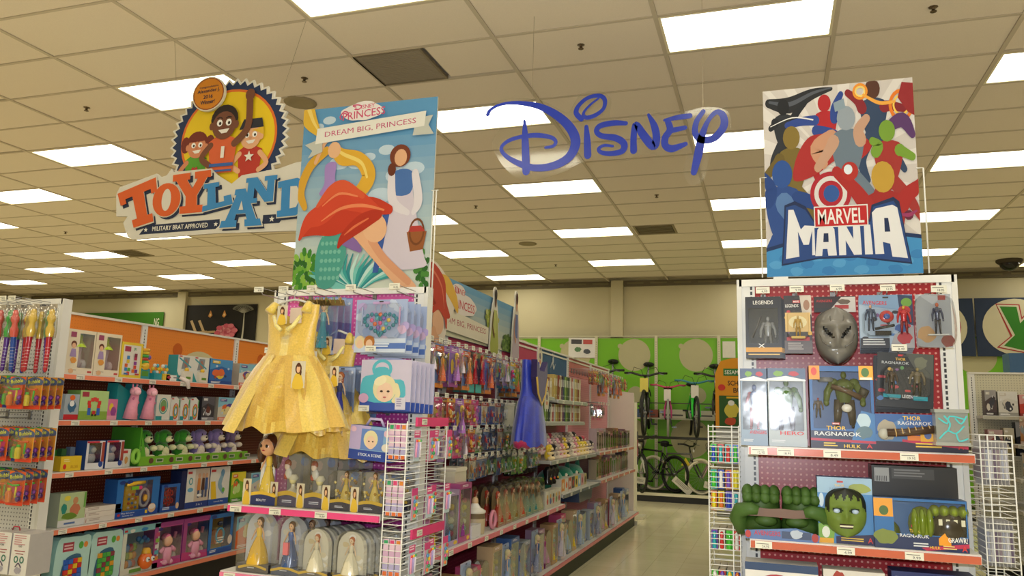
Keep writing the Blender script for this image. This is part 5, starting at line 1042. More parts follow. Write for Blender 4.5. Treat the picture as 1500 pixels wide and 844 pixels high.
o = window_box('green_fist_box', .352, .207, .10, '2c6cb0', (-.10, .062, .17, .195), '3a84c8', t6, d6, '20406c', 'toy_fists')
x, _ = LX(.408, .758); put(FB, o, x, -.36, .995, 'wide blue box with olive toy gauntlet and GRAWR lettering', 'toy')
# lower shelf goods
mb = MB().box(-.15, 0, 0, .15, .12, .295, 'e8e6e4'); P = Pr(mb, 0); P.rect(-.15, .262, .15, .295, '24406c'); P.ring(-.02, .14, .11, .11, .03, 'b02434', 28); P.ring(-.02, .14, .08, .08, .028, 'e8e4e2', 26); P.ell(-.02, .14, .05, .05, '35509a', 22); P.ell(.12, .22, .03, .03, '6a7aa0')
o = mb.build('toy_shield_box', 'card'); put(FB, o, -.32, -.36, .6, 'white box with a red ring on the third shelf of the red stand', 'toy')
mb = MB().box(-.12, 0, 0, .12, .1, .29, 'dcd8d2'); P = Pr(mb, 0); P.blob(-.06, .25, .03, .04, 'a83424', 3); P.blob(.0, .2, .04, .06, '3c3430', 5); P.blob(.07, .24, .04, .03, 'e0b080', 6); P.rect(-.12, 0, .12, .06, 'a8302c'); P.text('HERO', 0, .03, .08, .03, 'f6f4f0', .02)
o = mb.build('figure_set_box', 'card'); put(FB, o, -.03, -.36, .6, 'off-white figure set box on third shelf, middle of the red stand', 'toy')
mb = MB().box(-.155, 0, 0, .155, .12, .305, '1c2c6c'); P = Pr(mb, 0); P.rect(.08, .255, .10, .285, 'e0e0ea'); P.ell(.09, .27, .008, .01, 'b83034'); P.rect(.12, .255, .14, .285, 'e0e0ea'); P.rect(-.14, .255, -.1, .285, 'c8c8d0'); P.lines(-.06, .28, .1, 3, .012, '8090c0', 4); P.rect(-.155, .2, .155, .215, 'e0b83c')
o = mb.build('board_game_box', 'card'); put(FB, o, .27, -.36, .6, 'navy blue game box on third shelf, right side of red stand', 'toy')

# wing racks contents
rr = random.Random(5)
pal = ['2a4ac0', '46c83a', 'f0e02c', '30b0b8', 'f2f0e8', 'e87a2c', 'd83434', '7a54c8']
for j, z in enumerate((1.30, 1.18, 1.08, .90, .72, .55, .36)):
    for i in range(4):
        mb = MB(); c1, c2 = pal[(i*3+j) % 8], pal[(i*5+j*2+1) % 8]
        mb.box(-.014, 0, 0, .014, .24, .09, 'e8e6da' if j % 2 else 'd8d4c8', front=c2); mb.lathe(0, -.008, [(.009, .008), (.011, .03), (.007, .05), (.010, .075), (.004, .085)], c1, 8)
        mb.add([(-.0145, .02, .01), (-.0145, .22, .01), (-.0145, .22, .08), (-.0145, .02, .08)], [(3, 2, 1, 0)], c1)
        o = mb.build('novelty_pack', 'gloss'); o.location = (-.265+i*.034, 3.97, z); tag(o, '%s novelty pack, %s in the %s row of the left wing rack' % (['blue','green','yellow','teal','white','orange','red','violet'][(i*3+j) % 8], ORL[i], ['top','second','third','fourth','fifth','sixth','lowest'][j]), 'toy', 'novelty packs in the left wing rack')
        wr = z
for j, z in enumerate((1.26, .92, .56)):
    for i in range(7):
        mb = MB().box(0, 0, 0, .0015, .13, .19, 'dcd8d8', front='e8e4e0'); c = ['9c8c94', 'b8bac8', 'd8d6dc', '7c6c80'][(i+j) % 4]
        for k in range(4): mb.add([(.002, .01, .02+k*.04), (.002, .12, .02+k*.04), (.002, .12, .045+k*.04), (.002, .01, .045+k*.04)], [(0, 1, 2, 3)], ['e8e6ea', c][k % 2])
        mb.box(-.008, .01, .02, 0, .12, .15, c)
        o = mb.build('hanging_card', 'card'); o.location = (.884+i*.0145, 3.955, z); o.rotation_euler = (0, 0, .12); tag(o, 'striped hanging card, %s in the %s row of the right wing rack' % (ORL[i], ['top','middle','lower'][j]), 'toy', 'cards in the right wing rack')
mb = MB().box(0, 0, 0, .1, .16, .16, 'e8e4e0', front='c43a34'); P = Pr(mb, 0); P.blob(.05, .09, .04, .05, 'f0eeee', 3); P.blob(.03, .05, .02, .02, '4a6ab0', 4); o = mb.build('novelty_box', 'card'); o.location = (.875, 3.95, .37); tag(o, 'red and white box low in the right wire wing rack', 'toy')
mb = MB().box(0, 0, 0, .08, .16, .09, '8cb83c', front='a8c84c'); P = Pr(mb, 0); P.rect(.0, .0, .03, .09, '5c4438'); o = mb.build('novelty_box', 'card'); o.location = (.89, 3.95, .762); tag(o, 'lime green box in the middle of the right wire wing rack', 'toy')
# pink accessories wing, two sided cards facing the aisle
def acc():
    mb = MB().box(-.035, 0, 0, .035, .0012, .15, 'd8dce8', front='c9dce6'); P = Pr(mb, 0); P.rect(-.035, .115, .035, .15, 'e0508c'); P.lines(-.028, .14, .05, 2, .012, 'f8e0ec', 2)
    o = mb.build('hair_accessory_card', 'card'); t = MB()
    for k in range(3): t.tube([(-.022+k*.022, -.006, .02), (-.022+k*.022, -.008, .105)], .006, ['e8a0c4', 'b8a8e0', 'ece4f0'][k], 6); t.ell(-.022+k*.022, -.01, .1, .008, .006, .008, ['e84c3c', 'f0c83c', '5cb86c'][k], 6, 4)
    t.build('hair_clips', 'gloss', o); return o
def acc2():
    mb = MB().box(-.035, 0, 0, .035, .0012, .15, 'd8dce8', front='b8d8c8'); P = Pr(mb, 0); P.rect(-.035, .115, .035, .15, 'd84888'); P.poly([(-.035, .115), (-.01, .115), (-.02, 0), (-.035, 0)], 'e8a8cc')
    o = mb.build('hair_accessory_card', 'card'); t = MB()
    for k in range(6): t.ell(-.01+.02*(k % 2), -.008, .02+.017*k, .011, .006, .010, ['e87a3c', '4aa86a', 'e0508c', 'f0c040', '5a9ad8', 'c84848'][k], 8, 5)
    t.build('beads', 'gloss', o); return o
WG = Fr(-1.693, 3.55, PI/2)
for j, z in enumerate((1.26, .98, .71, .5)):
    for i in range(4):
        o = inst('acc2' if (i+j) % 2 else 'acc', acc2 if (i+j) % 2 else acc); put(WG, o, .08+i*.115, -.02 - .03*(i % 2), z, 'pink topped hair accessory card, %s on the %s row, aisle side of wire wing' % (ORD[i], ['top', 'second', 'third', 'lowest'][j]), 'accessory', 'hair accessory cards on the wire wing')
for j, z in enumerate((1.27, 1.0, .72, .46)):
    for i in range(3):
        mb = MB().box(-.014, 0, 0, .014, .0012, .17, 'e4e0ea', front='e8c8dc'); P = Pr(mb, 0); P.rect(-.014, .02, .014, .06, 'b8b0d8'); P.rect(-.014, .09, .014, .12, 'd8b0d0'); P.rect(-.01, .145, .01, .165, ['3aa86a', 'e04a7c', 'e8903c'][i]); P.rect(-.01, .0, .01, .02, 'e8763c')
        o = mb.build('hair_clip_strip', 'card'); o.location = (-1.783+i*.033, 3.565, z); tag(o, 'narrow lilac clip strip, %s in the %s row of the wing front' % (ORL[i], ['top', 'second', 'third', 'lowest'][j]), 'accessory', 'lilac clip strips in the wire wing')

# ================================================================== PRINCESS STAND (frame FA, centre x=-2.264)
ca = -2.285
def LA(a, b): return (a+b)/2-ca
# yellow gown
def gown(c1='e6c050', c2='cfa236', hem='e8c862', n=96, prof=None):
    prof = prof or [(0, .32, .17, .07), (-.03, .315, .16, .07), (-.08, .295, .13, .08), (-.14, .285, .12, .09), (-.20, .28, .115, .095), (-.235, .30, .12, .11), (-.275, .37, .16, .15), (-.32, .44, .20, .18), (-.38, .51, .235, .21), (-.44, .56, .27, .23), (-.50, .60, .29, .245), (-.56, .635, .305, .255), (-.61, .65, .31, .26)]
    mb = MB(); vs = []
    for k, (z, w_, _, d) in enumerate(prof):
        f = max(0, (k-4)/8)
        for i in range(n):
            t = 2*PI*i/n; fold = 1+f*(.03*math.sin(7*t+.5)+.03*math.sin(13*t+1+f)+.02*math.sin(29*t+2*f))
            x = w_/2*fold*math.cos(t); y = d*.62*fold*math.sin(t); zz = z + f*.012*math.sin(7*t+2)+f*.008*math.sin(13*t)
            if k == 0: zz = -.0 - .14*math.exp(-(x/.07)**2)*(.6 if y < 0 else .3) + (.03 if abs(x) > .11 else 0)
            if k == 1: zz = z - .11*math.exp(-(x/.075)**2)*(.7 if y < 0 else .3)
            if k == 2: zz = z - .07*math.exp(-(x/.08)**2)
            vs.append((x, y, zz))
    m_ = len(prof); o = len(mb.v); mb.v += vs
    for k in range(m_-1):
        for i in range(n):
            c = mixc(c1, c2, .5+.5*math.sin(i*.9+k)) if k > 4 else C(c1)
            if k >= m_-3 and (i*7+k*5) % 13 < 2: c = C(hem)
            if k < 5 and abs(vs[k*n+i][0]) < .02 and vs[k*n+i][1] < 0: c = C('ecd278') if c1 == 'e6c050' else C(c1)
            mb.f.append((k*n+i, k*n+(i+1) % n, (k+1)*n+(i+1) % n, (k+1)*n+i)); mb.c.append(c); mb.sm.append(True)
    return mb
def make_dress(tilt=0):
    o = gown().build('child_gown', 'satin')
    # overskirt swags
    mb = MB(); vs = []; n = 60
    for k in range(9):
        z = -.235-.047*k; w_ = .29+.06*k if k < 4 else .47+.035*(k-3)
        for i in range(n+1):
            t = PI+ .30+ (PI*2-.6)*i/n - PI/2; t = -PI/2 + (.22+k*.035) + (2*PI-.44-k*.07)*i/n
            fo = 1+.06*math.sin(11*t+k*.2)*(k/8); vs.append((w_/2*1.07*fo*math.cos(t), (.06+.0125*k)*1.16*fo*math.sin(t)*1.2, z+.03*math.cos(t*2)*(k/8)+(.07*(k/8)*math.exp(-((t+PI/2)/.4)**2))))
    for k in range(8):
        for i in range(n): mb.f.append((k*(n+1)+i, k*(n+1)+i+1, (k+1)*(n+1)+i+1, (k+1)*(n+1)+i)); mb.c.append(C('e8c85c') if (i//3) % 3 else C('dab048')); mb.sm.append(True)
    mb.v = vs; mb.build('overskirt', 'satin', o)
    mb = MB()
    for s in (-1, 1): mb.tube([(s*.115, -.045, -.01), (s*.108, -.02, .03), (s*.105, .02, .02)], [.028, .02, .02], 'f0d058', 8)
    mb.tube([(-.085, -.045, -.03), (-.05, -.06, -.085), (-.02, -.067, -.105)], .011, 'f8e890', 6); mb.tube([(.085, -.045, -.03), (.05, -.06, -.085), (.02, -.067, -.105)], .011, 'f8e890', 6)
    mb.build('shoulder_strap', 'satin', o)
    MB().tube([(-.12, 0, .03), (-.04, 0, .055), (0, 0, .06), (.04, 0, .055), (.12, 0, .03)], .006, 'dcdcd8', 6).tube([(0, 0, .06), (0, 0, .085), (.012, 0, .1), (0, 0, .112), (-.012, 0, .1)], .0025, 'b8b8bc', 5).build('hanger', 'gloss', o)
    return o
def picture_tag(name, w, h, seed=0):
    mb = MB().box(-w/2, 0, 0, w/2, .002, h, 'e4dcc8', front='d8cdb4'); P = Pr(mb, 0)
    P.poly(catmull([(-w*.4, 0), (-w*.3, h*.4), (-w*.12, h*.55), (w*.12, h*.55), (w*.3, h*.4), (w*.4, 0)], 3, True), 'e8c040'); P.ell(0, h*.72, w*.24, h*.2, '5a3018', 14); P.ell(0, h*.70, w*.14, h*.14, 'e8b890', 12); P.ell(0, h*.86, w*.15, h*.08, '5a3018', 10); P.ell(w*.18, h*.58, w*.08, h*.12, '5a3018', 8)
    return mb.build(name, 'card')
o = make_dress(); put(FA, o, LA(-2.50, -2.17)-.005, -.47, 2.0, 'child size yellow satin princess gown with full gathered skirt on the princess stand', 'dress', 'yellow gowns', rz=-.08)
t = picture_tag('picture_tag', .062, .095); t.parent = o; t.location = (-.018, -.066, -.075)
mb = MB().box(.02, -.05, -.07, .09, -.045, .01, 'd9c3b4'); mb.build('header_label', 'card', o)
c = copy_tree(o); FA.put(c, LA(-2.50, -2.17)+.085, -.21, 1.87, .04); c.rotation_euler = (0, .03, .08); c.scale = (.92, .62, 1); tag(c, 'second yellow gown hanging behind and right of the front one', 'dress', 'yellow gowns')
o = picture_tag('gown_insert_card', .075, .13); put(FA, o, LA(-2.24, -2.16)+.02, -.63, 1.60, 'oval picture card of a lady in yellow clipped on the gown skirt', 'card'); 
o = picture_tag('gown_insert_card', .05, .1); put(FA, o, LA(-2.12, -2.05)-.01, -.44, 1.62, 'narrow dark picture card showing behind the right edge of gown skirt', 'card')
mb = MB(); mb.prism([(-.14, 0), (.14, 0), (.13, .03), (-.13, .035)], 0, .02, '6a5428')
r = random.Random(2)
for k in range(60): x = r.uniform(-.13, .13); mb.tube([(x, .01, .0), (x+r.uniform(-.01, .01), r.uniform(-.02, .03), r.uniform(.03, .05))], .002, ['a8843c', '7a8c3a', 'c49c44'][k % 3], 4)
o = mb.build('garland_header', 'cloth'); put(FA, o, LA(-2.40, -2.2), -.28, 2.055, 'brown and gold fringed header card above the yellow gown', 'accessory')
# ice-blue doll pack top left
def bigdoll(w, h, tp, skirt, hair, bg, seed, fl=.13):
    def dr(P):
        P.poly([(-w*.5, h*.98), (w*.5, h*.98), (w*.5, h*.55), (-w*.5, h*.62)], 'a8bce4'); P.ell(-w*.28, h*.17, w*.2, h*.09, 'efe0c8', 14); P.ell(-w*.28, h*.155, w*.13, h*.065, 'eec0a4', 12); P.rect(-w*.5, 0, w*.5, h*.07, 'e0e4f0'); P.lines(-w*.1, h*.055, w*.5, 2, h*.02, '6a78b8', seed); P.star(w*.38, h*.9, w*.08, 'e8ecfa')
    return blister('doll_pack', w, h, bg, dr, (-w*.42, h*.08, w*.46, h*.94), lambda m: doll(m, w*.02, -.03, h*.1, h*.82, 'f0c8a8', hair, tp, skirt, fl), 'doll', .06)
o = bigdoll(.155, .317, '68b0c4', '3c98b0', 'e8d8a0', '6f88cc', 3); put(FA, o, LA(-2.381, -2.218), -.22, 1.795, 'ice blue doll pack with fair plaited doll, top left of magenta stand', 'doll', 'ice blue doll packs')
behind(FA, o, 2, .05, LA(-2.381, -2.218), -.22, 1.795, 'ice blue doll pack hanging behind the front one on magenta stand', 'doll', 'ice blue doll packs', .012, .003)
o = bigdoll(.15, .304, '2c3c70', '2c3ca8', 'b05a30', '7088b8', 5); put(FA, o, LA(-2.237, -2.073), -.25, 1.425, 'doll pack with auburn haired doll in deep blue gown beside the yellow gown', 'doll', 'auburn doll packs')
behind(FA, o, 3, .055, LA(-2.237, -2.073), -.25, 1.425, 'auburn haired doll pack hanging behind the front one', 'doll', 'auburn doll packs', .016, .006)
# jewellery set card
def dk(P):
    w, h = .30, .282; P.rect(-w/2, 0, w/2, h, 'a8b8e0'); [P.blob(.14*math.cos(k*1.1), .14+.12*math.sin(k*1.7), .03, .025, ['b8a8dc', 'c8d4f0', '8ca4d8', 'd8b8dc'][k % 4], k) for k in range(12)]
    P.rect(-w/2, 0, w/2, .075, 'ccd8ee'); P.rect(-w*.2, .02, w/2, .05, '5878c0'); P.lines(-.04, .042, .14, 2, .012, 'e8f0fa', 4)
    P.ell(-.115, .055, .03, .035, 'ecd8a8', 14); P.ell(-.115, .045, .018, .024, 'f0c8a8', 12); P.ell(-.06, .055, .032, .035, 'c07838', 14); P.ell(-.06, .045, .02, .024, 'f0c8a8', 12); P.rect(-.05, .255, .05, .27, 'c8a8dc')
def tk(m):
    for k in range(26):
        a = 2*PI*k/26; xx = .075*math.sin(a)**3*1.25; zz = .155+.062*(.81*math.cos(a)-.31*math.cos(2*a)-.13*math.cos(3*a)-.06*math.cos(4*a)); m.ell(xx, -.012, zz, .012, .007, .012, '2c8aa4', 6, 4)
    for i, (a, b) in enumerate(((-.05, .17), (-.02, .18), (.02, .18), (.05, .17), (-.03, .15), (.0, .155), (.035, .15), (-.01, .13), (.02, .125), (.0, .2))): m.ell(a, -.014, b, .012, .008, .012, ['e0609c', '5ab8c8', '8c6ac8', 'e8c85c', 'e8744c'][i % 5], 7, 5)
    for s in (-1, 1): m.tube([(s*.015+.02*math.cos(t), -.01, .235+.025*math.sin(t)) for t in [k*.7 for k in range(9)]], .002, 'c8b8d8', 4); m.tube([(s*.11+.0*t, -.01, .24-.02*t) for t in range(6)], .005, ['b8c8f0', 'd8a8d0'][s > 0], 5)
o = blister('jewellery_set_card', .30, .282, 'b8c4e4', dk, (-.135, .075, .135, .262), tk, 'jewellery', .03)
put(FA, o, LA(-2.10, -1.79), -.25, 1.804, 'lilac blue jewellery set card with teal heart case, upper right of magenta stand', 'toy', 'jewellery cards')
behind(FA, o, 3, .055, LA(-2.10, -1.79), -.25, 1.804, 'lilac jewellery card hanging behind the teal heart one', 'toy', 'jewellery cards', .012, -.006)
# portrait activity bag
def bagd(P):
    w, h = .29, .262; P.rect(-w/2, 0, w/2, h*.18, '3c58b0'); P.rect(-w/2, h*.18, w/2, h, 'ccc4dc'); P.sx, P.sz, P.ox, P.oz = 1.3, 1.12, .035, -.004; P.poly(catmull([(-w*.42, .05), (-w*.45, .15), (-w*.28, .17), (-w*.25, .2), (-.02, .2), (w*.0, .15), (w*.18, .14), (w*.16, .05)], 3, True), '58b8cc')
    P.ring(-.045, .195, .045, .045, .014, '58b8cc', 18); P.ell(-.03, .105, .052, .062, 'e8dcb0', 18); P.ell(-.028, .088, .036, .045, 'f0cdb4', 16); P.ell(-.05, .14, .03, .02, 'f0e6c0', 12, .5)
    for s in (-1, 1): P.ell(-.028+s*.015, .092, .007, .005, '3a2c28', 8)
    P.ell(-.028, .065, .008, .003, 'b84a5a', 8); P.stroke([(.02, .12), (.03, .08), (.015, .05)], .022, 'e8dcb0'); P.rect(.02, .01, .065, .065, 'd8d4e4'); P.lines(.026, .055, .03, 4, .01, '9c94b8', 4); P.ell(-.12, .06, .022, .022, 'd0a8cc', 14)
def mkbag():
    w, h = .29, .262
    mb = MB().prism(catmull([(-w/2, 0), (-w/2, h*.85), (-w*.4, h), (0, h*1.04), (w*.4, h), (w/2, h*.85), (w/2, 0)], 2), .0, .008, '8a94c8', 'b8bce0'); bagd(Pr(mb, 0)); return mb.build('activity_bag', 'card')
o = mkbag(); put(FA, o, LA(-2.01, -1.71)-.03, -.27, 1.503, 'teal and lilac handled activity bag printed with a fair plaited girl', 'toy', 'activity bags')
behind(FA, o, 5, .03, LA(-2.01, -1.71)-.03, -.27, 1.503, 'activity bag hanging behind the front teal one', 'toy', 'activity bags', .012, -.002)
mb = MB().box(-.12, 0, 0, .12, .07, .17, '3c58a8', front='8ab4dc'); mb.tube([(-.05, .035, .17), (-.03, .035, .205), (.03, .035, .205), (.05, .035, .17)], .008, 'c8b8dc', 6); P = Pr(mb, 0)
P.rect(-.12, 0, .12, .048, '2c48a0'); P.text('STICK A SCENE', 0, .026, .13, .014, 'e8f0fa', .02); P.poly([(-.12, .17), (.0, .17), (-.06, .05), (-.12, .05)], 'c0b0dc'); P.rect(-.055, .052, .07, .155, '6a8cd0'); P.ell(.0, .105, .04, .045, 'e8dcb0', 18); P.ell(.002, .09, .027, .034, 'f0cdb4', 14)
for s in (-1, 1): P.ell(.002+s*.011, .095, .005, .004, '3a2c28', 8)
P.ell(.09, .14, .018, .018, 'e8c0d4'); P.ell(.09, .07, .025, .02, 'e8e0d0'); P.ell(-.1, .15, .016, .014, 'e8c0d4')
o = mb.build('tin_case', 'card'); put(FA, o, LA(-2.05, -1.81), -.33, 1.253, 'blue and lilac carry case with fair girl picture hanging above the tall doll boxes', 'toy', rx=.03, ry=.06)
# pink shelf: large doll and clear boxes
def t7(m): m.ell(0, .05, .308, .058, .05, .06, '4a2818', 14, 8); m.ell(-.045, .04, .27, .022, .03, .06, '4a2818', 10, 6); m.ell(.05, .045, .25, .026, .03, .065, '4a2818', 10, 6); m.ell(0, .028, .298, .043, .042, .048, 'e0a880', 14, 9); [m.ell(q*.017, -.012, .303, .008, .004, .009, '2c1c14', 8, 5) for q in (-1, 1)]; m.ell(0, -.013, .28, .01, .004, .004, 'b8404a', 6, 4); doll(m, 0, .05, .045, .27, 'e0a880', '4a2818', 'ecc84c', 'e8c850', .17, up=1); m.ell(-.045, .05, .30, .018, .018, .05, '4a2818', 8, 6); m.ell(.055, .06, .27, .02, .02, .05, '4a2818', 8, 6)
mb = MB().prism([(-.085, 0), (.085, 0), (.085, .045), (0, .06), (-.085, .045)], 0, .10, '2a3468', 'c9a83c'); P = Pr(mb, 0); P.stroke([(-.08, .05), (0, .062), (.08, .05)], .016, 'e8c040'); P.text('BEAUTY', 0, .025, .06, .012, 'dfe3f4', .02)
o = mb.build('large_doll', 'card'); tm = MB(); t7(tm); tm.build('doll', 'gloss', o)
t_ = picture_tag('printed_side_card', .05, .13); t_.parent = o; t_.location = (-.09, -.003, .0)
put(FA, o, LA(-2.631, -2.464), -.33, .998, 'large brown haired toddler doll in yellow gown waving, on pink shelf', 'doll')
def clearbox(w, h, d, base, toy, seed, rnd=False):
    mb = MB().box(-w/2, 0, 0, w/2, d, h*.2, base); P = Pr(mb, 0); P.stroke([(-w*.45, h*.2), (0, h*.25), (w*.45, h*.2)], h*.08, 'e0b83c'); P.lines(-w*.2, h*.1, w*.4, 2, h*.03, 'c8ccdc', seed); mb.box(-w/2+.003, d-.004, h*.2, w/2-.003, d-.002, h*.95, 'a9a49c')
    P = Pr(mb, d-.004); P.ell(w*.22, h*.82, w*.17, w*.17, '8aa0c8'); P.blob(-w*.25, h*.75, w*.15, h*.1, 'd0b8ac', seed)
    o = mb.build('clear_boxed_doll', 'card')
    if rnd: pts = [(-w/2, 0)]+[(-w/2+w*.5*(1-math.cos(PI*i/10)), h*.8+h*.2*math.sin(PI*i/10)) for i in range(11)]+[(w/2, 0)]
    else: pts = [(-w/2, 0), (-w/2, h), (w/2, h), (w/2, 0)]
    MB().prism(pts, -.001, d+.001, 'ffffff').build('clear_case', 'clear', o); tm = MB(); toy(tm); tm.build('toy', 'gloss', o)
    tt = picture_tag('printed_side_card', .045, .12); tt.parent = o; tt.location = (-w/2-.008, -.003, 0); return o
def t8(m):
    m.lathe(0, .05, [(.05, .06), (.03, .075), (.012, .09), (.012, .12), (.03, .14), (.018, .16)], 'e8e0c4', 12); m.ell(0, .045, .13, .02, .018, .022, 'fff2b0', 8, 6)
    m.ell(-.03, .03, .20, .018, .012, .02, 'f0d8c8', 8, 5); m.ell(-.03, .035, .215, .022, .015, .022, '9a4030', 8, 5); m.ell(-.02, .03, .165, .022, .012, .03, 'e0dcd4', 8, 5); m.ell(-.035, .03, .15, .014, .01, .018, 'b84a3c', 8, 5)
def t9(m): 
    r = random.Random(4)
    doll(m, 0, .05, .035, .16, 'e8b890', '6a4020', 'd8b850', 'e0c468', .2)
    for k in range(26): m.ell(r.uniform(-.06, .06), r.uniform(.02, .07), r.uniform(.05, .16), .008, .006, .008, ['d8b048', 'f0dc98', 'b88c30'][k % 3], 5, 4)
for i, x in enumerate((LA(-2.483, -2.327), LA(-2.322, -2.166))):
    o = inst('cb1', lambda: clearbox(.145, .275, .10, '3a3868', t8, 2)); put(FA, o, x, -.31, .998, 'tall clear box with small light up rose lamp, %s on pink shelf' % ['left one', 'right one'][i], 'toy', 'tall clear boxes')
    for k in range(2): c = copy_tree(o); put(FA, c, x+.035*(k+1)+.03, -.31+.1*(k+1), .998, 'tall clear box %s behind the %s front tall clear box' % (['right', 'second'][k], ['left', 'right'][i]), 'toy', 'tall clear boxes behind')
for i, x in enumerate((LA(-2.165, -2.005), LA(-1.995, -1.845))):
    o = inst('cb2', lambda: clearbox(.15, .20, .085, '24284c', t9, 3, True)); put(FA, o, x, -.32, .998, 'short round topped gold doll box, %s at right of pink shelf' % ['left one', 'right one'][i], 'doll', 'gold doll boxes')
    for k in range(2): c = copy_tree(o); put(FA, c, x+.025*(k+1), -.32+.09*(k+1), .998, 'short gold doll box %s behind the %s front one' % (['right', 'second'][k], ['left', 'right'][i]), 'doll', 'gold doll boxes behind')
def dm(P): P.stroke([(-.08, .02), (0, .035), (.08, .02)], .012, 'e0b83c'); P.lines(-.03, .02, .06, 1, .008, 'dcdff0', 3)
o = domepack('domed_doll_pack', .20, .305, .09, '4a4858', lambda m: doll(m, 0, .045, .04, .235, 'e8b890', '5a2c18', 'ecc44c', 'e8b838', .24), dm, 'c8ccd8'); put(FA, o, LA(-2.654, -2.449), -.36, .665, 'domed pack with brown haired doll in wide golden gown, lower left shelf', 'doll')
o = domepack('domed_doll_pack', .165, .29, .085, '3c5078', lambda m: (doll(m, 0, .042, .04, .225, 'e8b890', '5a2418', '3c64b0', '3a5a94', .2), m.box(-.015, -.004+.0, .10, .015, .012, .16, 'd87880')), dm, 'c8ccd8'); put(FA, o, LA(-2.441, -2.29)+.005, -.355, .665, 'domed pack with doll in blue dress and pink apron, lower shelf', 'doll')
behind(FA, o, 2, .1, LA(-2.441, -2.29)+.03, -.355, .665, 'domed pack standing behind the blue dressed doll', 'doll', 'domed packs behind the blue doll', .03)
for i, x in enumerate((LA(-2.279, -2.112), LA(-2.085, -1.911))):
    o = inst('dome3', lambda: domepack('domed_doll_pack', .17, .245, .05, '6a6468', lambda m: (doll(m, 0, .028, .035, .18, 'e8c8a8', 'b8643c', 'dcd4bc', 'e4dcc0', .26),), dm, 'd6d2c4')); put(FA, o, x, -.36, .665, 'small domed pack with pale gown doll, %s stack front' % ['left', 'right'][i], 'doll', 'small domed packs in front')
    for k in range(5): c = copy_tree(o); put(FA, c, x+.014*(k+1), -.36+.052*(k+1), .665, 'small domed doll pack, %s back in the %s stack' % (['one','two','three','four','five'][k], ['left', 'right'][i]), 'doll', 'small domed packs in the %s stack' % ['left', 'right'][i])
for i in range(4):
    mb = MB().box(-.09, 0, 0, .09, .2, .2, ['b8a8c8', 'd8c890', 'c8a8b8', 'a8b8d0'][i]); P = Pr(mb, 0); art(P, .18, .2, 'd8c890', ['e8c850', 'c87890', '5a4a88', 'f0e0c0'], i); o = mb.build('toy_box', 'card'); put(FA, o, -.33+i*.22, -.36, .342, '%s toy box on the lowest pink shelf, %s' % (['lilac', 'straw yellow', 'dusty pink', 'pale blue'][i], ORL[i]), 'toy')

# ================================================================== BUBBLE STAND at the left edge (frame FC)
def wandm(hc, tc_):
    def f():
        mb = MB().lathe(0, 0, [(.003, 0), (.012, .012), (.014, .12), (.017, .22)], tc_, 10); 
        for k in range(9): mb.lathe(0, 0, [(.0155, .03+k*.02), (.0155, .034+k*.02)], mixc(tc_, 'ffffff', .25), 10)
        o = mb.build('bubble_wand', 'gloss'); t = MB().lathe(0, 0, [(.018, .22), (.024, .235), (.026, .27), (.017, .29), (.016, .31), (.024, .325), (.026, .345), (.016, .365), (.018, .38), (.01, .395)], hc, 12); t.build('handle', 'gloss', o)
        b = MB().lathe(0, 0, [(.036, .215), (.04, .26), (.036, .33), (.034, .4), (.008, .425)], 'ffffff', 10); b.build('clear_cap', 'clear', o); MB().box(-.03, .005, .40, .03, .008, .43, 'b8ac98').build('hang_tab', 'card', o)
        return o
    return f
for i, (x, hc, tc_, y, n_) in enumerate(((-5.42+.55, 'd84a4a', '2a4a9c', -.3, 'red handled blue'), (-4.62, 'e05850', '2c4aa8', -.30, 'coral handled dark blue'), (-4.55, '3cb04c', '5a3490', -.30, 'green handled purple'), (-4.475, 'e85a50', '2c50a8', -.30, 'coral handled bright blue'), (-4.40, 'e0b83c', 'a82430', -.28, 'amber handled red'), (-4.325, 'f0c850', 'b02838', -.33, 'big yellow handled red'), (-4.262, '3ca84c', '5c3498', -.24, 'slim green handled purple'), (-4.19, 'e8c048', 'b42434', -.30, 'yellow handled crimson'))):
    o = wandm(hc, tc_)(); x -= .03; put(FC, o, x+4.945, y, 1.68, '%s bubble wand, %s on white stand' % (n_, ORL[i]), 'toy', 'bubble wands', ry=.05*((i % 3)-1))
    if i in (2, 3, 5): c = copy_tree(o); put(FC, c, x+4.945-.015, y+.09, 1.675, 'bubble wand behind the %s one' % n_, 'toy', 'bubble wands behind')
def bubd(v):
    def dr(P):
        w, h = .13, .20; P.poly(catmull([(-w/2, h*.72), (-w/2, h*.9), (0, h), (w/2, h*.9), (w/2, h*.76)], 3), '54648c'); P.text('Bubble', -.005, h*.86, .1, .024, 'e8e83c', .03, rot=.12); P.blob(0, h*.5, w*.45, h*.15, ['e84a8c', '4ac848', 'f08a30'][v % 3], v+2); P.rect(-w/2, 0, w/2, h*.12, '30409c' if v % 2 else 'e8482c'); P.ell(w*.25, h*.35, .018, .018, '8c3ca8'); P.ell(w*.3, h*.2, .014, .014, '5a2c90')
    return dr
def bubm(v):
    def toy(m):
        a, b, c = [('f07828', 'f0e034', '48c83c'), ('48c83c', 'f07828', 'e83c78'), ('f0d82c', '48c83c', 'f06428')][v % 3]
        m.lathe(-.03, -.02, [(.016, .02), (.019, .04), (.019, .08), (.01, .09)], a, 10); m.lathe(-.03, -.02, [(.012, .09), (.012, .105)], b, 10)
        m.tube([(-.05, -.02, .13), (.0, -.025, .12), (.045, -.02, .125)], .006, c, 6); m.tube([(.02, -.02, .05), (.025, -.022, .115)], .006, b, 6); m.ell(.045, -.02, .07, .013, .01, .013, '8a3ca8', 8, 5); m.ell(.04, -.02, .04, .015, .01, .015, '4a2c80', 8, 5)
    return lambda: blister('bubble_pack', .13, .20, ['f0642c', '48b83c', 'f0a02c'][v % 3], bubd(v), (-.058, .015, .058, .165), toy, 'bubble_toys', .04)
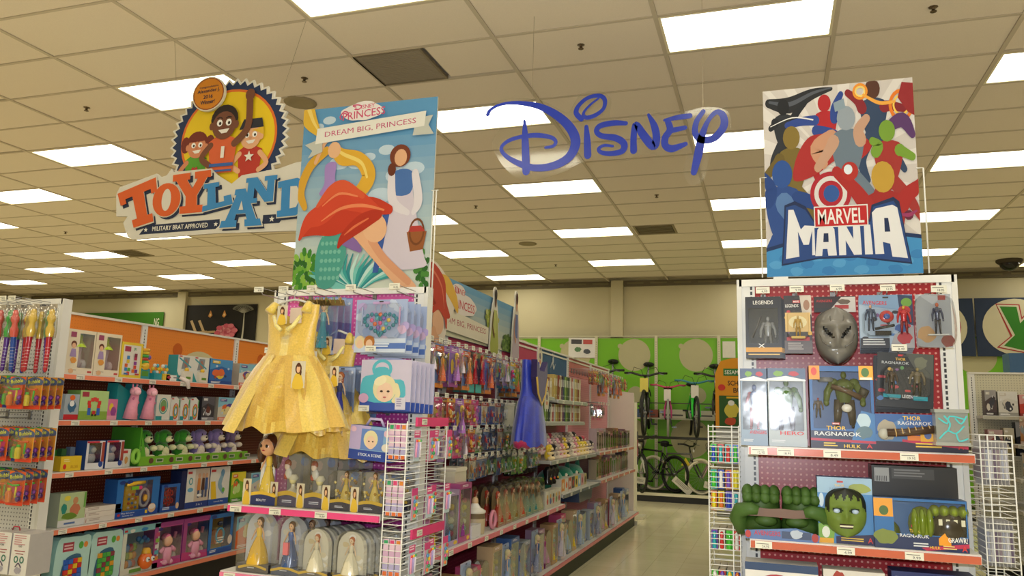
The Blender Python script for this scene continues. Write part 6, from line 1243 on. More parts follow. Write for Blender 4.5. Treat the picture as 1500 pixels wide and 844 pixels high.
spots = [(-4.80, 1.455, 0), (-4.63, 1.46, 1), (-4.53, 1.455, 2), (-4.40, 1.455, 1), (-4.315, 1.45, 0), (-4.22, 1.45, 2), (-4.75, 1.13, 1), (-4.57, 1.13, 2), (-4.40, 1.13, 0), (-4.27, 1.13, 1), (-4.19, 1.13, 2), (-4.72, .868, 0), (-4.52, .87, 1), (-4.36, .87, 2), (-4.22, .87, 0)]
for i, (x, z, v) in enumerate(spots):
    row, k = (('second', i) if i < 6 else ('third', i-6) if i < 11 else ('fourth', i-11))
    x -= .115; o = inst('bub%d' % v, bubm(v)); put(FC, o, x+4.945, -.30 + .04*(i % 2), z, '%s bubble toy pack, %s in the %s row of white stand' % (['orange', 'green', 'amber'][v], ORL[k], row), 'toy', 'bubble packs')
    for q in range(3): c = copy_tree(o); put(FC, c, x+4.945-.004*(q+1), -.30+.04*(i % 2)+.055*(q+1), z+.003*q, 'bubble toy pack %s back behind the %s one, %s row' % (['one','two','three'][q], ORL[k], row), 'toy', 'bubble packs behind')
for i, x in enumerate((-4.245, -4.105)):
    mb = MB().box(-.064, 0, 0, .064, .16, .235, 'b8b4b4', front='e4e2e2'); P = Pr(mb, 0); P.lines(-.05, .22, .09, 5, .012, 'c89098', i+1); P.rect(-.04, .135, .04, .14, 'a02838'); P.rect(-.03, .12, .03, .124, '8c2030')
    for s in (-1, 1): P.ring(s*.022, .09, .017, .02, .008, '3c7a6a', 14)
    P.stroke([(-.02, .05), (0, .07), (.02, .05)], .008, '5a4a6a'); P.blob(0, .03, .03, .02, 'a8a4b4', 3); P.text('100', 0, .165, .03, .012, '555555', .01)
    o = mb.build('white_carton', 'card'); put(FC, o, x+4.945, -.42, .5, 'white carton with two green rings, %s at the foot of white stand' % ['left', 'right'][i], 'toy', 'white cartons')
mb = MB().tube([(-.03, 0, 0), (-.02, 0, .02), (.02, 0, .02), (.03, 0, 0)], .004, 'b02c44', 6); o = mb.build('carry_handle', 'gloss'); put(FC, o, -4.245+4.945, -.34, .736, 'small red carry loop on top of the left white carton', 'handle')

# ================================================================== TODDLER AISLE (frame CA; x counts metres down the aisle from 4.1)
FY = -.42    # front line of goods on the shelves
def on(o, x, z, label, cat='toy', group=None, y=FY, rz=0): return put(CA, o, x, y, z, label, cat, group, rz)
Z1, Z2, Z3, Z4, Z5 = 1.697, 1.382, 1.032, .657, .237
def lampbox(v):
    def toy(m):
        m.lathe(.0, .06, [(.075, .19), (.07, .20), (.04, .245), (.045, .26), (.04, .28)], 'b8d830', 16); m.lathe(.0, .06, [(.04, .05), (.055, .08), (.04, .12), (.05, .19)], 'd8d4e0', 14); m.ell(.065, .05, .07, .025, .03, .04, 'f0ece8', 10, 6)
        m.ell(-.075, .05, .07, .02, .02, .03, 'e88c5c', 8, 5); m.ell(-.075, .05, .11, .02, .02, .025, '8cc048', 8, 5)
    def dr(P):
        w, h = .235, .31; P.rect(-w/2, 0, w/2, h*.12, 'efe2cc'); P.lines(-w*.4, h*.08, w*.3, 1, h*.03, 'b8a890', 2); P.rect(w*.3, h*.04, w*.45, h*.08, 'c83a3c'); P.rect(-w*.42, h*.82, -w*.22, h*.94, 'a0486c'); P.ell(-w*.28, h*.66, w*.1, h*.08, '6a3a28'); P.ell(-w*.28, h*.63, w*.07, h*.06, 'eebc98'); P.poly([(-w*.4, h*.38), (-w*.16, h*.38), (-w*.2, h*.56), (-w*.35, h*.56)], 'a890c0'); P.blob(-w*.25, h*.3, w*.12, h*.08, 'e8a04c', 4); P.ell(-w*.3, h*.06, w*.09, h*.055, 'e8b88c')
    def b(P): P.rect(-.11, .04, .11, .3, 'e8dcc4'); P.ell(.05, .25, .03, .03, 'e8c8a0')
    return window_box('baby_lamp_box', .235, .31, .12, 'ede0c6', (-.02, .045, .105, .285), 'e8dcc4', toy, dr, 'e0d0b4', 'toys', b)
for i, x in enumerate((.21, .45)): o = inst('lamp', lambda: lampbox(0)); on(o, x, Z1, 'cream box of nursery toys with lime shaded lamp, %s on top orange shelf' % ['nearest', 'second'][i], group='lamp boxes')
mb = MB().box(-.105, 0, 0, .105, .12, .265, 'e8c830', front='f0d43c'); P = Pr(mb, 0); P.rect(-.085, .02, .085, .245, 'e8e4dc'); P.rect(-.075, .195, -.015, .235, 'b03a58'); P.text('JR', .025, .215, .03, .025, '3ca068', .02)
for k, (a, b, c) in enumerate(((-.05, .06, '3a8ad0'), (-.02, .06, '58b04c'), (-.05, .09, 'e86a30'), (-.035, .12, 'e8c83c'), (-.035, .15, '3a8ad0'), (.02, .05, 'e8702c'), (.05, .05, '7a3c98'), (.035, .08, 'e04838'), (.035, .11, '8c3c9c'), (.035, .145, 'b83058'), (.035, .17, '8c2c48'), (-.03, .03, 'e04c38'))): P.rect(a-.014, b-.012, a+.014, b+.014, c)
P.rect(-.07, .022, -.03, .034, '3a78c0'); P.rect(.04, .022, .08, .034, 'c83a3c')
o = mb.build('building_block_carton', 'card'); on(o, .68, Z1, 'yellow edged carton of building blocks on top orange shelf')
mb = MB().box(-.05, 0, 0, .05, .08, .08, '1c8c98', front='2c9ca8'); P = Pr(mb, 0); P.rect(-.035, .02, .035, .06, '5c9c3c'); o = mb.build('ring_stacker', 'card'); t = MB()
for k, (r_, c) in enumerate(((.045, 'f0b830'), (.05, 'e8d838'), (.045, '4ab04c'), (.04, 'c83c38'), (.042, '4ab04c'), (.045, 'e8c838'), (.048, 'f0b43c'))): t.lathe(0, .03, [(r_*.8, .07+k*.024), (r_, .08+k*.024), (r_*.8, .092+k*.024)], c, 14)
t.ell(0, .0, .10, .035, .02, .03, 'f0c43c', 10, 6); t.ell(.055, .03, .17, .02, .02, .02, '8c6ac0', 8, 5); t.build('rings', 'gloss', o); on(o, .85, Z1, 'rainbow stacking rings toy on a teal base', y=FY+.02)
for i, (x, c, c2) in enumerate(((.97, '2c9ca8', 'e8e4dc'), (1.06, 'e8c43c', 'd8d0e0'))):
    mb = MB().box(-.04, 0, 0, .04, .07, .05, c, front=c); o = mb.build('rattle_toy', 'card'); t = MB(); 
    for k in range(6): t.ell(.03*math.cos(k*1.05), .03, .085+.03*math.sin(k*1.05), .016, .014, .016, ['e8c43c', '58b0c8', 'e0e0dc'][k % 3], 8, 5)
    t.build('beads', 'gloss', o); on(o, x, Z1, ['small teal based bead rattle on top orange shelf', 'small yellow based bead rattle on top orange shelf'][i])
mb = MB().box(-.08, 0, 0, .08, .06, .045, 'e0dcd8', front='f0eeea'); P = Pr(mb, 0); P.ell(-.05, .025, .02, .012, 'b83a48'); P.rect(.0, .02, .06, .03, '8c8c94'); mb.tube([(.06, -.01, .03), (.11, -.05, .0), (.12, -.06, -.06)], [.015, .022, .014], 'e8dcd8', 6)
o = mb.build('soft_bagged_toy', 'gloss'); on(o, 1.14, Z1, 'flat white bagged toy drooping over the top orange shelf edge')
def giggle():
    mb = MB().box(-.095, 0, 0, .095, .1, .215, '2c8c98', front='e8eae6'); P = Pr(mb, 0); P.poly([(-.095, .08), (-.095, .0), (-.04, .0)], '2c9ca0'); P.poly([(-.03, .20), (.04, .20), (.03, .11), (-.05, .10)], '8c96a0'); P.ell(.0, .15, .02, .035, 'b07868'); P.stroke([(-.08, .19), (-.02, .16), (.06, .12)], .012, '3ca8b8'); P.rect(-.085, .2, -.05, .21, 'c83a3c'); o = mb.build('infant_toy_box', 'card')
    t = MB().box(-.045, -.03, .0, .055, .0, .085, 'e8e0d0', front='ece6d8'); t.ell(.0, -.015, .095, .025, .012, .02, 'f0c030', 10, 6); t.box(-.02, -.0315, .02, .035, -.03, .04, '6a9a34'); t.build('tray_insert', 'card', o); return o
for i, x in enumerate((1.27, 1.46)): o = inst('gig', giggle); on(o, x, Z1, 'white and teal infant toy box with yellow dome, %s of two on top orange shelf' % ['left', 'right'][i], group='infant boxes')
def simple(name, w, h, d, body, side, seed, pal, title=None, x=None): 
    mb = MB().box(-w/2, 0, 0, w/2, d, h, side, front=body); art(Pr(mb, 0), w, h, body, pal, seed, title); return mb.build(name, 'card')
o = simple('activity_table_box', .3, .215, .12, '2c6cb8', '2858a0', 4, ['4a9ad8', '1c4c98', 'e8c83c', 'e8703c']); on(o, 1.72, Z1, 'blue activity table box next to the gown on top orange shelf')
for i in range(5):
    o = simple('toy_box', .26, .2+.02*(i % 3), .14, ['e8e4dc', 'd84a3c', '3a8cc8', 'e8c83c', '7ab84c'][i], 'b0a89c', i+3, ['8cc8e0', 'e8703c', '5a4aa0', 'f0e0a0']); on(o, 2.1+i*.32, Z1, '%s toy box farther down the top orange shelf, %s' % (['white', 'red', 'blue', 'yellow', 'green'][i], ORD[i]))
# shelf 2
mb = MB().box(-.06, 0, 0, .06, .1, .175, 'c8d0d8', front='a8b4c0'); P = Pr(mb, 0); P.rect(-.06, 0, .06, .035, 'c82c34'); P.blob(0, .09, .04, .045, '3c6a90', 3); P.ell(.0, .11, .02, .02, 'f0f0f0'); P.ell(.0, .15, .022, .018, 'e86a2c'); o = mb.build('penguin_toy_box', 'card'); on(o, .185, Z2, 'grey and red box with blue white toy picture at near end of second shelf')
mb = MB().box(-.125, 0, 0, .125, .12, .205, '8cb860', front='b8d890'); P = Pr(mb, 0); P.rect(-.125, 0, .125, .06, '8cb048'); P.rect(-.11, .16, -.05, .195, 'a8384c'); P.rect(-.125, .10, .125, .205, 'c8e0d8') if False else None
for a, b, c in ((-.04, .045, '3a6ac8'), (-.04, .07, '3a6ac8'), (-.04, .095, 'd83a34'), (-.045, .12, 'd83a34'), (.04, .045, '3a6ac8'), (.04, .07, '3a6ac8'), (.04, .095, 'd83a34'), (.045, .12, 'd83a34'), (-.02, .14, 'e04840'), (.02, .14, 'e04840'), (0, .145, 'e04840'), (0, .05, 'c83034')): P.rect(a-.014, b-.013, a+.014, b+.013, c)
P.ell(-.012, .032, .008, .008, '222222'); P.ell(.015, .032, .008, .008, '222222'); o = mb.build('castle_block_box', 'card'); on(o, .375, Z2, 'pale green carton showing a red and blue block arch')
mb = MB().box(-.045, 0, 0, .045, .1, .15, 'b83c7c', front='d87aa8'); P = Pr(mb, 0); P.ell(-.01, .09, .02, .03, 'e8c83c'); P.blob(.01, .06, .03, .04, '9c4c98', 3); P.rect(-.045, 0, .045, .03, 'e8a0b8'); o = mb.build('musical_toy_box', 'card'); on(o, .545, Z2, 'small pink and yellow toy box on second shelf')
def giraffe():
    mb = MB().prism([(-.1, 0), (.1, 0), (.1, .2), (-.02, .22), (-.12, .27), (-.13, .1)], 0.02, .12, '1c8c94', '2c9ca4'); o = mb.build('giraffe_teether_box', 'card'); t = MB()
    t.tube([(0, -.0, .01), (0, -.01, .1), (.01, -.02, .19)], [.055, .04, .03], 'e89ab4', 10); t.ell(.0, -.03, .215, .038, .045, .035, 'eeaac0', 10, 6); t.ell(-.02, -.07, .205, .025, .025, .02, 'f0b8cc', 8, 5)
    for s in (-1, 1): t.tube([(s*.018, -.02, .24), (s*.02, -.02, .27)], .006, 'e08aa8', 5); t.ell(s*.018, -.055, .225, .006, .005, .006, '3a2430', 6, 4)
    for k in range(5): t.ell(.03*math.cos(k*2.1), -.035, .04+.03*k, .012, .01, .012, 'c8709c', 6, 4)
    t.build('giraffe', 'rubber', o); return o
for i, x in enumerate((.72, .89)): o = inst('giraffe', giraffe); on(o, x, Z2, 'pink spotted giraffe toy in open teal box, %s one on second shelf' % ['left', 'right'][i], group='giraffe toys')
mb = MB().box(-.075, 0, 0, .075, .1, .2, 'd8e4e0', front='eceae2'); P = Pr(mb, 0); P.ell(0, .11, .035, .05, '7aa870', 18); P.ring(0, .11, .05, .065, .01, '4aa8a8', 18); P.ell(.0, .09, .02, .02, 'd84a3c'); P.rect(-.075, 0, -.01, .03, '2c9ca0'); o = mb.build('bead_toy_box', 'card'); on(o, 1.06, Z2, 'white box with round bead toy picture on second shelf')
for i, x in enumerate((1.19, 1.305, 1.42)):
    def rb():
        mb = MB().prism([(-.05, 0), (.05, 0), (.05, .16), (.01, .19), (-.05, .175)], 0, .1, 'e8e8e4', 'dcdcd8'); P = Pr(mb, 0)
        for k, c in enumerate(('c83838', 'e8703c', 'e8c83c', '58b04c', '3a7ac8')): P.ring(.01, .07, .033-.004*k, .065-.008*k, .006, c, 16)
        P.rect(-.05, 0, -.01, .03, '2c9ca0'); P.rect(-.045, .165, -.02, .175, 'c83a3c'); P.rect(.04, .1, .05, .165, '3ca048'); return mb.build('rainbow_toy_box', 'card')
    o = inst('rb', rb); on(o, x, Z2, 'small white box with rainbow arch toy, %s of three' % ORL[i], group='rainbow boxes')
o = simple('vehicle_box', .16, .2, .12, '3c3c44', '2c2c34', 7, ['5a5a64', '8c8c94', 'c8c8cc', '6a3c34']); on(o, 1.59, Z2, 'dark grey toy box half hidden by the gown on second shelf')
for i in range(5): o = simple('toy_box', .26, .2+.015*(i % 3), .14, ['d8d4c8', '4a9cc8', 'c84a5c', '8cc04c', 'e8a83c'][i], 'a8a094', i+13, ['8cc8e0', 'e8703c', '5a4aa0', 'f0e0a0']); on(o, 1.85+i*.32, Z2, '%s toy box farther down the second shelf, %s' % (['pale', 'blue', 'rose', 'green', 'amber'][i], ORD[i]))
# shelf 3
mb = MB().box(-.085, 0, 0, .085, .1, .10, 'e0b828', front='f0cc34'); P = Pr(mb, 0); P.ell(-.05, .03, .014, .018, 'd83a2c'); P.text('ELSE', .03, .028, .06, .018, 'c89020', .03); P.lines(-.06, .075, .06, 2, .012, 'f8e8a0', 3); mb.box(-.06, .03, .10, -.02, .07, .15, '2c5c34'); mb.box(.01, .03, .10, .05, .07, .16, '5a6c8c'); mb.box(-.08, .08, .0, .085, .1, .14, '3c8c34')
o = mb.build('toy_counter_display', 'card'); on(o, .235, Z3, 'open yellow cardboard display at near end of third shelf')
def robo():
    def toy(m): m.ell(0, .05, .075, .045, .035, .045, 'e8ecf0', 12, 8); m.ell(0, .045, .135, .04, .035, .035, '7ab0d8', 12, 8); m.ell(0, .02, .135, .025, .015, .02, 'e0ecf4', 10, 6)
    return window_box('robot_pet_box', .165, .20, .1, 'e4e4ea', (-.06, .045, .05, .185), '4a4c58', toy, lambda P: (P.rect(-.08, 0, .08, .04, 'e8e8ec'), P.ell(.055, .035, .02, .022, '2c4c9c'), P.rect(.055, .05, .08, .19, 'a84a3c'), P.rect(-.08, .185, .03, .198, 'c83a4c')), '2c4c90', 'toy_pet')
for i, x in enumerate((.435, .615)): o = inst('robo', robo); on(o, x, Z3, 'white box with pale blue toy pet, %s of two on third shelf' % ['left', 'right'][i], group='toy pet boxes')
mb = MB().box(-.06, .02, 0, .03, .1, .13, 'e0dcd0', front='e8e4dc'); P = Pr(mb, .02); P.rect(-.05, .1, .0, .12, 'c83a3c'); P.blob(-.01, .05, .02, .03, 'd8a060', 2); o = mb.build('teething_ring_pack', 'card')
MB().tube([(.06+.03*math.cos(k*PI/8), -.0, .075+.045*math.sin(k*PI/8)) for k in range(16)], .016, '8cc84c', 8, closed=True).build('ring', 'rubber', o); on(o, .76, Z3, 'small white pack with a bright green ring on third shelf')
tb = MB().box(-.66, 0, 0, .66, .28, .012, '6cb030', front='8cc43c'); tb.box(-.66, -.005, 0, .66, 0, .07, '7cbc34'); tb.box(-.67, 0, 0, -.655, .28, .29, '4c9c2c', front='5cae34'); tb.add([(-.655, -.004, .07), (-.60, -.004, .07), (-.655, -.004, .25)], [(0, 1, 2)], '5cae34')
P = Pr(tb, -.005)
for k in range(6): P.ell(-.54+k*.22, .035, .025, .022, '6a4a3c'); P.rect(-.49+k*.22, .02, -.41+k*.22, .05, 'c8c8b4'); P.rect(-.48+k*.22, .026, -.42+k*.22, .044, '3c6a34')
o = tb.build('display_tray', 'card'); on(o, 1.52, Z3, 'long lime green display tray of puppy toys on third shelf', 'tray')
for i in range(6):
    col = ('3c8c2c', 'e0e0b0') if i < 3 else ('8c7ab4', 'e0d4c4'); k_ = 'pg' if i < 3 else 'pv'
    o = inst(k_, lambda: plush(MB(), 0, 0, 0, .27, *col).build('puppy_toy', 'plushfur')); on(o, 1.0+i*.215, Z3+.013, '%s plush puppy with pale muzzle, %s in the green tray' % (['green', 'violet'][i > 2], ORD[i]), 'plush toy', 'plush puppies', FY+.12, rz=.15*((i % 3)-1))
# shelf 4
mb = MB().box(-.11, 0, 0, .11, .1, .225, 'b0b8a0', front='d8dcc8'); P = Pr(mb, 0); P.rect(-.11, .045, .11, .225, 'b8cc9c'); P.ell(.02, .17, .022, .025, 'c89068'); P.blob(.02, .11, .05, .045, 'c87a5c', 3); P.blob(-.07, .12, .025, .04, '2c8c80', 4); P.blob(-.02, .07, .07, .025, '6c8c34', 5); P.blob(-.05, .19, .03, .02, 'e8d84c', 6); P.rect(-.11, 0, .11, .045, 'e0e0e0'); P.rect(-.06, .015, .03, .028, '5a78b0'); P.rect(.09, .12, .105, .22, '6aa848')
o = mb.build('ride_on_box', 'card'); on(o, .29, Z4, 'box with child at play photograph at near end of fourth shelf')
for k in range(3):
    mb = MB().box(-.17, 0, 0, .17, .2, .036, 'c8b8a8', front='e4dcd4'); P = Pr(mb, 0); P.rect(-.16, .008, -.155, .03, '9c3030'); P.lines(-.13, .026, .1, 2, .01, 'b8a8a0', k); o = mb.build('puzzle_box', 'card'); on(o, .575-.01*k, Z4+.037*k, 'flat white box, %s in the stack of three on fourth shelf' % ['lowest', 'middle', 'topmost'][k], 'box', 'flat boxes')
def phone(m):
    m.box(-.13, .01, .05, .02, .05, .15, 'f0c830'); m.box(-.125, .01, .15, -.02, .05, .23, 'f0cc38')
    for i in range(3):
        for j in range(4): m.ell(-.085+i*.035, .008, .07+j*.032, .012, .008, .011, ['e8e4d8', 'e87040', '3c8cd0'][(i+j) % 3], 8, 5)
    m.box(-.07, .0, .2, .0, .012, .225, '7cc83c'); m.box(.0, .0, .2, .03, .012, .225, 'e84c8c'); m.tube([(-.12, .01, .24), (-.02, .0, .25), (.06, .01, .25)], .014, 'f0c030', 8)
    m.tube([(.08+.045*math.cos(k*PI/8), .02, .13+.065*math.sin(k*PI/8)) for k in range(16)], .012, 'dce4ec', 7, closed=True); m.ell(.08, .01, .13, .025, .015, .03, 'e8b040', 8, 6)
def dp(P): w = .43; P.rect(-.215, 0, .215, .045, '2050a8'); P.text('Play & Learn', -.09, .032, .13, .014, 'e8ecf4', .02); P.text('Activity Set', -.09, .014, .11, .012, 'e8ecf4', .02); P.ell(.15, .05, .04, .035, 'e0b890'); P.ell(.15, .06, .035, .02, 'f0e4dc'); P.rect(.08, .015, .105, .04, 'f0c830'); P.ell(-.18, .025, .015, .01, 'c83040'); P.ell(-.17, .26, .03, .014, '1c3c8c'); P.ell(-.10, .262, .03, .014, '1c3c8c')
o = window_box('telephone_toy_box', .43, .285, .12, '2c74c4', (-.15, .05, .14, .265), '4a98d8', phone, dp, '2458a4', 'toy_telephone'); on(o, .89, Z4, 'large blue box with yellow toy telephone in its window')
def gem(m):
    for a, b in ((0, .11), (-.03, .14), (.03, .14), (-.035, .08), (.035, .08), (0, .16), (0, .055)): m.tube([(a+.016*math.cos(k*PI/4), .02, b+.018*math.sin(k*PI/4)) for k in range(8)], .007, 'd8342c', 6, closed=True)
o = window_box('shape_sorter_box', .21, .215, .11, '2c68bc', (-.075, .04, .065, .19), '88a8cc', gem, lambda P: (P.rect(-.1, 0, .1, .038, '1c4ca0'), P.lines(-.08, .03, .08, 2, .012, 'd8e0f0', 2), P.ell(.085, .04, .018, .025, 'e8c4a0'), P.ell(-.06, .2, .025, .01, '1c3c8c')), '1c3c80', 'toy'); on(o, 1.235, Z4, 'blue box with red lattice ball toy on fourth shelf')
o = carton('dark_carton', .06, .31, .11, '1c2858'); on(o, 1.375, Z4, 'thin navy carton standing edge on between blue and white boxes', 'box')
mb = MB().box(-.14, 0, 0, .14, .11, .32, '28407c', front='d8c8b8'); P = Pr(mb, 0); P.rect(-.14, 0, .14, .05, '24408c'); P.text('3 in 1', .03, .025, .07, .016, 'e8ecf8', .02); P.rect(-.14, .05, -.04, .32, 'e4e4e0'); P.rect(-.13, .28, -.08, .3, 'c83a3c'); P.ring(-.09, .22, .025, .03, .01, '4aa0b0', 14); P.ell(-.09, .15, .035, .018, '6ab0d8')
for x, c in ((.01, 'd88c4c'), (.06, '5a3a2c'), (.1, '3c5c98')): P.ell(x, .26, .016, .02, 'd8a888'); P.poly([(x-.02, .14), (x+.02, .14), (x+.015, .24), (x-.015, .24)], c); P.rect(x-.012, .08, x+.012, .14, '4a5a80')
P.ell(.02, .1, .03, .012, 'f0f0f0'); o = mb.build('walker_box', 'card'); on(o, 1.55, Z4, 'tall box with photo of toddlers walking')
mb = MB().box(-.13, 0, 0, .13, .11, .32, '28407c', front='e4e4e0'); P = Pr(mb, 0); P.rect(-.13, 0, .13, .05, '2454a8'); P.text('Learn & Play', .0, .025, .12, .014, 'e8ecf8', .02); P.rect(-.12, .28, -.06, .3, 'c83a3c'); P.poly([(-.1, .05), (-.03, .05), (-.06, .2), (-.12, .2)], 'f0c830'); P.stroke([(.03, .25), (.0, .17), (.05, .1)], [.04, .05, .03], '8cb0c8'); P.ell(.03, .27, .025, .03, '6a9ac0'); P.ell(.05, .12, .02, .02, '6ab84c'); o = mb.build('learning_toy_box', 'card'); on(o, 1.83, Z4, 'tall white box with yellow wedge beside the toddler walking box')
o = simple('toy_box', .2, .26, .12, '8cc43c', '5c9c2c', 8, ['e8d83c', '4c9c2c', 'e8703c', 'c8e890']); on(o, 2.09, Z4, 'lime green toy box just left of the big toddler doll on fourth shelf')
for i in range(4): o = simple('toy_box', .26, .24+.015*(i % 3), .14, ['d8d4c8', '4a9cc8', 'c84a5c', '8cc04c'][i], 'a8a094', i+23, ['8cc8e0', 'e8703c', '5a4aa0', 'f0e0a0']); on(o, 2.4+i*.32, Z4, '%s toy box farther down the fourth shelf, %s' % (['pale', 'blue', 'rose', 'green'][i], ORD[i]))
# bottom deck
def blockbag(cs):
    def f():
        mb = MB().prism(catmull([(-.14, 0), (-.15, .15), (-.13, .33), (-.05, .345), (.06, .34), (.14, .33), (.15, .15), (.14, 0)], 3), 0, .1, 'b8e0dc', 'a0d4d0'); P = Pr(mb, 0); P.rect(-.09, .25, .0, .31, 'a8384c'); P.rect(-.08, .265, -.01, .275, 'e8c8c8'); P.rect(-.08, .285, -.01, .295, 'e8c8c8'); P.ell(.06, .28, .02, .025, '58b04c'); P.ell(.1, .28, .018, .02, 'e8903c')
        P.poly(catmull([(-.08, .02), (-.09, .12), (-.05, .21), (.06, .22), (.08, .12), (.07, .02)], 3, True), '3a6a8c'); o = mb.build('block_bag', 'card'); t = MB()
        for j in range(5):
            for i in range(4): t.box(-.075+i*.037, -.012, .03+j*.034, -.041+i*.037, .0, .061+j*.034, cs[(i*2+j*3) % len(cs)])
        t.build('blocks', 'gloss', o); return o
    return f
o = blockbag(['c83034', 'd83c34', '2c5cc0', 'e8c030', '3a6ac8'])(); on(o, .34, Z5, 'pale teal bag of red and blue building blocks on the bottom deck')
o = blockbag(['3ca048', '58b04c', 'e0a030', '8c3c4c', '48a84c'])(); on(o, .63, Z5, 'pale teal bag of green and orange building blocks on bottom deck')
def owl(m):
    m.ell(.06, .0, .075, .065, .05, .065, 'f07020', 12, 8); m.lathe(.06, .0, [(.035, .13), (.03, .16), (.02, .17)], 'e8b030', 10)
    for s in (-1, 1): m.ell(.06+s*.025, -.045, .09, .02, .012, .02, 'e8ecec', 8, 5); m.ell(.06+s*.025, -.056, .09, .008, .005, .008, '2a2a30', 6, 4)
    for k in range(9): m.ell(-.12+.035*(k % 3), .02, .07+.06*(k//3), .025, .02, .03, ['e8903c', '5a9ad8', 'c84a5c', '8cb84c', 'f0c83c'][k % 5], 8, 5)
    for k in range(4): m.ell(.0+.03*k, .03, .24-.02*(k % 2), .022, .02, .022, ['3c8cd0', '58b0d8', '2c64b8'][k % 3], 8, 5)
def dw(P): P.rect(-.19, 0, .19, .04, 'dcd8c8'); P.rect(-.1, .005, .02, .032, '6aa040'); P.rect(-.19, .30, .19, .345, '8cc8d0'); P.blob(-.1, .315, .03, .015, 'e8e8e0', 2); P.blob(.02, .315, .04, .015, '3c8cd0', 3); P.rect(-.18, .31, -.15, .325, 'c83a3c'); [P.rect(.145, .06+.045*k, .185, .09+.045*k, ['e8903c', '58b0c8', 'e8e4e0', '8cc04c', 'c85078'][k]) for k in range(5)]
o = window_box('baby_gym_box', .38, .345, .11, 'd8dcd0', (-.15, .045, .14, .3), 'a8ccd0', owl, dw, '8c4c9c', 'toys'); on(o, .97, Z5, 'large box with orange owl drum and soft toys in open window')
def pinkdoll(m): m.tube([(0, .02, .02), (0, .02, .14)], [.045, .05], 'e8a0bc', 10); m.ell(0, .01, .19, .042, .04, .045, 'eebc9c', 12, 8); m.ell(0, .025, .215, .045, .04, .035, 'e06a98', 10, 6); [m.tube([(s*.04, .01, .14), (s*.08, .0, .11)], .018, 'e8a0bc', 8) for s in (-1, 1)]; [m.ell(s*.03, .0, .03, .025, .035, .022, 'e4a4c0', 8, 5) for s in (-1, 1)]; m.ell(.09, .02, .06, .025, .02, .035, 'e8dce4', 8, 5); m.ell(.09, .02, .11, .025, .02, .02, 'e8dce4', 8, 5); m.tube([(.09, .02, .2), (.095, .015, .25)], .014, 'd878a4', 6)
def dpk(P): w = .32; P.poly([(-.16, 0), (.16, 0), (.16, .03), (-.16, .075)], 'c83c84'); P.text('Baby Doll', .0, .03, .14, .016, 'f8e8f0', .02, rot=-.1); P.rect(-.16, .31, .16, .34, 'a0408c'); P.ell(-.1, .29, .03, .012, '3c2c78'); P.rect(-.16, .07, -.12, .31, 'a8488c')
for i, x in enumerate((1.26, 1.585)): o = inst('pinkdoll', lambda: window_box('baby_doll_box', .31, .34, .12, 'b84c94', (-.115, .06, .15, .3), 'c8a0b4', pinkdoll, dpk, '8c3c88', 'baby_doll')); on(o, x, Z5, 'magenta box with baby doll in pink, %s of two on bottom deck' % ['left', 'right'][i], 'doll', 'baby doll boxes')
def cam_(m): m.box(-.06, .01, .08, .06, .05, .2, 'e8642c'); m.tube([(.05*math.cos(k*PI/7), .01, .15+.06*math.sin(k*PI/7)) for k in range(14)], .012, '5ab0d8', 6, closed=True); [m.box(-.045, .0, .085+.02*k, .045, .012, .095+.02*k, 'e8e4dc') for k in range(3)]; m.ell(0, .01, .25, .035, .02, .02, '1c2848', 10, 6)
o = window_box('music_player_box', .33, .335, .11, '2c74c4', (-.12, .05, .13, .3), 'e0b84c', cam_, lambda P: (P.rect(-.16, 0, .16, .04, '2050a8'), P.lines(-.13, .03, .12, 2, .012, 'e8ecf4', 4), P.ell(-.1, .315, .035, .014, '1c3c8c'), P.ell(.13, .1, .03, .04, 'e8d8cc')), '2458a4', 'toy'); on(o, 1.9, Z5, 'blue edged box with orange toy music player on bottom deck')
for i in range(4): o = simple('toy_box', .27, .28+.015*(i % 3), .14, ['e86a2c', '4a9cc8', 'c84a5c', '8cc04c'][i], 'a8a094', i+33, ['8cc8e0', 'e8703c', '5a4aa0', 'f0e0a0']); on(o, 2.25+i*.33, Z5, '%s toy box farther down the bottom deck, %s' % (['orange', 'blue', 'rose', 'green'][i], ORD[i]))

# ================================================================== DOLL AISLE (frame AA)
def mk_red():
    def dr(P): P.rect(-.06, 0, .06, .06, '3cb0a8'); P.rect(-.055, .005, .055, .055, '58c0b4'); P.rect(-.06, .06, -.05, .29, 'dcdce0')
    return blister('doll_pack', .12, .29, '2c2024', dr, (-.05, .06, .055, .285), lambda m: doll(m, 0, -.03, .06, .22, 'd8a080', 'b83024', 'd82c34', 'c8202c', .1), 'doll', .05)
def mk_pack(w, h, bg, cs, seed, k):
    def toy(m):
        r = random.Random(seed)
        if k == 0: doll(m, 0, -.025, h*.15, h*.7, 'e8b890', cs[0], cs[1], cs[2], .14)
        elif k == 1:
            for q in range(9): m.ell(r.uniform(-w*.3, w*.3), -.015, r.uniform(h*.2, h*.7), w*.1, .012, w*.1, cs[q % 3], 7, 5)
        else:
            for q in range(3): figure(m, (q-1)*w*.27, -.018, h*.15, h*.42, cs[q % 3], cs[(q+1) % 3], 'e0b090', .8)
    def dr(P): P.rect(-w/2, h*.82, w/2, h*.96, cs[2]); P.lines(-w*.3, h*.91, w*.6, 2, h*.04, 'f4f0f4', seed); P.rect(-w/2, 0, w/2, h*.1, cs[1]); P.blob(-w*.2, h*.5, w*.2, h*.2, cs[0], seed); P.ell(w*.25, h*.12, w*.12, w*.12, 'eec0a0', 10)
    return blister('toy_pack', w, h, bg, dr, (-w*.44, h*.1, w*.44, h*.8), toy, 'toy', .035)
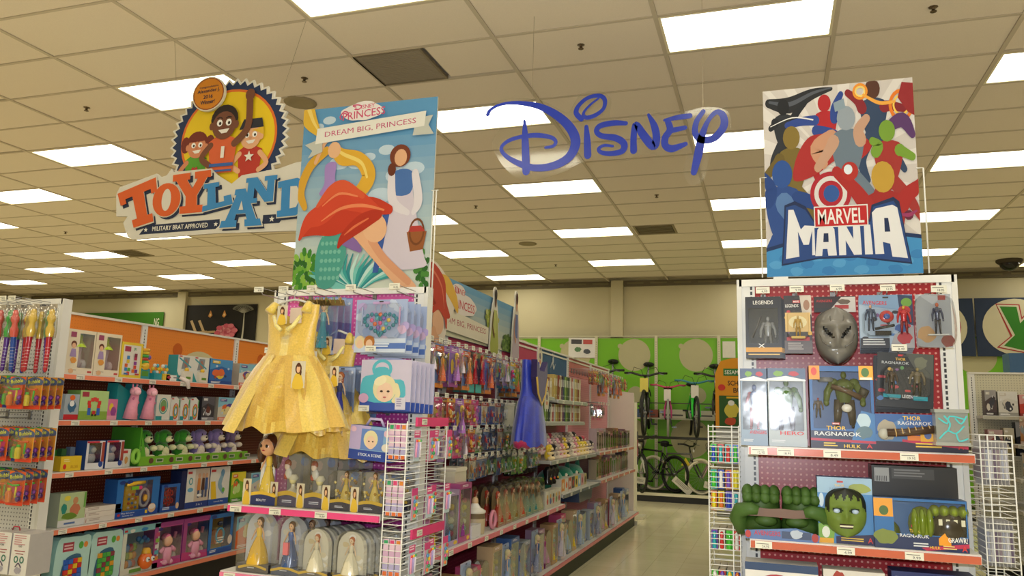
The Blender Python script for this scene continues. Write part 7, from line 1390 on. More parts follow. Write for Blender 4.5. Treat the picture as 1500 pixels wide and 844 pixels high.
PK = [(.14, .28, '6a8cc8', ('8c4a2c', 'e8903c', 'd86a3c'), 1, 0, 'blue and orange doll'), (.15, .27, '8c6ac0', ('e8c84c', 'a04c9c', 'b87ad0'), 2, 0, 'violet doll'), (.13, .22, 'c8d0e0', ('e84c8c', '58b0d8', 'f0c83c'), 3, 1, 'pale multicoloured trinket'), (.15, .19, 'e884b4', ('e8c83c', 'e8508c', 'c83a7c'), 4, 1, 'pink bead'), (.13, .17, 'd8d0b8', ('c89a60', '5a7cb0', 'b0503c'), 5, 2, 'cream three figure'), (.12, .16, '5874a8', ('b83a3c', '3c5490', 'd8c8b0'), 6, 2, 'navy three figure'),
      (.13, .18, 'b8c8a8', ('e0a03c', '6aa04c', 'e8e0d0'), 7, 1, 'green and gold trinket'), (.11, .2, 'c8b8d8', ('d86a9c', 'b090d0', 'f0e0f0'), 8, 0, 'lilac small doll'), (.14, .16, 'd4584c', ('f0e0d0', 'c83030', 'e8b04c'), 9, 1, 'red and cream trinket'), (.12, .15, '3c4c60', ('90a8c0', 'c8c8cc', '4a5c78'), 10, 2, 'dark slate figure')]
_hooks = []
def row(z, x0, x1, kinds, seed, rown, depth=2, y=-.24, gap=.012):
    r = random.Random(seed); x = x0; i = 0
    while x < x1:
        k = kinds[i % len(kinds)] if r.random() < .8 else r.choice(kinds)
        if k == 'R': w, h, nm = .12, .29, 'red gowned doll'; o = inst('red', mk_red)
        else: w, h, bg, cs, sd, kk, nm = PK[k]; o = inst('pk%d' % k, lambda: mk_pack(w, h, bg, cs, sd, kk))
        yy = y - r.uniform(0, .04)
        put(AA, o, x+w/2, yy, z-h, '%s pack, %s in the %s hanging row' % (nm, ORD[min(i, 39)], rown), 'toy', 'packs in the %s hanging row' % rown)
        for q in range(depth): c = copy_tree(o); put(AA, c, x+w/2+r.uniform(-.006, .006), yy+.055*(q+1), z-h, '%s pack, %s behind the %s one, %s row' % (nm, ['just', 'second'][q], ORD[min(i, 39)], rown), 'toy', 'packs behind in the %s hanging row' % rown)
        peg_hook(gA, x+w/2, z-.012, .27, i, 0); x += w+gap; i += 1
row(1.94, .15, 1.15, [0, 1, 7], 1, 'top'); row(1.94, 1.17, 1.42, ['R'], 2, 'short red'); row(1.93, 1.46, 2.9, [0, 4, 5, 7, 2], 3, 'upper')
row(1.60, .1, 1.35, [3, 1, 8, 3], 4, 'second'); row(1.59, 1.4, 2.9, [4, 5, 6, 9], 5, 'second far')
row(1.395, .3, 1.3, [8, 3, 7], 6, 'third'); row(1.40, 1.35, 2.75, [6, 5, 9, 4], 7, 'third far')
row(1.205, .95, 2.95, [9, 4, 9, 5, 6], 8, 'lowest', 1)
row(2.04, 4.97, 6.9, [8, 3, 9, 0, 7], 9, 'pink bay upper', 1, -.30); row(1.66, 5.3, 6.0, [9, 3], 10, 'pink bay lower', 0, -.2)
# tumbler tray boxes
for i, (x, z) in enumerate(((.86, 1.0), (2.05, 1.43))):
    mb = MB().prism(catmull([(-.09, 0), (-.1, .1), (-.08, .17), (.08, .17), (.1, .1), (.09, 0)], 3), -.0, .10, 'd8d4bc', 'cfcab0'); o = mb.build('plastic_tub', 'gloss'); MB().prism(catmull([(-.09, .16), (-.09, .185), (.09, .185), (.09, .16)], 2), -.005, .105, 'e4e0cc').build('lid', 'gloss', o); MB().box(-.09, .0, .17, .09, .12, .172, 'dddddd')
    put(AA, o, x, -.34, z-.02 if i else z-.03, 'cream plastic tub hanging in the doll aisle, %s one' % ['nearer', 'farther'][i], 'container')
# blue gown and badge over it
o = make_dress() if False else None
mb = gown('2440d0', '1c30b0', n=48, hem='2038c0', prof=[(0, .30, 0, .12), (-.03, .30, 0, .12), (-.08, .28, 0, .13), (-.14, .27, 0, .13), (-.20, .27, 0, .14), (-.24, .30, 0, .15), (-.275, .34, 0, .17), (-.32, .38, 0, .19), (-.38, .42, 0, .2), (-.44, .46, 0, .22), (-.50, .50, 0, .23), (-.565, .52, 0, .24), (-.60, .53, 0, .25)]); oo = mb.build('blue_gown', 'satin'); oo.scale = (1.0, .8, 1.05)
MB().prism([(-.15, .03), (-.06, -.05), (.06, -.05), (.15, .03), (.15, -.1), (.10, -.22), (0, -.30), (-.10, -.22), (-.15, -.1)], -.12, -.06, '33285a').build('bodice', 'cloth', oo); MB().tube([(-.15, -.12, -.1), (-.10, -.12, -.22), (0, -.12, -.30), (.10, -.12, -.22), (.15, -.12, -.1)], .010, 'c8a850', 6).build('gold_trim', 'cloth', oo); MB().tube([(.275*math.cos(t*PI/12), .085*math.sin(t*PI/12), -.59+.01*math.sin(t*2)) for t in range(24)], .025, 'a82858', 6, closed=True).build('hem_ribbon', 'cloth', oo)
put(AA, oo, 1.98, -.46, 1.90, 'royal blue child gown with dark red hem sticking out into doll aisle', 'dress')
for i, (x, z) in enumerate(((2.55, 1.77), (2.62, 1.56), (2.38, 1.9))):
    mb = MB().prism(catmull([(-.06, .0), (-.07, .1), (-.04, .16), (.0, .19), (.04, .16), (.07, .1), (.06, .0)], 3), 0, .004, 'e0dac4'); P = Pr(mb, 0); P.blob(0, .1, .03, .03, '6a5a7c', i+3); P.blob(0, .05, .035, .02, 'd89070', i+5); P.lines(-.03, .16, .06, 2, .012, '4a4a6a', i)
    o = mb.build('shaped_card', 'card'); put(AA, o, x, -.42, z, 'cream shaped card hanging beyond the blue gown, %s' % ['middle', 'lowest', 'highest'][i], 'card', 'cream shaped cards')
# shelf z .70
ZA = .702
def tallbox(w, h, c, hair, sk, sd, win=True):
    return window_box('boxed_doll', w, h, .12, c, (-w*.45, h*.1, w*.45, h*.9), mixc(c, 'ffffff', .6), lambda m: (doll(m, -w*.14, .03, h*.11, h*.76, 'e8b890', hair, sk, sk, .15), m.box(-w*.44, .05, h*.1, w*.44, .052, h*.89, mixc(c, 'f4ecf4', .7)), [m.ell(w*.28, .03, h*(.2+.12*k), w*.09, .02, w*.09, ['f0c83c', 'e8508c', '58b0d8', 'f0e8e0', 'a070c8'][(k+sd) % 5], 7, 5) for k in range(5)]), lambda P: (P.rect(-w/2, h*.9, w/2, h, mixc(c, '400040', .3)), P.lines(-w*.3, h*.96, w*.5, 2, h*.02, 'f4e8f4', sd), P.blob(w*.3, h*.05, w*.15, h*.04, 'f0c83c', sd)), mixc(c, '302030', .2), 'doll')
def arch_doll(cb):
    return domepack('arched_doll_pack', .17, .28, .07, cb, lambda m: doll(m, 0, .035, .03, .22, 'e8b890', 'b83c24', 'a87838', cb, .2), lambda P: P.lines(-.05, .02, .1, 1, .01, 'e8e0e8', 3), '8c7c58')
specs = [(.12, .5, .21, .34, 'd48ab4', 'e8c04c', 'e8d040', 'pink window'), (.36, .8, .22, .32, 'c8a0c8', 'd8a83c', '6a8cc8', 'lilac window'), (.6, .0, .2, .35, 'c05c94', '8c3a24', '7a3c90', 'deep pink window')]
x = .25; i = 0
for (c, hair, sk, nm, w, h) in (('d48ab4', 'e8c04c', 'e8d040', 'pink', .22, .34), ('b8a4d0', 'e0b840', '5a8cc8', 'lilac', .22, .33), ('c05c94', '8c3a24', '8c3c90', 'deep pink', .20, .36)):
    o = tallbox(w, h, c, hair, sk, i); put(AA, o, x+w/2, -.40, ZA, 'tall %s window box with doll at near end of doll aisle shelf' % nm, 'doll'); c2 = copy_tree(o); put(AA, c2, x+w/2, -.26, ZA, 'tall %s window box standing behind its twin' % nm, 'doll'); x += w+.01; i += 1
mb = MB().lathe(0, 0, [(.07, 0), (.075, .1), (.07, .13), (.076, .135), (.076, .15), (.04, .17), (.02, .2)], 'b8a88c', 16, cols=['c8b898', '7c6a50', '8c7c60', 'e0dcd0', 'e0dcd0', 'e8e4dc']); mb.ell(0, 0, .21, .025, .025, .03, 'd8b48c', 8, 6); o = mb.build('toy_carousel', 'gloss'); put(AA, o, 1.17, -.33, ZA, 'round cream topped musical toy on the doll aisle shelf', 'toy')
mb = MB().tube([(.05*math.cos(k*PI/8), 0, .055+.055*math.sin(k*PI/8)) for k in range(16)], .014, 'd88aa0', 6, closed=True); o = mb.build('toy_tiara', 'gloss'); put(AA, o, 1.38, -.39, ZA+.015, 'pink hooped tiara toy on the doll aisle shelf', 'toy'); mb = MB().box(-.08, 0, 0, .08, .06, .08, 'd8d8dc', front='e4e4e8'); o = mb.build('white_pouch', 'card'); put(AA, o, 1.0, -.41, ZA, 'white pouch at the front of doll aisle shelf', 'toy')
x = 1.5
for i in range(7):
    cb = ['b83c2c', 'b84030', '8c6c34', 'c04830', '2c7c80', '3a8488', 'b8b090'][i]; o = inst('arch'+cb, lambda: arch_doll(cb)); put(AA, o, x+.085, -.39, ZA, '%s arched doll pack, %s in the middle of doll aisle shelf' % (['brick red', 'warm red', 'bronze', 'orange red', 'teal', 'blue teal', 'sand'][i], ORD[i]), 'doll', 'arched doll packs')
    for q in range(2): c = copy_tree(o); put(AA, c, x+.085, -.39+.085*(q+1), ZA, 'arched doll pack, %s behind the %s arched doll pack' % (['right', 'second'][q], ORD[i]), 'doll', 'arched doll packs behind')
    x += .175
for i in range(5):
    mb = MB().box(-.055, 0, 0, .055, .08, .15, 'd8d4c4', front='e8e4d8'); P = Pr(mb, 0); P.rect(-.055, 0, .055, .03, 'e8e0d0'); P.ell(0, .1, .022, .02, ['e0b040', 'd8a038', '1c1c20', 'e8b84c', 'e0a860'][i]); P.blob(0, .06, .03, .03, ['c83c30', '3c5ca8', 'c83c34', '6a9c4c', 'b83a4c'][i], i); o = mb.build('figurine_box', 'card'); put(AA, o, 2.78+i*.1, -.40, ZA, 'small white figurine box, %s at far end of pink shelf' % ORD[i], 'toy', 'white figurine boxes')
mb = MB()
for i in range(9):
    m2 = MB().lathe(0, 0, [(.045, 0), (.05, .02), (.03, .06), (.045, .12), (.02, .16)], '1c1a1c', 12); m2.ell(0, -.03, .05, .02, .012, .015, ['d8a020', 'c83020'][i % 2], 8, 5); o = m2.build('black_bagged_toy', 'gloss'); put(AA, o, 2.35+i*.13, -.18 if i < 6 else -.3, 1.0 - .12*(i > 5), 'black bagged toy, %s in the dark row above the arched doll packs' % ORD[i], 'toy', 'black bagged toys')
# bottom deck goods
r = random.Random(11); x = .2; i = 0
DK = [('c8a0c0', 'lilac grey'), ('b83a8c', 'magenta'), ('c8a070', 'tan'), ('d8c8e0', 'pale lilac'), ('e85a8c', 'hot pink'), ('8cb4d8', 'sky blue'), ('d8b890', 'beige'), ('6a9ad0', 'mid blue'), ('4a74b8', 'ice blue'), ('3c5cb0', 'royal blue'), ('c0ccd8', 'silver'), ('2c5098', 'deep blue')]
while x < 7.1:
    cc, nm = DK[i % 12]; w = r.choice([.16, .18, .2]); h = r.choice([.30, .34, .38]) ; key = 'dk%s%.2f%.2f' % (nm, w, h)
    if i % 4 == 1:
        key = 'dd%s' % nm; w = .17; o = inst(key, lambda: domepack('domed_doll_pack', .17, .31, .08, mixc(cc, '302030', .4), lambda m: doll(m, 0, .04, .04, .235, 'e8b890', ['e0b040', '8c4a2c'][i % 2], cc, mixc(cc, 'ffffff', .25), .22), lambda P: P.lines(-.05, .02, .1, 1, .01, 'f0e8f0', 2), mixc(cc, 'ffffff', .5)))
    elif i % 4 == 3:
        key = 'db%s' % nm; w = .18; o = inst(key, lambda: bigdoll(.18, .36, cc, mixc(cc, 'ffffff', .3), 'e8d8a0', mixc(cc, 'd8d8f0', .5), i))
    else: o = inst(key, lambda: tallbox(w, h, cc, ['8c4a2c', 'e0b040', '4a2418'][i % 3], ['d83c4c', '58b0d8', 'e8c83c', 'b87ad0'][i % 4], i))
    put(AA, o, x+w/2, -.40+.03*r.random(), .202, '%s packaged doll, %s along the bottom deck' % (nm, ORD[min(i, 39)]), 'doll', 'boxed dolls on the bottom deck'); x += w+.02; i += 1
# grey shelves bay: books, plush, baskets
BC = ['6c2c6c', 'd8d0c0', '8c3c34', '4a5c34', 'c8b068', '2c3c60', 'b84c5c', 'd8c8a8', '3c4448', 'a88c5c', '7c9c4c', 'c0c4c8']
def books(z, x0, x1, h, n, where, y=-.28, depth=.16):
    x = x0
    for i in range(n):
        w = (x1-x0)/n; cc = BC[(i*5+n) % 12]; mb = MB().box(-w*.45, 0, 0, w*.45, depth, h, cc); P = Pr(mb, 0); P.rect(-w*.3, h*.55, w*.3, h*.85, mixc(cc, 'ffffff', .55)); P.rect(-w*.3, h*.15, w*.3, h*.2, mixc(cc, 'ffffff', .3))
        o = mb.build('book', 'card'); put(AA, o, x+w/2, y, z+.001, '%s spined book, %s on %s' % (['plum', 'cream', 'russet', 'olive', 'straw', 'navy', 'rose', 'sand', 'charcoal', 'tan', 'green', 'silver'][(i*5+n) % 12], ORD[i], where), 'book', 'books on '+where, ry=(.22 if i in (2, 3) else 0)); x += w
books(1.66, 2.75, 3.3, .2, 6, 'the short upper grey shelf'); books(1.66, 3.36, 4.5, .24, 16, 'the long upper grey shelf'); books(1.45, 3.05, 4.5, .165, 22, 'the lower grey shelf')
r = random.Random(8)
PC = ['2a2426', 'e0d4c4', 'd88c9c', 'e8c83c', 'c84c5c', '1c1a1c', 'b8a8a0', 'e8a8b8', 'f0d850', '8c6a5c']
for j in range(3):
    for i in range(13):
        k = r.randrange(10); key = 'pl%d' % k; fur = PC[k]
        o = inst(key, lambda: plush(MB(), 0, 0, 0, .15, fur, mixc(fur, 'f8e8d0', .6)).build('plush_animal', 'plushfur'))
        put(AA, o, 3.08+i*.145+.05*(j % 2), -.31+.1*j, 1.101+.045*j, '%s small plush animal, %s in the %s rank of plush' % (['black', 'cream', 'pink', 'yellow', 'rosy red', 'jet', 'taupe', 'pale pink', 'lemon', 'brown'][k], ORD[i], ['front', 'middle', 'back'][j]), 'plush toy', 'small plush animals')
for i, (x, cc, nm) in enumerate(((3.5, '1c7c5c', 'sea green'), (3.95, '148064', 'dark teal'), (4.4, '2c8c74', 'teal finned'))):
    mb = MB().ell(0, 0, .11, .2, .12, .11, cc, 16, 10); mb.tube([(.15, 0, .12), (.24, 0, .2), (.27, 0, .27)], [.05, .03, .01], cc, 8); mb.ell(-.12, -.08, .13, .03, .02, .03, 'e8e0c8', 8, 5); mb.ell(-.12, -.1, .13, .012, .01, .014, '1a1a1a', 6, 4)
    o = mb.build('plush_sea_toy', 'plushfur'); put(AA, o, x, -.22, .782, '%s rounded plush sea animal on the dark shelf under small plush' % nm, 'plush toy')
for i in range(8):
    mb = MB().box(-.06, 0, 0, .06, .1, .13, 'd8d4c8', front=['e8903c', 'e8e4dc', 'c84a3c', '3c3c40', 'e8c83c', '8cb8d8', 'd8a0a8', 'c8b888'][i]); P = Pr(mb, 0); P.blob(0, .07, .035, .035, ['f0e0c0', 'e86a2c', 'f0e8e0', 'c83a3c', '4a3a30', 'f8f0e0', 'b04c5c', '5c4c3c'][i], i); P.rect(-.06, 0, .06, .02, 'e8e4dc')
    o = mb.build('small_toy_box', 'card'); put(AA, o, 3.4+i*.135, -.38, .782, '%s small toy box, %s along the dark shelf front' % (['orange', 'white', 'red', 'black', 'yellow', 'pale blue', 'pink', 'khaki'][i], ORD[i]), 'toy', 'small boxes on dark shelf')
o = MB().prism([(-.28, 0), (.28, 0), (.31, .1), (-.31, .1)], 0, .3, '24324c', '3a4c70').build('dark_tray', 'gloss'); put(AA, o, 4.2, -.42, .66-.01, 'dark blue tray hung under the dark grey shelf', 'tray')
# far pink bay shelves
for j, (z, nm) in enumerate(((1.112, 'upper'), (.802, 'lower'))):
    x = 5.0; i = 0
    while x < 7.1:
        w = r.choice([.09, .11, .13]); k = r.randrange(12); key = 'fb%d%.2f' % (k, w); h = .2+.02*(k % 4)
        def mk():
            c = ['c87a8c', 'd8b8a0', '8c5c6c', 'e0c8d0', 'a83c5c', 'b8a890', '5c4a58', 'd89a70', 'c0b8c0', '78506c', 'e0a8b0', '9c7c5c'][k]
            return window_box('boxed_doll', w, h, .09, c, (-w*.43, h*.12, w*.43, h*.86), mixc(c, 'ffffff', .5), lambda m: doll(m, 0, .025, h*.13, h*.7, 'e8b890', ['6a3018', 'e0b040', '2c1c18'][k % 3], c, mixc(c, 'ffffff', .2), .13), lambda P: P.rect(-w/2, h*.88, w/2, h, mixc(c, '402030', .4)), mixc(c, '302028', .3), 'doll')
        o = inst(key, mk); put(AA, o, x+w/2, -.36, z, '%s boxed doll, %s on the %s shelf of far rose bay' % (['rose', 'sand', 'mauve', 'blush', 'crimson', 'khaki', 'plum', 'peach', 'silver', 'grape', 'pale pink', 'bronze'][k], ORD[i], nm), 'doll', 'dolls on the far rose bay'); x += w+.015; i += 1
mb = MB().box(-.1, 0, 0, .1, .1, .22, 'e0dcd0', front='ece8dc'); P = Pr(mb, 0); P.rect(-.08, .15, .0, .2, '3c3430'); P.rect(.01, .15, .08, .2, 'c84a34'); P.blob(-.03, .09, .03, .03, '4c7c3c', 3); P.blob(.04, .07, .03, .03, '3c3c3c', 5)
o = mb.build('stuffed_white_box', 'card'); o.scale = (1.6, 1, 1.1); AA.put(o, 5.3, -.1, 2.21); o.rotation_euler = (0, 0, .2); tag(o, 'white picture box lying on top of the far rail of doll aisle', 'box')

# ================================================================== BICYCLES
def wheel_mesh(r, tire, rim, tw=.022):
    a = MB().tube([(r*math.cos(k*PI/16), 0, r*math.sin(k*PI/16)) for k in range(32)], tw, tire, 8, closed=True)
    b = MB().tube([((r-.03)*math.cos(k*PI/16), 0, (r-.03)*math.sin(k*PI/16)) for k in range(32)], .012, rim, 6, closed=True)
    for k in range(20): an = k*PI/10; b.tube([(0, .02*(-1)**k, 0), ((r-.04)*math.cos(an), 0, (r-.04)*math.sin(an))], .0014, 'b8b8b8', 4)
    b.tube([(0, -.04, 0), (0, .04, 0)], .02, '8c8c90', 8); return a, b
def bike(frame, tire='1a1a1a', rim='b8b4a8', fork=None, saddle='1c1c1e', r=.31, tagc=None, bars='2a2a2c', seat=.54):
    fork = fork or frame; e = empty('bicycle')
    for x in (-.5, .52):
        a, b = wheel_mesh(r, tire, rim); w_ = b.build('wheel', 'metal', e, (x, 0, r+.02)); a.build('tyre', 'rubber', w_)
    z0 = r+.02; f = MB(); bb = (-.08, 0, z0-.03); st = (-.2, 0, z0+.38); hd = (.32, 0, z0+.40); hl = (.35, 0, z0+.28)
    f.tube([bb, st], .017, frame, 8); f.tube([st, hd], .018, frame, 8); f.tube([bb, hl], .021, frame, 8); f.tube([hd, hl], .024, frame, 8)
    for s in (-1, 1): f.tube([(-.5, s*.06, z0), (bb[0]-.05, s*.03, bb[2])], .01, frame, 6); f.tube([(-.5, s*.06, z0), (st[0], s*.02, st[2]-.03)], .009, frame, 6)
    f.build('frame', 'gloss', e)
    g = MB(); 
    for s in (-1, 1): g.tube([(.36, s*.03, z0+.28), (.42, s*.055, z0+.18), (.52, s*.06, z0)], [.018, .018, .012], fork, 8)
    g.tube([(.355, -.05, z0+.29), (.355, .05, z0+.29)], .02, fork, 8); g.build('fork', 'gloss', e)
    h = MB().tube([(.31, 0, z0+.42), (.29, 0, z0+.52), (.33, 0, z0+.54)], .016, bars, 8); h.tube([(.24, -.31, z0+.58), (.3, -.2, z0+.58), (.33, -.06, z0+.54), (.33, .06, z0+.54), (.3, .2, z0+.58), (.24, .31, z0+.58)], .017, bars, 8)
    for s in (-1, 1): h.tube([(.24, s*.31, z0+.58), (.27, s*.2, z0+.58)], .018, '151515', 8); h.tube([(.31, s*.2, z0+.57), (.35, s*.27, z0+.55)], .006, '8c8c8c', 5)
    [h.tube([(.27, s*.2, z0+.58), (.36, s*.16, z0+.66), (.42, s*.05, z0+.62), (.40, 0, z0+.48)], .004, '1a1a1a', 5) for s in (-1, 1)]
    h.build('handlebar', 'gloss', e)
    s_ = MB().tube([(-.2, 0, z0+.36), (-.225, 0, z0+seat-.02)], .013, '8c8c90', 8); s_.ell(-.25, 0, z0+seat, .09, .085, .04, saddle, 12, 6); s_.ell(-.15, 0, z0+seat, .08, .025, .02, saddle, 10, 6); s_.build('saddle', 'rubber', e)
    c = MB().tube([(bb[0]+.09*math.cos(k*PI/8), .04, bb[2]+.09*math.sin(k*PI/8)) for k in range(16)], .007, '77777a', 5, closed=True); c.tube([(bb[0], .05, bb[2]), (bb[0]+.1, .07, bb[2]-.13)], .01, '3a3a3c', 6); c.tube([(bb[0], -.05, bb[2]), (bb[0]-.1, -.07, bb[2]+.13)], .01, '3a3a3c', 6)
    c.box(bb[0]+.05, .07, bb[2]-.145, bb[0]+.15, .15, bb[2]-.12, '2a2a2c'); c.box(bb[0]-.15, -.15, bb[2]+.12, bb[0]-.05, -.07, bb[2]+.145, '2a2a2c'); c.build('crank', 'gloss', e)
    h2 = MB().ell(.38, 0, z0+.46, .015, .03, .03, 'f4f4f4', 10, 6); h2.build('reflector', 'gloss', e)
    if tagc: MB().box(.40, -.07, z0+.3, .405, .05, z0+.50, tagc).build('hang_tag', 'card', e)
    return e
def bk(o, x, y, z, rz, label, s=1.0, rx=0): o.location = (x, y, z); o.rotation_euler = (rx, 0, rz); o.scale = (s, s, s); tag(o, label, 'bicycle', 'bicycles')
BZ = 1.185
bk(bike('1c1c1e', tagc=None, seat=.74), -3.05, 15.5, BZ, -PI/2-.1, 'black bicycle facing front on the upper rack, partly behind the end panel', 1.35)
bk(bike('202022', fork='2a2a2c', tagc='e8d860', rim='5c5c5c', seat=.74), -2.28, 15.5, BZ, -PI/2+.06, 'black bicycle with yellow hang tag facing front on the upper rack', 1.3)
bk(bike('a82c6c', tire='8c8c88', rim='d8d8d4', fork='b03a78', tagc='e8e0dc', bars='c8486c'), -1.86, 15.35, BZ, -PI/2+.12, 'pink and white child bicycle facing front on the upper rack', 1.05)
bk(bike('28c838', fork='30e040', tagc='e8e4dc', rim='3a3a3c', bars='3c8c9c'), -1.40, 15.4, BZ, -PI/2+.2, 'black bicycle with bright green fork on the upper rack', 1.15)
bk(bike('242426', rim='6c6c6c', seat=.72), -.98, 15.5, BZ, -PI/2+.1, 'black bicycle nearest the hero stand on the upper rack', 1.3)
bk(bike('202020', fork='d8d8d0', rim='2a2a2a'), -2.55, 15.45, .145, -PI/2+.45, 'black bicycle with white fork on the platform at left', 1.1)
bk(bike('1c1c20', rim='2c2c2c', tire='141414'), -2.15, 15.62, .145, 2.5, 'all black bicycle behind the cream tyred one on the platform', 1.05)
bk(bike('6c6c68', tire='d8d2ba', rim='b8b4a4', fork='303030'), -1.72, 15.42, .145, -.45, 'grey bicycle with cream tyres on the platform', 1.0)
bk(bike('8c2c3c', tire='d8d2ba', rim='c8c4b4', fork='c8a0a8'), -.78, 15.45, .145, PI+.4, 'dark red bicycle with cream tyres beside the wing rack', .95)
mb = MB().prism([(-.09, 0), (.09, 0), (0, .15)], 0, .004, 'e8d020'); o = mb.build('warning_tag', 'card'); o.location = (-1.52, 15.2, .66); tag(o, 'yellow triangular tag above the cream bicycle tyre', 'tag')
for i, (x, z, ry) in enumerate(((-1.62, .25, .7), (-2.42, .3, .05), (-1.0, .25, .2))):
    mb = MB().box(-.2, 0, 0, .2, .004, .12, 'dcd8c8'); P = Pr(mb, 0); P.lines(-.15, .09, .3, 3, .025, '8c8c80', i); o = mb.build('bicycle_card', 'card'); o.location = (x, 15.12, z); o.rotation_euler = (0, ry, 0); tag(o, 'white information card tied to a platform bicycle, %s' % ['on the cream tyred grey one', 'at the left', 'beside the wing rack'][i], 'card')
mb = MB()
for k in range(5):
    for j in range(4): mb.box(-.13+k*.055, -.001, .08*j*1.6, -.13+k*.055+.05, .03, .08*j*1.6+.12, ['8c2c44', '2a2a34', 'a84c5c'][(k+j) % 3])
o = mb.build('plaid_bag', 'cloth'); o.location = (-2.10, 12.36, .80); tag(o, 'red and black checked bag hanging past the end panel', 'bag'); MB().tube([(0, .015, .5), (0, .0, .6), (.05, -.045, .62)], .006, '55555a', 5).build('hook', 'metal', o)
# school bus display by the hero stand
def busd(P): P.text('SCHOOL', .02, .50, .25, .055, '3a2c14', .02); P.text('BUS', .02, .42, .13, .055, '3a2c14', .02); P.rect(-.15, .58, .24, .66, '2c7c3c'); P.text('SESAME STREET', .045, .62, .36, .045, 'f0f0e0', .02); P.ell(-.17, .45, .04, .035, 'd83c2c'); P.rect(-.2, .0, .24, .36, '2c5c24'); P.blob(-.07, .2, .09, .09, 'd8c84c', 3); P.blob(.14, .2, .08, .1, '3c8c98', 5); P.blob(-.08, .08, .07, .05, 'c8502c', 6); P.ell(-.07, .28, .035, .03, 'f0f0e8'); P.rect(-.12, .33, .2, .35, 'e8b820')
mb = MB().prism([(-.24, 0), (.26, 0), (.26, .72)]+[(.26-.5*t/8, .72+.06*math.sin(PI*t/8)) for t in range(1, 8)]+[(-.2, .7), (-.24, .6)], 0, .08, 'e89c1c', 'd0861a'); busd(Pr(mb, 0, step=.0008)); o = mb.build('school_bus_display', 'sign'); o.location = (-.34, 9.1, 1.42); tag(o, 'yellow arched school bus cardboard display left of the hero stand', 'display')
MB().box(-.24, .0, -.95, .26, .3, 0, '8c8c84').build('stand', 'enamel', o)

# ================================================================== FAR RIGHT
for i, (x, z, w, h, c1, nm) in enumerate(((2.10, 1.632, .10, .25, '4a3a3c', 'dark grey hero figure'), (2.25, 1.632, .17, .24, 'dcd8d0', 'white and black space soldier'), (2.51, 1.632, .32, .21, 'c83c2c', 'orange red speeder'), (2.12, 1.242, .13, .25, '8c2c28', 'red and white'), (2.24, 1.242, .09, .27, 'b0a070', 'tan'), (2.46, 1.242, .32, .33, '101420', 'black space battle'))):
    mb = MB().box(-w/2, 0, 0, w/2, .12, h, mixc(c1, '000000', .4), front=c1); P = Pr(mb, 0); art(P, w, h, c1, [mixc(c1, 'ffffff', .3), mixc(c1, '000000', .5), 'd8d0c4', '3a3a44'], i+2, 'STAR WARS' if i == 5 else None)
    o = mb.build('toy_box', 'card'); o.location = (x+.0, 9.02, z); tag(o, nm+' toy box on the cream shelf bay at far right', 'toy')
o = MB().box(0, 0, 0, .3, .25, .2, '35608c').build('blue_carton', 'card'); o.location = (2.36, 9.3, 2.08); tag(o, 'blue carton on top of the cream bay at the far right edge', 'box')
mb = MB().box(-.15, 0, 0, .15, .06, .72, 'e8b02c'); P = Pr(mb, 0, step=.0006); P.rect(-.13, .6, .1, .7, 'c83c2c'); P.blob(0, .4, .1, .12, '2c3c60', 3); P.blob(.02, .3, .09, .08, 'c8402c', 5); P.blob(-.02, .15, .1, .08, 'e8682c', 6); P.rect(-.15, 0, .15, .06, '7aa03c'); o = mb.build('character_display', 'sign'); o.location = (1.77, 9.6, 1.28); tag(o, 'tall yellow and red cardboard display behind the hero stand, right side', 'display'); MB().box(-.15, 0, -1.25, .15, .25, 0, '8c8c84').build('stand', 'enamel', o)
r = random.Random(21)
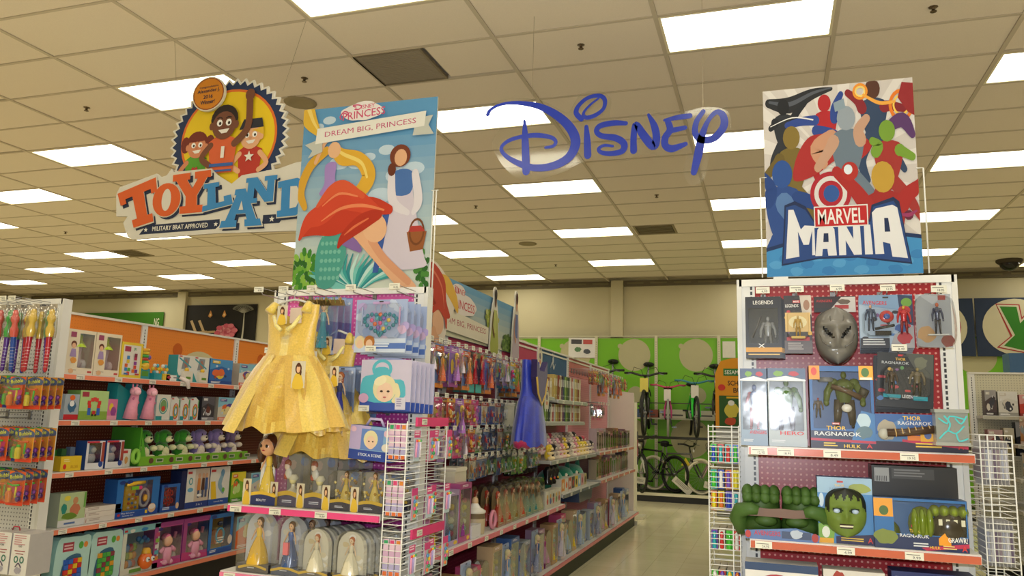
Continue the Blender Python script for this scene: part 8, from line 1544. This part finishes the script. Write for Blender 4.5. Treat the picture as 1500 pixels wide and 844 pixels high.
for j, z in enumerate((.302, .742, 1.042, 1.362)):
    x = .15; i = 0
    while x < 4.9:
        w = r.choice([.2, .24, .3]); k = r.randrange(8); h = [.30, .22, .24, .26][j]; key = 'fr%d%.2f%d' % (k, w, j); c1 = ['5c4a34', '2c3848', '8c3c28', 'b8783c', '303a34', '6a7a3c', '3c6a80', 'a89878'][k]
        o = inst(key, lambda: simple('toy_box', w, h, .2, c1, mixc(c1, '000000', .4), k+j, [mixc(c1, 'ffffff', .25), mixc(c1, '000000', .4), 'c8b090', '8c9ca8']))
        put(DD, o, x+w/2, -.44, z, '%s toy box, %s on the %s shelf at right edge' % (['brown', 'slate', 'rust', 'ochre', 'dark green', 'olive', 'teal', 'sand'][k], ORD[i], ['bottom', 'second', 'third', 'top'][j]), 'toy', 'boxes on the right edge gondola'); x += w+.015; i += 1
# sparse boxes on the hidden-side faces, so that the aisles are not bare
for fr, zs, L0, nm in ((BR, (.202, .602, 1.002, 1.402), 5.8, 'right face of hero gondola'), (AL, (.602, 1.002, 1.402), 7.0, 'toddler side of doll gondola'), (BL, (.202, .602, 1.002), 4.4, 'left face of hero gondola')):
    for j, z in enumerate(zs):
        x = .2; i = 0
        while x < L0:
            k = r.randrange(6); w = .28; key = 'hs%d' % k; c1 = ['3a5a94', 'b83a34', 'd8b83c', '4c7c3c', 'c8c4b8', '6a4a80'][k]
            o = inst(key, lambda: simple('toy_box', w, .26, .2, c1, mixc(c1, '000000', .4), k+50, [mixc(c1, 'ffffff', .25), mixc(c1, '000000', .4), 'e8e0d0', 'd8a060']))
            put(fr, o, x+w/2, -.36, z, '%s toy box, %s on %s, %s shelf' % (['blue', 'red', 'yellow', 'green', 'white', 'purple'][k], ORD[i], nm, ['lowest', 'second', 'third', 'fourth'][j]), 'toy', 'boxes on the '+nm); x += w+.06; i += 1
for l, q in _labels.items():
    if len(q) > 1 and any(g is None for _, g in q): print('DUPLABEL', l, q[:3])

for o in bpy.data.objects:
    if o.parent is None and 'label' in o and not (4 <= len(o['label'].replace('-', ' ').split()) <= 16): print('LEN', len(o['label'].split()), o.name, o['label'])

o = MB().box(-.86, 15.84, 2.72, -.62, 15.845, 3.04, 'e6e4da').build('notice_sheet', 'card'); tag(o, 'blank white notice sheet on the green wall panel by hero stand', 'notice')
